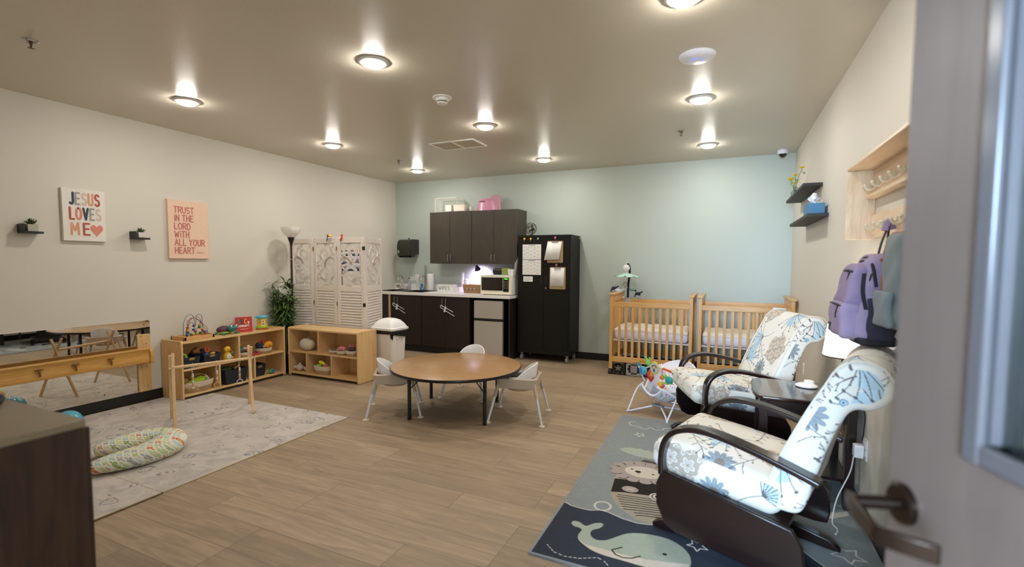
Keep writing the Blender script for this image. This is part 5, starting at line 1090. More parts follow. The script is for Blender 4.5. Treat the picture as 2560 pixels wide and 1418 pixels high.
for i_, (f, ln) in enumerate(((.24, .17), (.55, .14), (.86, .13))):
    p = c0.lerp(c1_, f); g = thing('hanging_toy', ['string of wooden beads with a crescent ring at the left of the play gym', 'string of wooden beads with a star ring in the middle of the play gym', 'string of wooden beads with a plain white ring right of the star one'][i_], 'hanging toy', tuple(p), group='bead strings hanging from the play gym')
    MB().tube(smooth_path([p+Vector((0, -.012, -.06)), p+Vector((.014, .0, -.01)), p+Vector((0, 0, .0165)), p+Vector((-.014, 0, -.01)), p+Vector((0, 0, -.065))], 6), .0018, 6).build('cord', cordm, g)
    z = p.z-.07
    for k in range(7): MB().sph((p.x, p.y, z-.008), (.0095+.001*(k % 2), .0095+.001*(k % 2), .0085), 10).build('bead', bwh if k in (0, 1, 4) else bw_, g); z -= .0165
    if i_ == 2: MB().tube([(p.x+.012*math.sin(q), p.y+.02*math.sin(q), z-.022+.022*math.cos(q)) for q in [2*PI*k/24 for k in range(24)]], .0035, 8, closed=True).build('ring', bwh, g)
    elif i_ == 0:
        MB().tube([(p.x+.014*math.cos(q), p.y+.034*math.cos(q), z-.022+.026*math.sin(q)) for q in [PI*k/14 for k in range(15)]], .005, 8).build('ring', bw_, g); MB().sph((p.x, p.y, z-.014), .010, 10).build('charm', bwh, g)
        for k in range(4): MB().sph((p.x+.01, p.y+.02+.01*k, z-.03-.006*k), .006, 8).build('charm', bw_, g)
    else:
        MB().tube([(p.x+.008*math.sin(q), p.y+(.024+.006*math.cos(5*q))*math.sin(q), z-.02+(.024+.006*math.cos(5*q))*math.cos(q)) for q in [2*PI*k/40 for k in range(40)]], .005, 6, closed=True).build('ring', bw_, g)
mb = MB()
for q in (c0-off.normalized()*.022, c1_+off.normalized()*.022): mb.cyl(q-off.normalized()*.006, q+off.normalized()*.006, .010)
mb.build('bolt', whitep, t)
# blue toy near the wall (partly behind the dark cabinet)
t = thing('ride_on_toy', 'sky blue rounded plastic toy on the rug against the low mirror', 'toy', (-4.75, 1.9, .006)); sky = mat('sky_blue_plastic', '#4aa9c9', rough=.25, coat=.3)
MB().sph((-4.76, 1.96, .10), (.10, .09, .095), 28).build('seat', sky, t); MB().sph((-4.80, 1.80, .10), (.11, .11, .085), 28).build('body', sky, t); MB().sph((-4.80, 1.86, .11), (.08, .09, .06), 20).build('bridge', sky, t)
for x, y in ((-4.72, 1.72), (-4.88, 1.74), (-4.70, 1.96), (-4.86, 1.98)): MB().cyl((x-.012, y, .034), (x+.012, y, .034), .028).build('wheel', whitep, t)
# ---------------------------------------------------------------- nursing pillow
def lerp_c(a, b_, k): return a*(1-k[..., None])+np.array(b_)*k[..., None]
def lin(h): return np.array(H(h)[:3])
t_ = np.linspace(0, 1, 150); cl_ = smooth_path([(-3.715, 1.655, 0), (-3.685, 1.79, 0), (-3.66, 1.94, 0), (-3.69, 2.10, 0), (-3.795, 2.185, 0), (-3.915, 2.14, 0), (-3.965, 2.04, 0), (-3.99, 1.94, 0), (-4.03, 1.83, 0)], 34)
cl_ = [p+Vector((.03, -.055, 0)) for p in cl_]; ns = len(cl_); NJ = 150; vs = []; uu = []; vv = []
s_acc = 0
for i, p in enumerate(cl_):
    tt = i/(ns-1); tg = (cl_[min(i+1, ns-1)]-cl_[max(i-1, 0)]).normalized(); sd = Vector((tg.y, -tg.x, 0)); e = math.sin(PI*tt)**.42 if 0 < tt < 1 else 0
    rw = (.030+.085*e) if 0 < tt < 1 else .004; rh = rw*.68*(1 if 0 < tt < 1 else 1)
    if i: s_acc += (p-cl_[i-1]).length
    for j in range(NJ):
        a = 2*PI*j/NJ; zz = rh*math.sin(a); zz = max(zz, -rh*.72)
        vs.append(p+sd*rw*math.cos(a)+Vector((0, 0, .0065+(.03+.085)*.68*.72+zz*.98))); uu.append(s_acc); vv.append(a*rw)
fs = [(i*NJ+j, i*NJ+(j+1) % NJ, (i+1)*NJ+(j+1) % NJ, (i+1)*NJ+j) for i in range(ns-1) for j in range(NJ)]+[tuple(range(NJ-1, -1, -1)), tuple((ns-1)*NJ+j for j in range(NJ))]
uu = np.array(uu); vv = np.array(vv); xy = np.array([tuple(p) for p in vs]); uu = xy[:, 0]*1.0+xy[:, 2]*.25; vv = xy[:, 1]+xy[:, 2]*.9; a = (uu+vv)/.052; b_ = (uu-vv)/.052
ia, ib = np.floor(a), np.floor(b_); fa, fb = a-ia-.5, b_-ib-.5
rr = np.hypot(fa, fb); ang = np.arctan2(fb, fa); petal = (rr < .52*np.abs(np.sin(2*ang))**.7) & (rr > .06)
hsh = (np.sin(ia*12.9898+ib*78.233)*43758.5453) % 1.0
pal_ = np.array([lin(c) for c in ('#9fc4bd', '#b9c58a', '#d9cf8e', '#a9aaa0', '#c8cdb8', '#d07a34', '#86a85a', '#b5cfc8', '#c3c79c', '#9d9f9a')]); idx = (hsh*len(pal_)).astype(int)
colr = np.where(petal[:, None], pal_[idx], lin('#e6e2d4')[None, :]); mb = MB(); mb.add(vs, fs); mb.col = colr
o = mb.build('nursing_pillow', vcol('pillow_print'), None); tag(o, 'crescent nursing pillow with colourful clover print lying on the cream rug', 'pillow')
# ---------------------------------------------------------------- round toddler table
wt = wood('table_laminate', '#a67d50', '#bb9266', 'x', rough=.22, scale=4, stretch=14, contrast=(.25, .75))
t = thing('round_table', 'low round wood laminate table with black edge and black metal legs', 'table', (-2.285, 3.823, 0)); tx, ty = -2.285, 3.823
MB().lathe([(0, .4395), (.600, .4395), (.602, .439)], (tx, ty, 0), 96).build('tabletop', wt, t)
MB().lathe([(0, .412), (.598, .412), (.607, .416), (.609, .426), (.607, .437), (.600, .4393), (.5, .4390), (0, .4390)], (tx, ty, 0), 96).build('edge_band', mat('black_edge', '#1c1512', rough=.3), t)
for x, y in ((-2.532, 3.425), (-2.735, 4.07), (-1.86, 3.58), (-2.062, 4.235)):
    MB().cyl((x, y, .012), (x, y, .412), .0165).build('leg', blackp, t); MB().lathe([(.0185, .001), (.0185, .02), (.0165, .022)], (x, y, 0), 20).build('foot_cap', blackp, t)
for x, y, dx in ((-2.532, 3.425, .14), (-1.86, 3.58, -.16)): MB().cyl((x, y, .27), (x+dx, y+abs(dx)*.3, .412), .0045).build('brace', blackp, t)
# feeding / toddler chairs
cw = mat('chair_white_plastic', '#f1efee', rough=.3); ct = mat('chair_taupe_plastic', '#bfae9b', rough=.45); cl = mat('chair_leg_white', '#dcdde0', rough=.35)
def toddler_chair(loc, rz, label):
    t = thing('toddler_chair', label, 'chair', loc, rz, group='white and taupe toddler chairs around the round table', local=True)
    w_ = .183
    ring0 = rrect(-w_, -w_, w_, w_, .045, 5); ring1 = rrect(-w_*.97, -w_*.97, w_*.97, w_*.97, .045, 5); inr = rrect(-w_*.86, -w_*.86, w_*.86, w_*.86, .04, 5); n = len(ring0)
    vs = [(a, b, .298) for a, b in ring1]+[(a, b, .38) for a, b in ring0]+[(a, b, .386) for a, b in inr]+[(a, b, .33) for a, b in inr]
    MB().add(vs, [(i*n+j, i*n+(j+1) % n, (i+1)*n+(j+1) % n, (i+1)*n+j) for i in range(3) for j in range(n)]+[tuple(range(n-1, -1, -1))]).build('seat_frame', ct, t)
    MB().lathe([(.145, .33), (.14, .30), (.132, .275), (.115, .256), (0, .252)], (0, 0, 0), 30, sx=.92, sy=.86).build('seat_bowl', ct, t)
    # back shell: horseshoe wall that rises towards the rear
    vs = []; K = 40
    for k in range(K+1):
        a = math.radians(62+236*k/K); h = max(0, (-math.cos(a)-.08)/.92); r = .150; x, y = r*math.cos(a)*1.02, r*math.sin(a)*1.0
        lean = -.015*h; z1 = .388+.115*h**.7
        for rr_, zz in ((0, .375), (.0, z1-.004), (-.004, z1+.002), (-.010, z1), (-.012, z1-.008), (-.014, .37)): vs.append((x*(1+rr_/r)+(lean if zz > .38 else 0), y*(1+rr_/r), zz))
    MB().add(vs, [(k*6+j, k*6+j+1, (k+1)*6+j+1, (k+1)*6+j) for k in range(K) for j in range(5)]+[(0, 1, 2, 3, 4, 5), (K*6+5, K*6+4, K*6+3, K*6+2, K*6+1, K*6)]).build('back_shell', cw, t)
    for sx in (-1, 1):
        for sy in (-1, 1):
            top = Vector((sx*.150, sy*.150, .375)); ft = Vector((sx*.238, sy*.233, .008)); md = top.lerp(ft, .42)
            lg = MB().tube([md, ft], [.0115, .0105], 14).build('leg', cl, t); MB().tube([top, md], [.0125, .0165], 14).build('leg_sleeve', ct, lg); MB().lathe([(.028, .0005), (.027, .004), (.012, .009), (.010, .014)], (ft.x, ft.y, 0), 24).build('foot_pad', mat('foot_pad_cream', '#ddd0b8', rough=.5), lg)
    return t
c0_ = toddler_chair((-2.807, 3.580, 0), math.radians(34), 'toddler chair at the round table on the side of the toy shelves')
dup(c0_, (-1.686, 3.929, 0), math.radians(192.8), 'toddler chair at the round table on the side of the cribs')
dup(c0_, (-2.453, 4.389, 0), math.radians(-83.5), 'toddler chair behind the round table, in front of the small refrigerator')
# ---------------------------------------------------------------- cribs
cbz = wood('crib_beech_z', '#cf9b58', '#dfb172', 'z', rough=.32, scale=4, stretch=10); cbx = wood('crib_beech_x', '#cf9b58', '#dfb172', 'x', rough=.32, scale=4, stretch=10); cby = wood('crib_beech_y', '#cf9b58', '#dfb172', 'y', rough=.32, scale=4, stretch=10)
sheetm = mat('crib_sheet', '#e6dfd2', rough=.85, bump=.35, bscale=26); sheet2 = mat('mattress_white', '#e4e3ee', rough=.8, bump=.2, bscale=20)
def crib(x0, x1, label, extra=None):
    y0, y1 = 5.92, 6.62; t = thing('crib', label, 'crib', ((x0+x1)/2, (y0+y1)/2, 0), group='wooden cribs against the blue wall')
    ps = .038; TP = 1.0
    for x, nm in ((x0, 'l'), (x1-ps, 'r')):
        e = MB(); e.box(x, y0, .075, x+ps, y0+ps, TP); e.box(x, y1-ps, .075, x+ps, y1, TP); e.box(x+.004, y0+ps, TP-.085, x+ps-.004, y1-ps, TP); e.box(x+.006, y0+ps, .16, x+ps-.006, y1-ps, .225)
        e = e.build('end_frame', cbz, t, bevel=.003)
        MB().box(x-.012, y0-.012, TP, x+ps+.012, y1+.012, TP+.02).build('cap_rail', cby, e, bevel=.004)
        for k in range(8): yk = y0+ps+(y1-y0-2*ps)*(k+1)/9; MB().box(x+.012, yk-.014, .225, x+.026, yk+.014, TP-.085).build('slat', cbz, e, bevel=.002)
    for y, zt, zb in ((y0+.004, .918, .860), (y1-.030, .918, .860)):
        s_ = MB().box(x0+ps, y, zb, x1-ps, y+.026, zt).build('top_rail', cbx, t, bevel=.003); MB().box(x0+ps, y, .165, x1-ps, y+.026, .235).build('bottom_rail', cbx, t, bevel=.003)
        n = 10
        for k in range(n): xk = x0+ps+(x1-x0-2*ps)*(k+1)/(n+1); MB().box(xk-.0155, y+.006, .235, xk+.0155, y+.020, zb).build('slat', cbz, s_, bevel=.002)
    MB().box(x0+ps+.004, y0+.035, .43, x1-ps-.004, y1-.035, .442).build('mattress_board', mat('board_white', '#dcd8e0', rough=.5), t)
    P_, F_, V_ = round_box(((x0+x1)/2, (y0+y1)/2, .515), (x1-x0-2*ps-.02, y1-y0-.08, .14), .05, 30, puff=.008); MB().add(P_, F_).build('mattress', sheet2, t)
    P_, F_, V_ = round_box(((x0+x1)/2, (y0+y1)/2, .558), (x1-x0-2*ps-.016, y1-y0-.076, .062), .03, 36, puff=.008); P_[:, 2] += .006*np.sin(P_[:, 0]*34+P_[:, 1]*15)*np.cos(P_[:, 1]*22); MB().add(P_, F_).build('sheet', sheetm, t)
    for x in (x0+.008, x1-.008):
        for y in (y0+.02, y1-.02):
            c = MB(); c.cyl((x, y, .066), (x, y, .09), .012); c.obox((x-.002, y+.012, .055), (.03, .03, .03)); c = c.build('caster', blackp, t, bevel=.003); MB().cyl((x-.020, y+.018, .033), (x+.020, y+.018, .033), .0325, n=28).build('wheel', mat('caster_dark', '#2e3230', rough=.35), c)
    if extra: extra(t, x0, x1, y0)
    return t
def ex1(t, x0, x1, y0):
    s_ = MB().box(-.94, y0+.0015, .185, -.80, y0+.0045, .215).build('warning_label', mat('label_orange', '#d99a20', rough=.5), t); mb = MB(); text(mb, 'A', -.935, .192, .014, .003, PY(y0+.001)); mb.stroke([(-.915, .199), (-.905, .199)], .005, PY(y0+.001)); mb.build('printing', ink, s_, smooth=False)
def ex2(t, x0, x1, y0):
    MB().add([(.475, y0+.0005, .925), (.60, y0+.0005, .922), (.605, y0, .885), (.59, y0, .868), (.50, y0, .872), (.465, y0, .876)], [(0, 1, 2, 3, 4, 5)]).build('tape_label', mat('white_tape', '#e4e2e4', rough=.7), t, solid=.001)
crib(-1.318, -.345, 'honey wood crib with a baby mobile clamped to it, left of the pair', ex1)
crib(-.285, .688, 'honey wood crib nearest the right wall, behind the far glider chair', ex2)
# mobile
t = thing('crib_mobile', 'crib mobile with white music dome, mint leaf canopy and hanging sea animals', 'mobile', (-1.23, 6.56, .86))
mx_, my_ = -1.235, 6.50
MB().tube(smooth_path([(mx_+.015, 6.60, .78), (mx_+.01, 6.605, .95), (mx_+.012, 6.60, 1.10), (mx_+.03, 6.58, 1.25), (mx_+.03, 6.56, 1.35), (mx_+.005, 6.52, 1.40)], 6), .015, 12).build('arm', mat('navy_fabric', '#1f2638', rough=.9, var=.2, scale=60), t)
mb = MB(); mb.box(mx_-.03, 6.583, .66, mx_+.045, 6.589, .93); mb.box(mx_-.03, 6.625, .80, mx_+.045, 6.633, .93); mb.box(mx_-.03, 6.583, .92, mx_+.045, 6.633, .932); mb.build('clamp', mat('clear_clamp', '#e3dcdc', rough=.2, alpha=.75), t, bevel=.004)
MB().sph((mx_, my_, 1.335), (.047, .03, .047), 28).build('music_dome', mat('mobile_white', '#efe9e2', rough=.35), t)
MB().tube(smooth_path([(mx_, my_, 1.38), (mx_-.002, my_, 1.40), (mx_+.012, my_+.005, 1.415), (mx_+.02, my_+.01, 1.40)], 4), .007, 8).build('hook', M['mobile_white'], t); MB().cyl((mx_, my_, 1.262), (mx_, my_, 1.29), .008).build('shaft', M['mobile_white'], t)
MB().obox((mx_, my_-.031, 1.325), (.05, .001, .003)).build('dome_lettering', mat('tan_ink', '#b9a99a'), t)
mint = mat('mint_felt', '#c3e6da', rough=.9)
for k in range(5):
    a = k*2*PI/5+.35; d = Vector((math.cos(a), math.sin(a), 0)); s_ = Vector((-d.y, d.x, 0)); vs = []; n = 9
    for i in range(n+1):
        q = i/n; r = .02+.165*q; z = 1.265-.055*q**1.2+.012*max(0, q-.7)*3; wd = .055*math.sin(PI*(q*.86+.12))**.8
        for j in (-1, -.5, 0, .5, 1): vs.append(Vector((mx_, my_, z-.02*j*j*math.sin(PI*q)))+d*r+s_*wd*j)
    MB().add(vs, [(i*5+j, i*5+j+1, (i+1)*5+j+1, (i+1)*5+j) for i in range(n) for j in range(4)]).build('leaf', mint if k != 2 else mat('mint_felt_dark', '#8fb5aa', rough=.9), t, solid=.003)
def hang(x, y, z0, z1): MB().cyl((x, y, z0), (x, y, z1), .0012, n=6).build('string', cordm, t)
for x, y, z in ((-1.39, 6.47, 1.05), (-1.075, 6.48, .985)):
    hang(x, y, z+.03, 1.20); w_ = MB().sph((x, y, z), (.038, .030, .032), 18).build('whale', mat('navy_knit', '#232b42', rough=.95), t); MB().sph((x, y-.003, z-.018), (.030, .026, .016), 14).build('belly', mat('cream_knit', '#d8cfc4', rough=.95), w_)
    MB().tube([(x+.025, y, z+.02), (x+.05, y, z+.03), (x+.058, y, z+.042)], [.010, .007, .012], 8).build('tail', M['navy_knit'], w_); MB().sph((x-.035, y-.01, z-.025), (.010, .016, .012), 8).build('fin', M['navy_knit'], w_)
x, y, z = -1.32, 6.44, 1.03; hang(x, y, z+.02, 1.21); f_ = MB().sph((x, y, z), (.055, .025, .026), 18, R=Ry(.15)).build('fish', mat('pale_blue_knit', '#c9d3e0', rough=.95), t); MB().tube([(x+.045, y, z+.01), (x+.075, y, z+.03)], [.008, .02], 8, sy=.3).build('tail', M['pale_blue_knit'], f_); MB().sph((x-.03, y-.022, z+.004), .003, 8).build('eye', eyeb, f_)
x, y, z = -1.255, 6.52, 1.12; hang(x, y, z+.03, 1.24); f_ = MB().sph((x, y, z), (.034, .03, .03), 16).build('octopus', mat('stone_knit', '#bdb9b2', rough=.95), t)
for k in range(6): a = k*PI/3; MB().tube(smooth_path([(x+.018*math.cos(a), y+.018*math.sin(a), z-.02), (x+.03*math.cos(a), y+.03*math.sin(a), z-.045), (x+.038*math.cos(a), y+.038*math.sin(a), z-.055)], 3), .006, 6).build('arm', M['stone_knit'], f_)
x, y, z = -1.155, 6.55, 1.045; hang(x, y, z+.02, 1.21); f_ = MB().sph((x, y, z), (.045, .025, .026), 16).build('turtle', mat('sage_knit', '#7f9c98', rough=.95), t); MB().sph((x+.04, y, z-.015), (.014, .012, .012), 8).build('head', M['navy_knit'], f_)
MB().obox((mx_-.03, 6.49, .94), (.028, .003, .028), Ry(.785)).build('tag', cordm, t)
# ---------------------------------------------------------------- toy-storage boxes on their sides under the cribs
greyf = mat('grey_frame', '#a9a49a', rough=.5); gloss = mat('black_gloss', '#0b0b0c', rough=.12, coat=.4)
def car_seat_box(x0, x1, z1, label, kind):
    t = thing('equipment_box', label, 'equipment', ((x0+x1)/2, 6.1, 0), group='black equipment boxes under the cribs'); y0, y1 = 5.945, 6.26; xm_ = (x0+x1)/2; zm = z1/2+.005
    MB().ext(rrect(x0, .006, x1, z1, .02), PY(y0), -.30, -.012).build('body', gloss, t)
    fm = greyf if kind == 'grey' else blackp
    mb = MB(); out = rrect(x0, .006, x1, z1, .02, 4); n = len(out); inn = rrect(x0+.013, .019, x1-.013, z1-.013, .014, 4)
    mb.add([(a, y0, b) for a, b in out]+[(a, y0, b) for a, b in inn]+[(a, y0+.012, b) for a, b in out]+[(a, y0+.012, b) for a, b in inn], [f for j in range(n) for f in ((j, (j+1) % n, n+(j+1) % n, n+j), (2*n+j, j, (j+1) % n, 2*n+(j+1) % n), (n+j, n+(j+1) % n, 3*n+(j+1) % n, 3*n+j))]).build('rim', fm, t)
    if kind == 'grey':
        for sx in (-1, 1):
            for sz in (-1, 1):
                mb = MB(); a, b = xm_+sx*(x1-x0)*.36, zm+sz*z1*.33
                mb.tube(smooth_path([(a-sx*.035, y0+.004, b+sz*.004), (a-sx*.005, y0+.002, b+sz*.003), (a+sx*.006, y0+.002, b-sz*.01), (a+sx*.006, y0+.004, b-sz*.04)], 4), .009, 8); mb.build('corner_guard', greyf, t)
        MB().ext(rrect(xm_-.042, zm-.048, xm_+.042, zm+.048, .02), PY(y0), -.008, .006).build('cover_plate', mat('warm_grey_plate', '#8f867e', rough=.35), t, bevel=.004)
    else:
        MB().lathe([(.055, 0), (.052, .012), (.038, .014), (.035, -.008), (.0, -.01)], (xm_, y0+.006, zm), 28, R=Rx(PI/2)).build('fan_ring', gloss, t)
        mb = MB()
        for k in range(5): a = k*2*PI/5+.3; mb.obox((xm_+.02*math.cos(a), y0+.004, zm+.02*math.sin(a)), (.03, .003, .012), Ry(-a))
        mb.build('hub', steel if kind == 'black' else mat('red_hub', '#8c1f1f', rough=.4), t)
        for a, b in ((x0+.03, .03), (x1-.03, .03), (xm_, .022)): MB().cyl((a, y0-.001, b), (a, y0+.006, b), .006).build('screw', chrome, t)
    mb = MB(); mb.tube(smooth_path([(x0+.02, y0-.003, z1-.012), (xm_, y0-.006, z1+.004), (x1-.02, y0-.003, z1-.012)], 5), .004, 6); mb.build('handle', greyf if kind != 'dim' else blackp, t)
car_seat_box(-1.296, -1.122, .155, 'black box with round vent lying under the left crib, nearest the tall black cabinet', 'black')
car_seat_box(-1.108, -.915, .160, 'black box with grey corner guards under the left crib, beside the baby bouncer', 'grey')
car_seat_box(-.895, -.70, .155, 'black box under the left crib mostly hidden behind the baby bouncer', 'dim')
car_seat_box(-.225, -.02, .155, 'black box with round vent under the right crib, seen through the chair arm', 'black')
car_seat_box(.0, .20, .155, 'black box with red hub under the right crib, right of the other box', 'dim')
# ---------------------------------------------------------------- baby bouncer
bo = thing('baby_bouncer', 'white and grey baby bouncer with toy bar and animal print seat', 'baby bouncer', (-.52, 4.66, 0), math.radians(213), local=True)
wm = mat('bouncer_frame_white', '#e6e6ec', rough=.3)
# local: +x forward (feet end), y lateral, z up
W2 = .21
for s_ in (-1, 1):
    MB().tube(smooth_path([(.10, s_*.03, .075), (.20, s_*W2*.7, .03), (.27, s_*W2, .010), (.26, s_*W2, .03), (.13, s_*W2*1.02, .20), (.05, s_*W2*.95, .25)], 8), .008, 10).build('front_leg', wm, bo)
MB().tube(smooth_path([(.10, -.03, .075), (-.10, -W2*.8, .04), (-.27, -W2, .010), (-.30, -W2*.6, .009), (-.30, 0, .009), (-.30, W2*.6, .009), (-.27, W2, .010), (-.10, W2*.8, .04), (.10, .03, .075)], 6), .008, 10).build('rear_leg', wm, bo)
MB().obox((.10, 0, .078), (.05, .11, .022)).build('cross_joint', mat('bouncer_grey_joint', '#8d8d92', rough=.5), bo, bevel=.006)
# seat shell
nU, nV = 60, 44; vs = []; cc = []
for i in range(nU+1):
    u = i/nU
    cx = .20-.52*u**.95; cz = .19-.08*math.sin(PI*min(u/.5, 1))+.205*(max(0, u-.32)/.68)**1.1
    wdt = .14+.065*math.sin(PI*min(1, u*1.02))**.7 if u < .97 else .14
    if u > .8: wdt *= math.sqrt(max(.02, 1-((u-.8)/.215)**2))
    if u < .06: wdt *= .75+.25*u/.06
    for j in range(nV+1):
        v = -1+2*j/nV; vs.append((cx+.02*(1-v*v)*0, wdt*v, cz+.075*v*v*(1 if u < .8 else .6)-.0*u))
        # colours
        c = lin('#b9b4bb')
        if abs(v) < .52 or u > .72 or u < .16: c = lin('#e6e4ea')
        if .22 < u < .42 and abs(v) < .7: c = lin('#8f949c')
        q = math.sin(i*1.9+j*.7)*math.sin(j*1.3-i*.6)
        if (u < .16 and abs(v) < .95 and q > .25) or (.45 < u < .95 and abs(v) < .5 and q > .55): c = lin(['#e2653c', '#5fa39a', '#b9c95a', '#c9454a', '#e8c23c'][(i//6+j//6) % 5])
        if ((u-.80)/.045)**2+((v+.10)/.20)**2 < 1: c = lin('#e8623c')
        if ((u-.86)/.03)**2+((v+.28)/.12)**2 < 1: c = lin('#e8623c')
        if ((u-.80)/.05)**2+((v-.32)/.25)**2 < 1: c = lin('#ead45a')
        if ((u-.80)/.032)**2+((v-.32)/.16)**2 < 1: c = lin('#cf5a4c')
        if ((u-.92)/.022)**2+((v-.05)/.12)**2 < 1: c = lin('#efcf3c')
        if ((u-.87)/.010)**2+((v+.28)/.04)**2 < 1: c = lin('#1a1a22')
        cc.append(c)
mb = MB(); mb.add(vs, [(i*(nV+1)+j, i*(nV+1)+j+1, (i+1)*(nV+1)+j+1, (i+1)*(nV+1)+j) for i in range(nU) for j in range(nV)]); mb.col = np.array(cc)
mb.build('seat_sling', vcol('bouncer_print'), bo, solid=.012)
edge = [Vector(vs[i*(nV+1)]) for i in range(0, nU+1, 3)]+[Vector(vs[nU*(nV+1)+j]) for j in range(0, nV+1, 6)]+[Vector(vs[i*(nV+1)+nV]) for i in range(nU, -1, -3)]+[Vector(vs[j]) for j in range(nV, -1, -6)]
MB().tube(edge, .010, 8, closed=True).build('piping', mat('bouncer_white', '#e9e7ec', rough=.8), bo)
for s_ in (-1, 1): MB().tube([(.02, s_*.05, .145), (.05, s_*.03, .165), (.075, 0, .165)], [.012, .012, .012], 8, sy=2.2).build('harness_strap', mat('harness_grey', '#6f737c', rough=.8), bo)
# toy bar
bar = [(.03, -.20, .26), (.08, -.205, .34), (.11, -.14, .43), (.12, -.03, .445), (.12, .06, .44), (.11, .15, .40), (.07, .205, .33), (.03, .20, .26)]
MB().tube(smooth_path(bar, 6), .007, 8).build('toy_bar', mat('bar_white', '#dfe6e2', rough=.4), bo)
def bt(nm, c, r_, m_, par=bo): return MB().sph(c, r_, 18).build(nm, m_, par)
frog = bt('frog_toy', (.13, .10, .475), (.018, .03, .034), mat('frog_green', '#8fc465', rough=.5)); 
for d_ in (-.02, .02): f2 = bt('eye_bump', (.133, .10+d_, .51), (.012, .013, .013), M['frog_green'], frog); bt('pupil', (.144, .10+d_, .512), (.004, .005, .005), eyeb, frog)
el = bt('elephant_toy', (.125, .155, .385), (.022, .045, .042), mat('elephant_teal', '#55b3bf', rough=.5)); bt('ear', (.145, .168, .39), (.008, .020, .028), mat('elephant_blue', '#4a7ac0', rough=.5), el); bt('pupil', (.147, .125, .385), (.004, .004, .004), eyeb, el)
MB().tube([(.13, .20, .42), (.13, .215, .455)], [.014, .017], 12).build('toucan_bill', mat('tassel_teal', '#2f8f8c', rough=.5), bo); MB().tube([(.13, .19, .40), (.13, .21, .43)], [.006, .014], 10).build('toucan_band', mat('tassel_cream', '#e8ddcf', rough=.6), bo); MB().tube([(.13, .225, .435), (.14, .25, .45)], [.010, .007], 8).build('toucan_tail', mat('bar_orange', '#e2552c', rough=.5), bo)
mir = MB().lathe([(0, -.008), (.046, -.008), (.05, -.004), (.05, .004), (.046, .008), (0, .008)], (.145, .015, .435), 36, R=Ry(PI/2), sx=1.2, sy=.9).build('monkey_disc', mat('disc_yellow', '#e9c44a', rough=.4), bo)
Fm = lambda a, b, s_=0.0: (.1535+s_, .015-a, .435+b)
mb = MB(); mb.disc(0, 0, .037, .049, Fm, 0, 0); mb.disc(0, .012, .022, .019, Fm, .0006, 1); mb.disc(-.02, .012, .008, .009, Fm, .0004, 1); mb.disc(.02, .012, .008, .009, Fm, .0004, 1); mb.disc(0, .008, .017, .012, Fm, .0009, 2); mb.disc(0, -.02, .012, .014, Fm, .0006, 1)
for a in (-.007, .007): mb.disc(a, .014, .0022, .003, Fm, .0012, 3); mb.stroke([(a*.9, -.03), (a*1.2, -.042)], .005, Fm, .0006, 1)
mb.stroke([(-.006, .004), (0, .001), (.006, .004)], .0015, Fm, .0012, 3); mb.build('monkey_picture', [mat('disc_sky', '#9fc7cf'), mat('monkey_brown', '#8a5638'), mat('monkey_face', '#e9b9a6'), ink], mir, smooth=False)
lf = MB().tube([(.125, .075, .415), (.135, .07, .37), (.13, .06, .325), (.125, .065, .29)], [.006, .030, .028, .004], 12, sy=.45).build('leaf_toy', mat('leaf_red', '#cf3a26', rough=.6), bo); MB().tube([(.14, .05, .40), (.145, .045, .36), (.14, .05, .335)], [.005, .018, .004], 10, sy=.45).build('leaf_tip', mat('leaf_orange', '#e58a3a', rough=.6), lf)
MB().tube([(.12, -.06, .44), (.12, -.14, .425)], .011, 10).build('orange_sleeve', mat('bar_orange', '#e2552c', rough=.5), bo); MB().tube([(.115, -.15, .415), (.10, -.185, .385), (.085, -.20, .36)], [.008, .017, .012], 12).build('teal_sleeve', mat('tassel_teal', '#2f8f8c'), bo); MB().tube([(.13, .02, .448), (.13, .09, .445)], .009, 8).build('green_sleeve', mat('sleeve_lime', '#a9cf6a'), bo)
tu = bt('turtle_toy', (.125, -.125, .345), (.022, .040, .034), mat('turtle_teal', '#2f9a94', rough=.5)); bt('head', (.13, -.085, .375), (.018, .02, .02), M['frog_green'], tu); bt('pupil', (.146, -.083, .377), (.003, .004, .004), eyeb, tu); bt('belly', (.12, -.13, .318), (.018, .032, .010), M['frog_green'], tu)
bb = bt('bead_toy', (.12, -.05, .355), (.018, .024, .024), mat('bead_orange_print', '#e89a3c', rough=.5)); bt('spot', (.137, -.055, .36), (.003, .006, .011), mat('bar_orange', '#e2552c'), bb)
MB().cyl((.12, -.05, .38), (.12, -.05, .44), .0035, n=8).build('bead_string', mat('bar_orange', '#e2552c'), bo); MB().cyl((.12, -.12, .37), (.12, -.12, .42), .003, n=8).build('turtle_string', cordm, bo)
li = bt('lion_toy', (.12, -.03, .29), (.018, .028, .026), mat('lion_yellow', '#e9b83c', rough=.6)); bt('mane', (.115, -.045, .275), (.015, .026, .024), M['bar_orange'], li); bt('leaf', (.12, -.09, .31), (.010, .036, .012), M['frog_green'], bo)
MB().tube([(.115+.0*math.cos(q), -.0+.025+.024*math.cos(q), .43+.024*math.sin(q)) for q in [2*PI*k/20 for k in range(20)]], .005, 8, closed=True).build('lilac_ring', mat('ring_lilac', '#b9a5d6'), bo)
bo.rotation_euler = (0, 0, math.radians(243)); bo.location = (-.50, 4.63, 0)
def _mirror(o):
    for c in kids(o):
        me = c.data; n_ = len(me.vertices); a = np.empty(n_*3, dtype=np.float32); me.vertices.foreach_get('co', a); a = a.reshape(-1, 3); a[:, 1] *= -1; me.vertices.foreach_set('co', a.ravel()); me.flip_normals(); _mirror(c)
_mirror(bo)
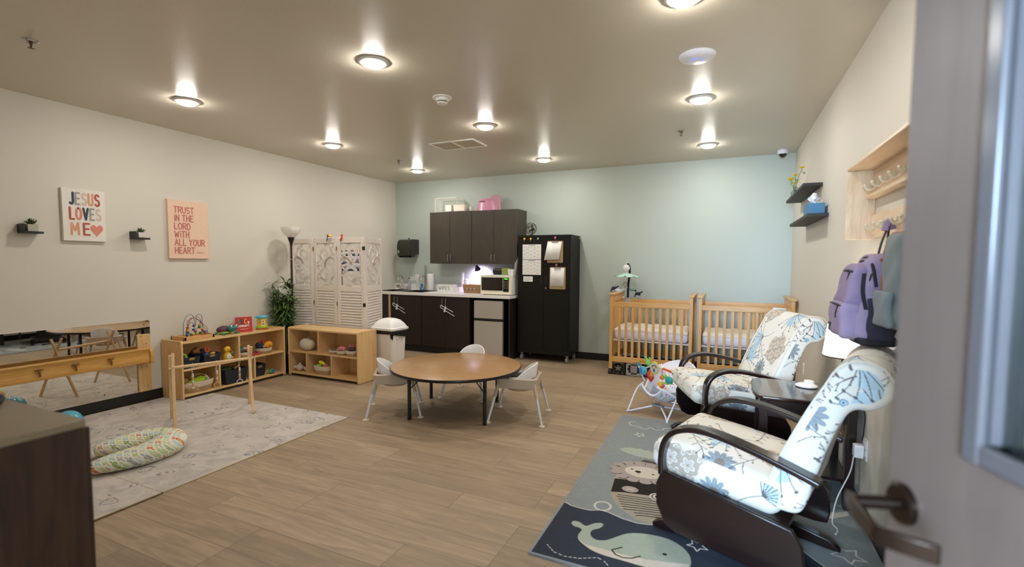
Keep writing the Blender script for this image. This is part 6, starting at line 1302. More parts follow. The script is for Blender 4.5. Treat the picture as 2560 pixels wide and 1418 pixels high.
# ---------------------------------------------------------------- blue animal rug (art woven into the pile)
RX, RY = -.83, 2.05
import random as _r
A = {
'whale':[(0.114, 0.335), (0.118, 0.361), (0.146, 0.366), (0.184, 0.344), (0.202, 0.352), (0.228, 0.388), (0.261, 0.403), (0.274, 0.386), (0.262, 0.349), (0.237, 0.323), (0.23, 0.29), (0.248, 0.254), (0.281, 0.241), (0.321, 0.26), (0.356, 0.304), (0.398, 0.356), (0.452, 0.388), (0.523, 0.403), (0.596, 0.401), (0.654, 0.373), (0.691, 0.336), (0.715, 0.284), (0.72, 0.22), (0.703, 0.177), (0.625, 0.136), (0.53, 0.122), (0.428, 0.127), (0.33, 0.131), (0.268, 0.148), (0.214, 0.183), (0.187, 0.212), (0.178, 0.251), (0.182, 0.297), (0.162, 0.311), (0.137, 0.314)],
'belly':[(0.192, 0.207), (0.237, 0.18), (0.319, 0.177), (0.419, 0.172), (0.52, 0.182), (0.617, 0.202), (0.715, 0.229), (0.703, 0.177), (0.625, 0.136), (0.53, 0.122), (0.428, 0.127), (0.33, 0.131), (0.268, 0.148), (0.214, 0.183)],
'fin':[(0.404, 0.23), (0.363, 0.188), (0.387, 0.158), (0.424, 0.149), (0.463, 0.161), (0.498, 0.196)],
'sea':[(0.012, 0.538), (0.059, 0.514), (0.122, 0.507), (0.173, 0.508), (0.22, 0.535), (0.267, 0.53), (0.355, 0.496), (0.436, 0.484), (0.495, 0.496), (0.553, 0.52), (0.656, 0.517), (0.867, 0.49), (1.03, 0.452), (1.206, 0.574), (1.26, 0.50), (1.34, 0.40), (1.42, 0.25), (1.46, 0.05)],
'barrel':[(0.207, 1.005), (0.294, 1.099), (0.516, 1.13), (0.602, 0.971), (0.625, 0.714), (0.603, 0.538), (0.508, 0.51), (0.432, 0.507), (0.339, 0.581), (0.272, 0.659), (0.229, 0.756), (0.212, 0.875)],
'band':[(0.211, 0.965), (0.578, 1.046), (0.617, 0.801), (0.553, 0.79), (0.465, 0.826), (0.296, 0.798), (0.227, 0.776)],
'croc':[(0.148, 1.488), (0.206, 1.531), (0.316, 1.52), (0.436, 1.487), (0.539, 1.463), (0.545, 1.397), (0.447, 1.392), (0.367, 1.383), (0.285, 1.387), (0.217, 1.414), (0.157, 1.446)],
'book1':[(0.399, 1.529), (0.412, 1.596), (0.543, 1.642), (0.55, 1.57)], 'book2':[(0.317, 1.312), (0.342, 1.351), (0.424, 1.335), (0.429, 1.302)], 'book3':[(0.468, 1.871), (0.511, 1.945), (0.646, 2.008), (0.643, 1.884), (0.475, 1.805)],
'cloud':[(0.143, 2.157), (0.098, 2.123), (0.099, 2.082), (0.127, 2.033), (0.176, 2.035), (0.244, 1.988), (0.284, 2.046), (0.325, 2.007), (0.381, 2.033), (0.394, 2.078), (0.456, 2.107)],
'dash':[(0.063, 0.099), (0.112, 0.056), (0.168, 0.044), (0.236, 0.057), (0.316, 0.1), (0.35, 0.085), (0.379, 0.057)],
'an1':[(1.32, 1.305), (1.413, 1.412), (1.457, 1.348), (1.454, 1.247), (1.398, 1.173), (1.298, 1.135)], 'an2':[(1.353, 1.32), (1.404, 1.355), (1.417, 1.288), (1.37, 1.227)],
'an3':[(1.234, 1.032), (1.292, 1.041), (1.358, 1.054), (1.429, 1.061), (1.493, 1.108), (1.49, 1.055), (1.402, 0.98), (1.309, 0.954)], 'an4':[(1.303, 1.119), (1.397, 1.163), (1.448, 1.168), (1.476, 1.126), (1.395, 1.062), (1.323, 1.055)]}
def rmat(name, c, v=.10): return mat(name, c, rough=.95, var=v, scale=55, bump=.7, bscale=420, spec=.1)
rm = [rmat('rug_blue_grey', '#8d9291', .15), rmat('rug_navy', '#3a3f49', .14), rmat('rug_sage', '#a9b1a0'), rmat('rug_cream', '#d3c8b8'), rmat('rug_charcoal', '#2f2a26'), rmat('rug_mane', '#a99c92'), rmat('rug_face', '#cfc2b2'), rmat('rug_white', '#dcd8cf'), rmat('rug_barrel', '#a79c89'), rmat('rug_blue_right', '#66737f', .12)]
t = thing('animal_rug', 'blue grey nursery rug with whale, lion and crocodile pictures under the glider chairs', 'rug', (RX+.77, RY+1.15, 0))
RW, RL = 1.535, 2.29
MB().box(RX, RY, 0, RX+RW, RY+.012, .010).box(RX, RY+RL-.012, 0, RX+RW, RY+RL, .010).box(RX, RY+.012, 0, RX+.012, RY+RL-.012, .010).box(RX+RW-.012, RY+.012, 0, RX+RW, RY+RL-.012, .010).build('binding', rmat('rug_binding', '#8f979b'), t, smooth=False)
mb = MB(); mb.box(RX+.012, RY+.012, 0, RX+RW-.012, RY+RL-.012, .009)
F = lambda a, b_, s_=0.0: (RX+a, RY+b_, .0092+s_)
def sm2(pts, n=5):
    k = len(pts); o = []
    for i in range(k):
        a, b, c, d = [pts[(i+j-1) % k] for j in range(4)]
        for q in range(n):
            t_ = q/n; o.append(tuple(.5*(2*b[z]+(c[z]-a[z])*t_+(2*a[z]-5*b[z]+4*c[z]-d[z])*t_*t_+(3*b[z]-a[z]-3*c[z]+d[z])*t_**3) for z in (0, 1)))
    return o
def fan(pts, mi, lv, c=None):
    # triangulated polygon (ear clipping through bmesh tessellation later): keep as one n-gon
    mb.poly(pts, F, lv*.0003, mi)
def el(a, b_, rx, ry, mi, lv, rot=0): mb.disc(a, b_, rx, ry, F, lv*.0003, mi, n=28, rot=rot)
sea = [(.012, .012)]+A['sea']+[(1.46, .012)]
# sea as strips so that the concave outline stays clean
for (a, b_), (c_, d_) in zip(A['sea'][:-1], A['sea'][1:]): mb.poly([(a, .012), (c_, .012), (c_, d_), (a, b_)], F, 0, 1)
mb.stroke([p for p in A['sea']], .007, F, .0004, 3)
mb.stroke(arc(.223, .585, .045, .050, 0, 360, 20), .013, F, .0005, 3)
fan(sm2(A['whale']), 2, 2); fan(A['belly'], 3, 3); mb.stroke(A['fin'], .007, F, .0012, 4); el(.601, .259, .011, .009, 4, 4)
for (a, b_), (c_, d_) in zip(A['dash'][:-1], A['dash'][1:]):
    n = max(1, int(math.hypot(c_-a, d_-b_)/.02))
    for k in range(n): q = k/n; mb.stroke([(a+(c_-a)*q, b_+(d_-b_)*q), (a+(c_-a)*(q+.5/n), b_+(d_-b_)*(q+.5/n))], .005, F, .0006, 7)
fan(A['barrel'], 8, 2)
for k in range(9):
    b0 = .56+k*.026; xl = .235+.10*max(0, (.74-b0)/.2); mb.stroke([(xl+.012*k*0+.04, b0-.01), (.44, b0+.012), (.615, b0+.045)] if k > 1 else [(xl+.09, b0), (.44, b0+.012), (.615, b0+.045)], .007, F, .0010, 4)
for k in range(3): mb.stroke([(.235, .985+.03*k), (.50, 1.04+.03*k)], .008, F, .0010, 4)
fan(A['band'], 4, 3)
el(.329, .855, .050, .040, 5, 5); mb.stroke([(.305, .84), (.353, .87)], .006, F, .0018, 3); mb.stroke([(.308, .872), (.35, .838)], .006, F, .0018, 3)
for r_, mi in ((.055, 3), (.043, 4), (.036, 3), (.022, 4)): el(.503, .824, r_, r_*.9, mi, 5+int((.06-r_)*100))
el(.36, 1.13, .185, .145, 5, 6)
for k in range(14): a = 2*PI*k/14; el(.36+.175*math.cos(a), 1.13+.135*math.sin(a), .042, .036, 5, 7)
el(.205, 1.082, .035, .03, 5, 8); el(.37, 1.13, .125, .088, 6, 9); el(.332, 1.124, .020, .016, 4, 10); mb.stroke([(.332, 1.11), (.345, 1.095)], .004, F, .0034, 4)
for a, b_ in ((.288, 1.15), (.43, 1.12)): el(a, b_, .009, .008, 4, 10)
fan(sm2(A['croc'], 3), 2, 1)
for k in range(5): mb.poly([(.26+k*.055, 1.525-.008*k), (.285+k*.055, 1.55-.008*k), (.31+k*.055, 1.52-.008*k)], F, .0004, 2)
for k in ('book1', 'book2', 'book3'):
    fan(A[k], 4, 1); p = A[k]; cx0 = sum(q[0] for q in p)/len(p); cy0_ = sum(q[1] for q in p)/len(p)
    for j in (-1, 0, 1): mb.stroke([(cx0-.05, cy0_+j*.018), (cx0+.05, cy0_+.01+j*.018)], .004, F, .0006, 5)
mb.stroke(smooth2 := [(q.x, q.y) for q in smooth_path([(a, b_, 0) for a, b_ in A['cloud']], 4)], .006, F, .0005, 7)
def star(a, b_, r, mi=7): mb.stroke([(a+(r if k % 2 else r*.5)*math.cos(k*PI/5+.3), b_+(r if k % 2 else r*.5)*math.sin(k*PI/5+.3)) for k in range(10)], .007, F, .0005, mi, closed=True)
star(.227, 1.836, .042); star(1.40, .62, .075); star(.74, .40, .05)
fan(A['an1'], 5, 1); fan(A['an2'], 4, 2); fan(A['an4'], 9, 2); fan(A['an3'], 3, 3); el(1.25, 1.6, .10, .14, 5, 1); el(1.25, 1.62, .06, .08, 6, 2); el(.95, 1.5, .16, .12, 9, 1)
mb.build('pile', rm, t, smooth=False, fixn=False)

# ---------------------------------------------------------------- upholstery print
TW = .70
ELS = [('hyd', .12, .14, .105, .3), ('hyd', .52, .46, .115, 1.2), ('tul', .36, .10, .135, .6), ('tul', .14, .44, .135, 2.4), ('tul', .58, .20, .12, 4.2), ('dai', .34, .36, .075, 0),
       ('stm', .24, .27, .17, .9), ('stm', .47, .28, .15, 2.0), ('stm', .27, .60, .17, 1.4), ('stm', .64, .62, .15, .4), ('stm', .02, .58, .14, 1.8), ('eye', .41, .24, .016, 0), ('eye', .32, .52, .018, 0), ('eye', .35, .215, .010, 0)]
def floral(u, v):
    n = len(u); col = np.tile(lin('#e4dfd3'), (n, 1))
    dk_, tp, wh, bl, gb = lin('#6a6464'), lin('#b3a493'), lin('#efe9dc'), lin('#c2d9e2'), lin('#8d979b')
    for kind, cu, cv, R_, rot in ELS:
        du = (u-cu+TW/2) % TW-TW/2; dv = (v-cv+TW/2) % TW-TW/2
        a = du*math.cos(rot)+dv*math.sin(rot); b = -du*math.sin(rot)+dv*math.cos(rot); r = np.hypot(a, b); th = np.arctan2(b, a)
        if kind == 'hyd':
            edge = R_*(1+.10*np.sin(5*th)+.06*np.sin(9*th)); m_ = r < edge; col[m_] = tp
            cs = .078; ia, ib = np.floor(a/cs+.5*(np.floor(b/cs) % 2)), np.floor(b/cs); fa = (a/cs+.5*(ib % 2))-ia-.5; fb = b/cs-ib-.5; rr = np.hypot(fa, fb); t2 = np.arctan2(fb, fa)+ia+ib
            pe = .20+.24*np.abs(np.cos(2.5*t2)); ln = (np.abs(rr-pe) < .026) & m_; col[ln] = wh; pin = (rr < pe) & (rr > .10) & m_ & (np.abs(rr-pe) > .05); col[pin] = col[pin]*.75+wh*.25
            col[(rr < .035) & m_] = lin('#75685c')
        elif kind == 'tul':
            sp = 1.05; f_ = (r < R_*(1-.18*(th/sp)**2)) & (np.abs(th) < sp) & (r > .004); col[f_] = bl*(.93+.07*np.cos(th[f_]*6))[:, None]
            for k in range(-4, 5):
                ak = k*.27; bend = ak*(1+.9*(r/R_)*.3); L = R_*(1.18+.22*((k*7) % 3)/2)
                ln = (np.abs(th-bend)*r < .0019) & (r < L); col[ln] = dk_
                ex, ey = L*math.cos(ak*1.33), L*math.sin(ak*1.33); col[((a-ex)**2/.0095**2+(b-ey)**2/.0055**2) < 1] = dk_
            ln = (np.abs(b-.012*np.sin(a*22)) < .0019) & (a < 0) & (a > -R_*1.1); col[ln] = dk_
        elif kind == 'dai':
            pe = R_*(.55+.45*np.abs(np.cos(6*th))**.7); m_ = (r < pe) & (r > R_*.30); col[m_] = gb*(1.0+.12*np.cos(12*th[m_]))[:, None]; col[r < R_*.30] = lin('#85796c')
        elif kind == 'stm':
            ln = (np.abs(b-.018*np.sin(a*16)) < .0019) & (np.abs(a) < R_*.62); col[ln] = dk_
            for k in range(-3, 4):
                a0 = k*R_*.18; b0 = .018*math.sin(a0*16); sg = 1 if k % 2 else -1; ln = (np.abs((b-b0)*sg-(a-a0)*1.1) < .0024) & ((b-b0)*sg > 0) & ((b-b0)*sg < .024); col[ln] = dk_; col[np.hypot(a-a0-.022, (b-b0)*sg-.026) < .0042] = dk_
            col[((a-R_*.64)**2/.010**2+(b-.018*np.sin(R_*.62*16))**2/.006**2) < 1] = dk_
        else:
            col[r < R_] = lin('#7f9fb0'); col[(r < R_*.6)] = lin('#c5d6dc'); col[r < R_*.32] = lin('#3d5e75')
    return col
uph = vcol('floral_upholstery', rough=.8)
mah = wood('dark_mahogany', '#140907', '#24110d', 'x', rough=.28, scale=4, stretch=14, coat=.4)
def rotpt(P, ang):  # tilt about y axis, rear down
    c_, s_ = math.cos(ang), math.sin(ang); Q = P.copy(); Q[:, 0] = P[:, 0]*c_-P[:, 2]*s_; Q[:, 2] = P[:, 0]*s_+P[:, 2]*c_; return Q
def glider(loc, rz, label):
    t = thing('glider_chair', label, 'rocking chair', loc, rz, group='floral glider rocking chairs on the animal rug', local=True)
    tilt = math.radians(7.5)
    # base
    for s_ in (-1, 1):
        prof = [(-.40, .012), (-.36, .045), (-.22, .07), (.0, .078), (.20, .07), (.33, .052), (.375, .022), (.37, .002), (.30, .0), (.24, .006), (-.26, .006), (-.34, .0), (-.41, .0)]
        MB().ext(prof, lambda a, b_, q: (a, q, b_), s_*.19-.021, s_*.19+.021).build('base_rail', mah, t, bevel=.004)
    for x in (-.17, .13): MB().box(x-.03, -.19, .05, x+.03, .19, .085).build('cross_bar', mah, t, bevel=.003)
    MB().box(-.20, -.13, .085, .16, .13, .27).build('mechanism', blackm, t, bevel=.01)
    # side panels and hoops
    for s_ in (-1, 1):
        y = s_*.325
        pn = [(-.29, .285), (.275, .375), (.305, .30), (.30, .20), (.255, .115), (.20, .085), (-.10, .062), (-.28, .052), (-.335, .06), (-.345, .12), (-.33, .22)]
        MB().ext(pn, lambda a, b_, q: (a, q, b_), y-.013, y+.013).build('side_panel', mah, t, bevel=.006)
        ar = smooth_path([(.272, y, .36), (.275, y, .44), (.262, y, .52), (.225, y, .575), (.16, y, .607), (.08, y, .617), (-.02, y, .606), (-.16, y, .575), (-.30, y, .535), (-.385, y, .508)], 6)
        MB().ribbon(ar, (0, 1, 0), .072, .026).build('armrest', mah, t, bevel=.007, seg=3)
        MB().cyl((-.33, y-s_*.07, .50), (-.33, y, .52), .012).build('arm_bolt', mah, t)
    sf = MB().box(-.27, -.31, .29, .25, .31, .325); P_ = rotpt(np.array(sf.v)-np.array([0, 0, .30]), tilt)+np.array([0, 0, .30]); sf.v = [tuple(p) for p in P_]; sf.build('seat_frame', mah, t)
    # seat cushion
    P_, F_, V_ = round_box((.055, 0, 0), (.60, .625, .16), .062, 220, puff=.028)
    P_[:, 2] -= np.where(V_[:, 0] < -.2, .0, 0)
    ax_ = np.argmax(np.abs(V_), axis=1)
    u = np.where(ax_ == 0, P_[:, 2]+.355, P_[:, 0]); v = np.where(ax_ == 1, P_[:, 2]*1.0+np.sign(V_[:, 1])*.36, P_[:, 1]); u = np.where(ax_ == 1, P_[:, 0], u)
    colr = floral(u+.31, v+.07)
    P2 = rotpt(P_, tilt); P2[:, 2] += .396
    mb = MB(); mb.add([tuple(p) for p in P2], F_); mb.col = colr; mb.build('seat_cushion', uph, t, sharp=60)
    # back cushion with rolled top
    pr = smooth_path([(-.155, 0, .375), (-.195, 0, .50), (-.25, 0, .64), (-.315, 0, .79), (-.37, 0, .90), (-.41, 0, .975), (-.47, 0, 1.012), (-.545, 0, 1.0), (-.59, 0, .94), (-.585, 0, .87), (-.53, 0, .825), (-.475, 0, .815), (-.44, 0, .77), (-.395, 0, .65), (-.355, 0, .50), (-.325, 0, .38), (-.29, 0, .33), (-.20, 0, .325)], 10)
    prof = [(p.x, p.z) for p in pr]+[(-.155, .375)]; prof = prof[:-1]
    # resample evenly
    pp = [Vector((a, b_, 0)) for a, b_ in prof]; pp.append(pp[0]); L = [0]
    for a, b_ in zip(pp[:-1], pp[1:]): L.append(L[-1]+(b_-a).length)
    NP = 520; rs = []
    k = 0
    for i in range(NP):
        d = L[-1]*i/NP
        while L[k+1] < d: k += 1
        f_ = (d-L[k])/max(1e-9, L[k+1]-L[k]); q = pp[k].lerp(pp[k+1], f_); rs.append((q.x, q.y, d))
    rs = np.array(rs); nx = np.roll(rs[:, 1], -1)-np.roll(rs[:, 1], 1); nz = -(np.roll(rs[:, 0], -1)-np.roll(rs[:, 0], 1)); ln = np.hypot(nx, nz); nx, nz = nx/ln, nz/ln
    HW = .285; er = .03
    ysec = [(-HW, er)]
    cols_ = []
    secs = []
    for k in range(8): q = PI/2*k/7; secs.append((-HW+er-er*math.cos(q), er*(1-math.sin(q))))
    for k in range(1, 180): secs.append((-HW+er+(2*HW-2*er)*k/180, 0))
    for k in range(8): q = PI/2*(1-k/7); secs.append((HW-er+er*math.cos(q), er*(1-math.sin(q))))
    sg = 1.0
    ctr = rs[:, :2].mean(0); test = rs[10, :2]+np.array([nx[10], nz[10]])*.01
    # outward sign check (front surface should move forward, +x)
    if nx[60] < 0: sg = -1.0
    vs = []; U = []; Vv = []
    for y, ins in secs:
        for i in range(NP): vs.append((rs[i, 0]-sg*nx[i]*ins, y, rs[i, 1]-sg*nz[i]*ins)); U.append(rs[i, 2]); Vv.append(y)
    K = len(secs); fs = [(i*NP+j, i*NP+(j+1) % NP, (i+1)*NP+(j+1) % NP, (i+1)*NP+j) for i in range(K-1) for j in range(NP)]
    # side caps: dense flat fill so the print continues on the gusset
    base = len(vs)
    for y, k0 in ((-HW, 0), (HW, K-1)):
        ring_ = [k0*NP+i for i in range(NP)]; half = NP//2; NC = 44
        # pair front i with the matching rear point
        start = int(NP*.995); f0 = 0
        prev = None
        M_ = 253
        a_idx = [(i) % NP for i in range(M_+1)]; b_idx = [(NP-8-i*(NP-8-M_-1)//M_) % NP for i in range(M_+1)]
        rows = []
        for i in range(M_+1):
            pa, pb = np.array(vs[k0*NP+a_idx[i]]), np.array(vs[k0*NP+b_idx[i]]); row = []
            for j in range(NC+1):
                if j == 0: row.append(k0*NP+a_idx[i]); continue
                if j == NC: row.append(k0*NP+b_idx[i]); continue
                p = pa+(pb-pa)*j/NC; row.append(len(vs)); vs.append(tuple(p)); U.append(p[2]*1.02+.13); Vv.append(p[0]+(.0 if y < 0 else .3)+.05)
            rows.append(row)
        for i in range(M_):
            for j in range(NC): fs.append((rows[i][j], rows[i][j+1], rows[i+1][j+1], rows[i+1][j]))
        fs.append(tuple([k0*NP+i % NP for i in range(NP-8, NP+1)][::-1]))
    mb = MB(); mb.add(vs, fs); mb.col = floral(np.array(U)+.12, np.array(Vv)+.33); mb.build('back_cushion', uph, t, sharp=70)
    MB().tube([(x, s_*.276, z) for s_ in (1,) for x, z in [(p[0]-.004*sg, p[1]) for p in rs[:260:8, :2]]], .0045, 6).build('piping', mat('piping_cream', '#d8d0c2', rough=.9), t)
    MB().tube([(p[0], -.276, p[1]) for p in rs[:260:8, :2]], .0045, 6).build('piping', M['piping_cream'], t)
    return t
g0 = glider((.10, 2.63, .0105), math.radians(163), 'floral glider chair with dark arms nearest the open door')
dup(g0, (.03, 4.09, .0105), math.radians(200), 'floral glider chair with dark arms in front of the right crib')
# ---------------------------------------------------------------- end table between the gliders
t = thing('end_table', 'dark wood end table with clipped corners between the two glider chairs', 'table', (.44, 3.40, .0105)); ex0, ex1, ey0, ey1 = .168, .700, 3.14, 3.65
poly = [(ex0+.045, ey0+.0), (ex1, ey0), (ex1, ey1), (ex0+.05, ey1), (ex0+.012, ey1-.05), (ex0, ey1-.13), (ex0, ey0+.13), (ex0+.015, ey0+.05)]
top = MB().ext(poly, lambda a, b_, q: (a, b_, q), .597, .62).build('tabletop', mat('mahogany_gloss', '#261412', rough=.10, coat=.7, var=.1), t, bevel=.006, seg=3)
MB().ext([(a*.94+.026, b_*.94+.204) for a, b_ in poly], lambda a, b_, q: (a, b_, q), .6201, .6206).build('inlay', mat('mahogany_inlay', '#3b322d', rough=.09, coat=.7), top)
for x, y in ((ex0+.06, ey0+.06), (ex1-.035, ey0+.045), (ex0+.06, ey1-.06), (ex1-.035, ey1-.045)): MB().box(x-.024, y-.024, .0105, x+.024, y+.024, .597).build('leg', mah, t, bevel=.004)
MB().box(ex0+.07, ey0+.055, .49, ex1-.05, ey0+.075, .597).build('apron', mah, t, bevel=.002); MB().box(ex0+.07, ey1-.075, .49, ex1-.05, ey1-.055, .597).build('apron', mah, t, bevel=.002)
MB().box(ex0+.05, ey0+.08, .49, ex0+.07, ey1-.08, .597).build('drawer_front', mah, t, bevel=.003); MB().box(ex1-.045, ey0+.08, .49, ex1-.03, ey1-.08, .597).build('apron', mah, t)
MB().box(ex0+.05, ey0+.05, .16, ex1-.03, ey1-.05, .178).build('lower_shelf', mah, t, bevel=.002); MB().box(ex1-.05, ey0+.07, .40, ex1-.02, ey1-.07, .43).build('stretcher', mah, t)
t = thing('sound_machine', 'small round white noise machine on the dark end table', 'sound machine', (.49, 3.50, .621)); MB().lathe([(.052, .6215), (.062, .626), (.062, .632), (.045, .642), (.02, .647), (0, .648)], (.485, 3.50, 0), 32).build('body', whitep, t)
for k in range(3): MB().cyl((.455+.02*k, 3.475, .639), (.455+.02*k, 3.475, .650), .006).build('button', whitep, t)
MB().lathe([(.03, .64), (.028, .66), (.01, .663), (0, .664)], (.50, 3.51, 0), 24).build('dome', whitep, t)
# table lamp
t = thing('table_lamp', 'glowing white table lamp on the end table below the lilac backpack', 'table lamp', (.614, 3.195, .621)); qx, qy = .614, 3.195
MB().lathe([(.055, .621), (.055, .63), (.02, .645), (.028, .70), (.034, .76), (.02, .82), (.008, .84), (.008, .90)], (qx, qy, 0), 28).build('base', mat('lamp_base_bronze', '#3a2a20', rough=.3, metal=.6), t)
m, nt, b = new_mat('lit_lamp_shade'); b.inputs['Base Color'].default_value = (.95, .92, .88, 1); b.inputs['Emission Color'].default_value = (1, .93, .84, 1); b.inputs['Emission Strength'].default_value = 3.2; b.inputs['Roughness'].default_value = .9
sh = MB().lathe([(.099, .885), (.080, 1.06), (.078, 1.06), (.097, .885)], (qx, qy, 0), 40).build('lamp_shade', m, t)
MB().lathe([(.1005, .880), (.1005, .888), (.097, .888), (.097, .880), (.1005, .880)], (qx, qy, 0), 40).build('shade_trim', mat('brown_trim', '#4a3020', rough=.7), t); 
mb = MB()
for k in range(3): mb.tube([(qx, qy, .905), (qx+.096*math.cos(k*2.09), qy+.096*math.sin(k*2.09), .889)], .0015, 5)
mb.build('shade_spider', steel, t); MB().sph((qx, qy, .96), (.028, .028, .038), 16).build('bulb', mat('lit_bulb', '#ffffff', emit=(1, .9, .75, 1), estr=14), t)
# ---------------------------------------------------------------- right wall: floating shelves
ebw = wood('black_stained_wood', '#1b1a18', '#38362f', 'y', rough=.6, scale=5, stretch=9)
for y0, y1, z, lb in ((4.78, 6.06, 2.066, 'black floating wall shelf holding yellow flowers, the upper one'), (4.45, 5.63, 1.779, 'black floating wall shelf holding a blue tissue box, the lower one')):
    t = thing('floating_shelf', lb, 'wall shelf', (XR, (y0+y1)/2, z), group='black floating shelves on the right wall'); MB().box(XR-.145, y0, z, XR, y1, z+.026).build('board', ebw, t, bevel=.002); MB().box(XR-.12, (y0+y1)/2-.1, z+.006, XR-.001, (y0+y1)/2+.1, z+.02).build('bracket', blackm, t)
t = thing('tissue_box', 'blue tissue box with a white tissue on the lower floating shelf', 'tissue box', (XR-.075, 4.64, 1.8055)); MB().box(XR-.135, 4.50, 1.8055, XR-.02, 4.76, 1.89).build('box', mat('tissue_blue', '#3d7598', rough=.5, var=.08, scale=25), t, bevel=.002)
rnd = random.Random(2); mb = MB(); n = 9; vs = []
for i in range(n):
    for j in range(n): a, b_ = i/(n-1)*2-1, j/(n-1); vs.append((XR-.078+.035*a*(.35+b_)+.012*math.sin(j*1.9), 4.63+.03*math.sin(i*1.1)+.05*b_*a+.03*b_, 1.888+.105*b_*(1-.4*abs(a))+.01*math.sin(i*2.3+j)))
mb.add(vs, [(i*n+j, i*n+j+1, (i+1)*n+j+1, (i+1)*n+j) for i in range(n-1) for j in range(n-1)]).build('tissue', mat('tissue_white', '#f0f0f4', rough=.9), t, solid=.001)
t = thing('flower_vase', 'yellow silk flowers in a small glass vase on the upper floating shelf', 'flowers', (XR-.09, 5.72, 2.092)); vx, vy, vz = XR-.10, 5.73, 2.0925
MB().lathe([(.028, 0), (.036, .01), (.036, .05), (.018, .07), (.018, .095), (.022, .10), (.019, .10), (.015, .07), (.03, .045), (.03, .012), (0, .006)], (vx, vy, vz), 24).build('vase', mat('vase_glass', '#dfe8e6', rough=.03, trans=.95), t)
stm_ = mat('flower_stem', '#5c7a3a', rough=.6); fl_ = mat('flower_yellow', '#f2c81c', rough=.6, var=.15, scale=60)
for dx, dy, dz in ((-.03, .07, .19), (.0, .02, .215), (-.045, -.01, .165), (.035, -.17, .255), (.01, .12, .15)):
    h_ = Vector((vx+dx, vy+dy, vz+dz)); s_ = MB().tube(smooth_path([(vx, vy, vz+.03), (vx+dx*.3, vy+dy*.3, vz+dz*.6), h_], 5), .0022, 6).build('stem', stm_, t)
    mb = MB()
    for k in range(11):
        a = 2*PI*k/11; R_ = Rz(a) @ Ry(-.5); mb.sph(h_+R_ @ Vector((.018, 0, .004)), (.017, .008, .004), 8, R=R_)
    for k in range(7): a = 2*PI*k/7+.3; R_ = Rz(a) @ Ry(-1.0); mb.sph(h_+R_ @ Vector((.011, 0, .006)), (.012, .006, .004), 8, R=R_)
    mb.build('flower', fl_, s_); MB().tube([h_+Vector((0, 0, -.03)), h_+Vector((.02, -.02, -.05)), h_+Vector((.03, -.05, -.045))], [.004, .012, .002], 6, sy=.3).build('leaf', mat('flower_leaf', '#7d9468', rough=.6), s_)
# cubby with hooks
mpl = wood('pale_birch_ply', '#cfae86', '#e8d2b2', 'z', rough=.35, scale=4, stretch=7); mply = wood('pale_birch_ply_y', '#cfae86', '#e8d2b2', 'y', rough=.35, scale=4, stretch=7)
t = thing('coat_cubby', 'pale plywood wall cubby with rows of cream hooks beside the open door', 'cubby', (XR, 2.35, 1.53)); ky0, ky1, kx = 1.35, 3.148, XR-.132
MB().ext(rrect(kx, 1.535, XR-.001, 1.905, .012), lambda a, b_, q: (a, q, b_), ky1, ky1+.016).build('end_panel', mpl, t, bevel=.002); MB().box(kx, ky0-.016, 1.535, XR-.001, ky0, 1.905).build('end_panel', mpl, t, bevel=.002)
MB().box(kx, ky0-.016, 1.905, XR-.001, ky1+.016, 1.921).build('top_panel', mply, t, bevel=.003)
MB().box(XR-.017, ky0, 1.765, XR-.001, ky1, 1.905).build('back_board', mply, t, bevel=.001); MB().box(XR-.05, ky0, 1.752, XR-.001, ky1, 1.766).build('hook_ledge', mply, t, bevel=.001)
MB().box(XR-.017, ky0, 1.545, XR-.001, ky1, 1.665).build('back_board', mply, t, bevel=.001)
hk = mat('cream_hook', '#d9cdae', rough=.3)
for z, st0 in ((1.80, 0), (1.59, .06)):
    y = ky1-.10-st0; k = 0
    while y > ky0+.05:
        p = Vector((XR-.018, y, z)); h = MB(); h.tube(smooth_path([p+Vector((0, 0, .02)), p+Vector((-.018, 0, -.008)), p+Vector((-.038, 0, -.012)), p+Vector((-.052, 0, .0)), p+Vector((-.054, 0, .006))], 5), .0055, 8); h.sph(p+Vector((-.054, 0, .010)), .0085, 10); h.lathe([(.016, -.003), (.016, .003)], p+Vector((.0, 0, .02)), 16, R=Ry(PI/2)); h.build('hook', hk, t); y -= .135; k += 1
# backpacks
lil = mat('lilac_canvas', '#9c8aa6', rough=.85, var=.10, scale=22, bump=.5, bscale=600); lil2 = mat('lilac_canvas_dark', '#927f9d', rough=.85, var=.1, scale=22, bump=.5, bscale=600); blk = mat('black_nylon', '#14131a', rough=.7); msh = mat('charcoal_mesh', '#2c2836', rough=.8, var=.3, scale=300)
def squish(c, size, r, n, mt_, nm, par, puff=0, taper=0, shear=(0, 0), **kw):
    P_, F_, V_ = round_box((0, 0, 0), size, r, n, puff); P_[:, 0] *= (1-taper*(P_[:, 2]/size[2]+.5)); P_[:, 1] *= (1-taper*.8*(P_[:, 2]/size[2]+.5)**2)
    P_[:, 0] += .004*np.sin(P_[:, 2]*42+P_[:, 1]*30); P_[:, 1] += .003*np.sin(P_[:, 2]*55+1); P_[:, 0] += shear[0]*P_[:, 2]; P_[:, 1] += shear[1]*P_[:, 2]; P_ += np.array(c); mb = MB(); mb.add([tuple(p) for p in P_], F_); return mb.build(nm, mt_, par, **kw)
t = thing('backpack', 'lilac backpack with black zips hanging from the cubby hooks', 'backpack', (.60, 2.72, 1.05)); by_ = 2.735
squish((.612, by_, 1.245), (.165, .30, .41), .06, 30, lil, 'main_body', t, taper=.42, shear=(.10, 0))
squish((.553, by_+.01, 1.305), (.10, .265, .20), .035, 24, lil2, 'upper_pocket', t, taper=.34, shear=(.16, 0))
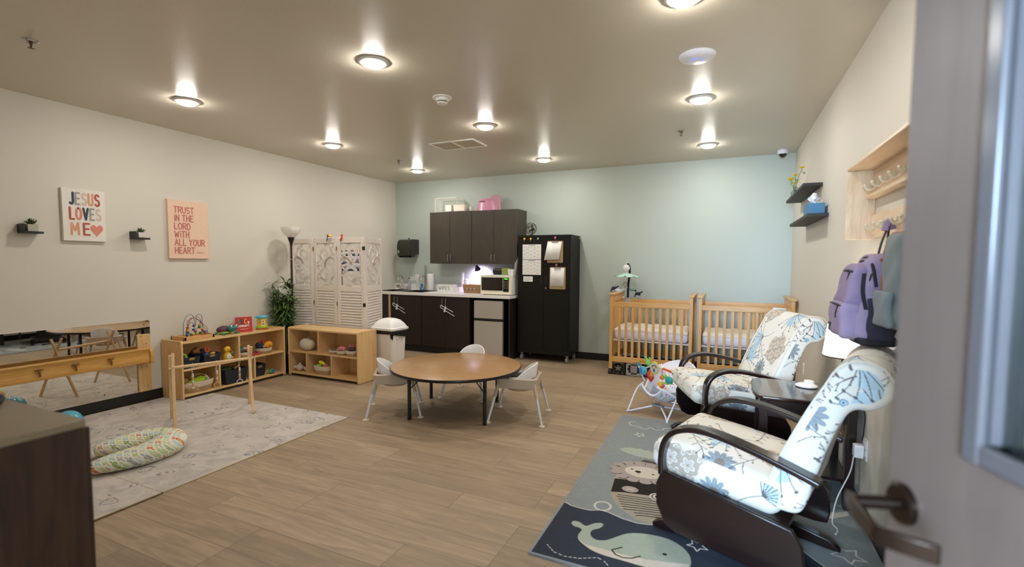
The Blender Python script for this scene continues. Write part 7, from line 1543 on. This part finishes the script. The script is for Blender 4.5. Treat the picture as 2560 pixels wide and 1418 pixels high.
lp = squish((.530, by_+.01, 1.142), (.105, .285, .175), .032, 24, lil, 'lower_pocket', t, taper=.10)
squish((.62, by_-.005, 1.058), (.16, .29, .05), .024, 16, blk, 'bottom_panel', t)
squish((.632, by_-.146, 1.155), (.10, .022, .19), .010, 16, msh, 'side_mesh_pocket', t, taper=-.1)
def zip_(pts, par, pull=True, r=.0055):
    z = MB().tube(smooth_path(pts, 6), r, 8).build('zipper', blk, par)
    return z
zip_([(.530, by_-.09, 1.366), (.526, by_+.01, 1.372), (.530, by_+.10, 1.366)], t); zip_([(.487, by_-.11, 1.207), (.484, by_+.01, 1.211), (.487, by_+.13, 1.207)], t); zip_([(.61, by_-.135, 1.30), (.60, by_-.118, 1.38), (.598, by_-.06, 1.427), (.598, by_+.05, 1.428), (.60, by_+.10, 1.39)], t, r=.007)
zip_([(.588, by_-.06, 1.412), (.584, by_-.0, 1.418), (.588, by_+.06, 1.412)], t)
for p in ((.522, by_-.06, 1.364), (.482, by_-.06, 1.205), (.594, by_-.12, 1.36), (.580, by_-.06, 1.41)):
    MB().tube([p, (p[0]-.006, p[1], p[2]-.03), (p[0]-.004, p[1], p[2]-.055)], [.003, .004, .007], 8).build('zipper_pull', blk, t)
lb = MB().box(.4728, by_+.045, 1.075, .4775, by_+.09, 1.115).build('label_patch', blk, t); mb = MB()
for k in range(3): mb.stroke([(by_+.052, 1.104-k*.010), (by_+.083, 1.104-k*.010)], .004, lambda a, b_, q=0.0: (.4724-q, a, b_))
mb.build('label_lettering', mat('label_ink', '#a8a8b8'), lb, smooth=False)
MB().ribbon(smooth_path([(.635, by_-.02, 1.43), (.645, by_-.03, 1.50), (.665, by_-.035, 1.575), (.675, by_-.035, 1.60), (.668, by_-.04, 1.575), (.66, by_-.055, 1.50), (.645, by_-.065, 1.43)], 5), (0, 1, 0), .022, .004).build('top_loop', blk, t)
MB().tube(smooth_path([(.655, by_-.038, 1.555), (.668, by_-.036, 1.598), (.682, by_-.036, 1.56)], 5), .012, 10, sy=1.4).build('loop_sleeve', lil2, t)
for dy in (-.09, .09): MB().ribbon(smooth_path([(.69, by_+dy*.5, 1.43), (.70, by_+dy, 1.30), (.695, by_+dy*1.3, 1.15), (.67, by_+dy*1.4, 1.07)], 6), (0, 1, 0), .045, .010).build('shoulder_strap', blk, t, bevel=.002)
MB().ribbon(smooth_path([(.56, by_-.152, 1.36), (.555, by_-.165, 1.28), (.57, by_-.165, 1.20)], 5), (1, 0, 0), .016, .005).build('side_strap', blk, t)
t = thing('backpack', 'grey backpack with orange piping half hidden by the open door', 'backpack', (.66, 2.36, 1.15)); gy_ = mat('grey_canvas', '#7d878b', rough=.9, var=.12, scale=200); op = mat('orange_piping', '#a8583a', rough=.7)
squish((.655, 2.40, 1.335), (.12, .24, .40), .05, 22, gy_, 'main_body', t, taper=.1); MB().tube([(.61, 2.521, 1.15), (.61, 2.518, 1.35), (.615, 2.508, 1.48), (.63, 2.48, 1.53), (.64, 2.33, 1.53)], .005, 8).build('piping', op, t); squish((.588, 2.40, 1.22), (.03, .20, .16), .022, 16, gy_, 'front_pocket', t); MB().tube([(.60, 2.518, 1.42), (.64, 2.522, 1.425), (.70, 2.519, 1.42)], .007, 8).build('zipper', op, t); MB().ribbon(smooth_path([(.64, 2.42, 1.52), (.66, 2.42, 1.56), (.67, 2.41, 1.60), (.672, 2.39, 1.56), (.65, 2.38, 1.52)], 5), (0, 1, 0), .02, .004).build('top_loop', mat('cream_strap', '#d6cdb8', rough=.8), t)
# outlets and cords
def outlet(y, z, label):
    t = thing('wall_outlet', label, 'outlet', (XR, y, z), group='white outlets on the right wall'); MB().ext(rrect(y-.036, z-.058, y+.036, z+.058, .006), lambda a, b_, q: (XR-q, a, b_), 0, .006).build('plate', whitep, t, bevel=.001)
    for dz in (-.022, .022): MB().ext(rrect(y-.016, z+dz-.014, y+.016, z+dz+.014, .006), lambda a, b_, q: (XR-q, a, b_), .006, .008).build('socket', mat('socket_white', '#dedcd8'), t)
outlet(5.39, .375, 'white wall outlet low on the right wall behind the far glider chair'); outlet(3.09, .40, 'white wall outlet low on the right wall with a plugged in charger')
t = MB().obox((XR-.032, 3.10, .385), (.045, .05, .07)).build('charger', whitep, None, bevel=.006); tag(t, 'white plug charger in the outlet beside the end table', 'charger')
t = MB().tube(smooth_path([(XR-.05, 3.10, .36), (XR-.06, 3.12, .25), (.60, 3.10, .10), (.56, 2.98, .02), (.57, 2.90, .0165), (.55, 2.84, .0165)], 8), .0032, 8).build('power_cord', cordm, None); tag(t, 'thin white power cord trailing from the charger onto the rug', 'cord')
t = MB().tube(smooth_path([(.60, 3.27, .624), (.66, 3.20, .626), (.708, 3.13, .60), (.708, 3.11, .50), (.70, 3.10, .44)], 8), .0035, 8).build('lamp_cord', blackp, None); tag(t, 'black lamp cord hanging down beside the end table', 'cord')
# ---------------------------------------------------------------- open door with glass lite and lever
dm = wood('taupe_door_veneer', '#64564f', '#706158', 'z', rough=.33, scale=3, stretch=9, contrast=(.2, .8))
ang = math.radians(16.7); dd = Vector((-math.sin(ang), math.cos(ang), 0)); dn = Vector((-math.cos(ang), -math.sin(ang), 0))   # dn = face seen from the room's left
DW, DHt = .925, 2.11; latch = Vector((.272, 1.017, 0)); hingeP = latch-dd*DW
door = thing('door_1', 'open taupe wood door with glass lite and bronze lever in the right foreground', 'door', (hingeP.x, hingeP.y, 0)); door['kind'] = 'structure'
D3 = lambda a, b_, q=0.0: tuple(hingeP+dd*a+dn*q+Vector((0, 0, b_)))   # q=0 visible face, negative into the leaf
TH = .045; l0, l1, z0_, z1_ = .17, DW-.165, 1.135, 1.99
mb = MB()
def dbox(a0, b0, a1, b1, q0, q1, mb): mb.prism([D3(a0, b0, q0), D3(a1, b0, q0), D3(a1, b1, q0), D3(a0, b1, q0)], [D3(a0, b0, q1), D3(a1, b0, q1), D3(a1, b1, q1), D3(a0, b1, q1)])
dbox(0, .008, l0, DHt, -TH, 0, mb); dbox(l1, .008, DW, DHt, -TH, 0, mb); dbox(l0, .008, l1, z0_, -TH, 0, mb); dbox(l0, z1_, l1, DHt, -TH, 0, mb); leaf = mb.build('leaf', dm, door)
lf = mat('lite_frame', '#5a5759', rough=.22, spec=.6)
mb = MB(); w_ = .022
for a0, b0, a1, b1 in ((l0-.008, z0_-.008, l0+w_, z1_+.008), (l1-w_, z0_-.008, l1+.008, z1_+.008), (l0+w_, z0_-.008, l1-w_, z0_+w_), (l0+w_, z1_-w_, l1-w_, z1_+.008)): dbox(a0, b0, a1, b1, -.004, .009, mb); dbox(a0, b0, a1, b1, -TH-.009, -TH+.004, mb)
mb.build('lite_frame', lf, door, bevel=.005, seg=3)
mb = MB()
for a0, b0, a1, b1 in ((l0+w_-.012, z0_+w_-.012, l0+w_, z1_-w_), (l1-w_, z0_+w_, l1-w_+.012, z1_-w_)): dbox(a0, b0, a1, b1, -TH+.006, -.006, mb)
mb.build('glazing_bead', lf, door)
glass = mat('door_glass', '#dfe6e2', rough=.0, trans=1.0); glass.node_tree.nodes['Principled BSDF'].inputs['IOR'].default_value = 1.45
mb = MB(); dbox(l0+.004, z0_+.004, l1-.004, z1_-.004, -.026, -.020, mb); mb.build('glass', glass, door)
brz = mat('dark_bronze', '#33261e', rough=.22, metal=.75)
hp = DW-.040; hz = 1.0
mb = MB(); R_ = Matrix((dd, Vector((0, 0, 1)), dn)).transposed()
mb.lathe([(.034, 0), (.034, .007), (.030, .011), (.018, .013), (.0, .013)], D3(hp, hz, .0), 36, R=R_)
h = mb.build('rose', brz, door)
MB().cyl(D3(hp, hz, .012), D3(hp, hz, .080), .0115, n=24).build('spindle', brz, h)
MB().ribbon([D3(hp+.010, hz, .082), D3(hp-.01, hz, .087), D3(hp-.06, hz, .098), D3(hp-.106, hz, .104), D3(hp-.114, hz, .098), D3(hp-.151, hz, .048)], (0, 0, 1), .028, .010).build('lever', brz, h, bevel=.003)
mb = MB(); mb.lathe([(.034, 0), (.034, .007), (.030, .011), (.0, .013)], D3(hp, hz, -TH), 36, R=Matrix((dd, Vector((0, 0, 1)), -dn)).transposed()); mb.cyl(D3(hp, hz, -TH-.012), D3(hp, hz, -TH-.05), .0115); mb.ribbon([D3(hp, hz, -TH-.052), D3(hp-.12, hz, -TH-.052)], (0, 0, 1), .020, .008); mb.build('outer_handle', brz, door)
for z in (.25, 1.05, 1.87): MB().cyl(D3(-.006, z-.05, -.02), D3(-.006, z+.05, -.02), .007).build('hinge', steel, door)
# ---------------------------------------------------------------- dark changing cabinet in the left foreground
cb_ = wood('walnut_laminate', '#33211a', '#4b3526', 'z', rough=.4, scale=3.5, stretch=9); ctp = wood('worn_taupe_top', '#8a7c66', '#978a73', 'x', rough=.45, scale=2, stretch=4)
t = thing('changing_cabinet', 'dark walnut cabinet with taupe top in the lower left foreground', 'cabinet', (-2.5, .43, 0)); kx0, kx1, ky0, ky1, kz = -3.3, -1.684, .135, .728, .94
MB().box(kx0, ky0, .0125, kx1, ky1, kz-.024).build('body', cb_, t, bevel=.002); MB().box(kx0-.004, ky0, kz-.024, kx1+.003, ky1+.003, kz).build('top', ctp, t, bevel=.005, seg=3)
for k in range(3): d = MB().box(kx0+.01+k*.535, ky1, .03, kx0+.535+k*.535, ky1+.018, kz-.03).build('door', cb_, t, bevel=.002); 
t = thing('strap', 'black coiled strap lying on top of the dark cabinet', 'strap', (-2.10, .66, kz)); MB().tube(smooth_path([(-2.32, .62, kz+.012), (-2.22, .67, kz+.018), (-2.12, .69, kz+.02), (-2.06, .665, kz+.014), (-2.10, .62, kz+.012), (-2.2, .60, kz+.016), (-2.3, .56, kz+.012)], 6), .012, 8, sy=1.6).build('webbing', blackm, t); MB().obox((-2.16, .64, kz+.012), (.05, .03, .02), Rz(.4)).build('buckle', blackp, t, bevel=.003)
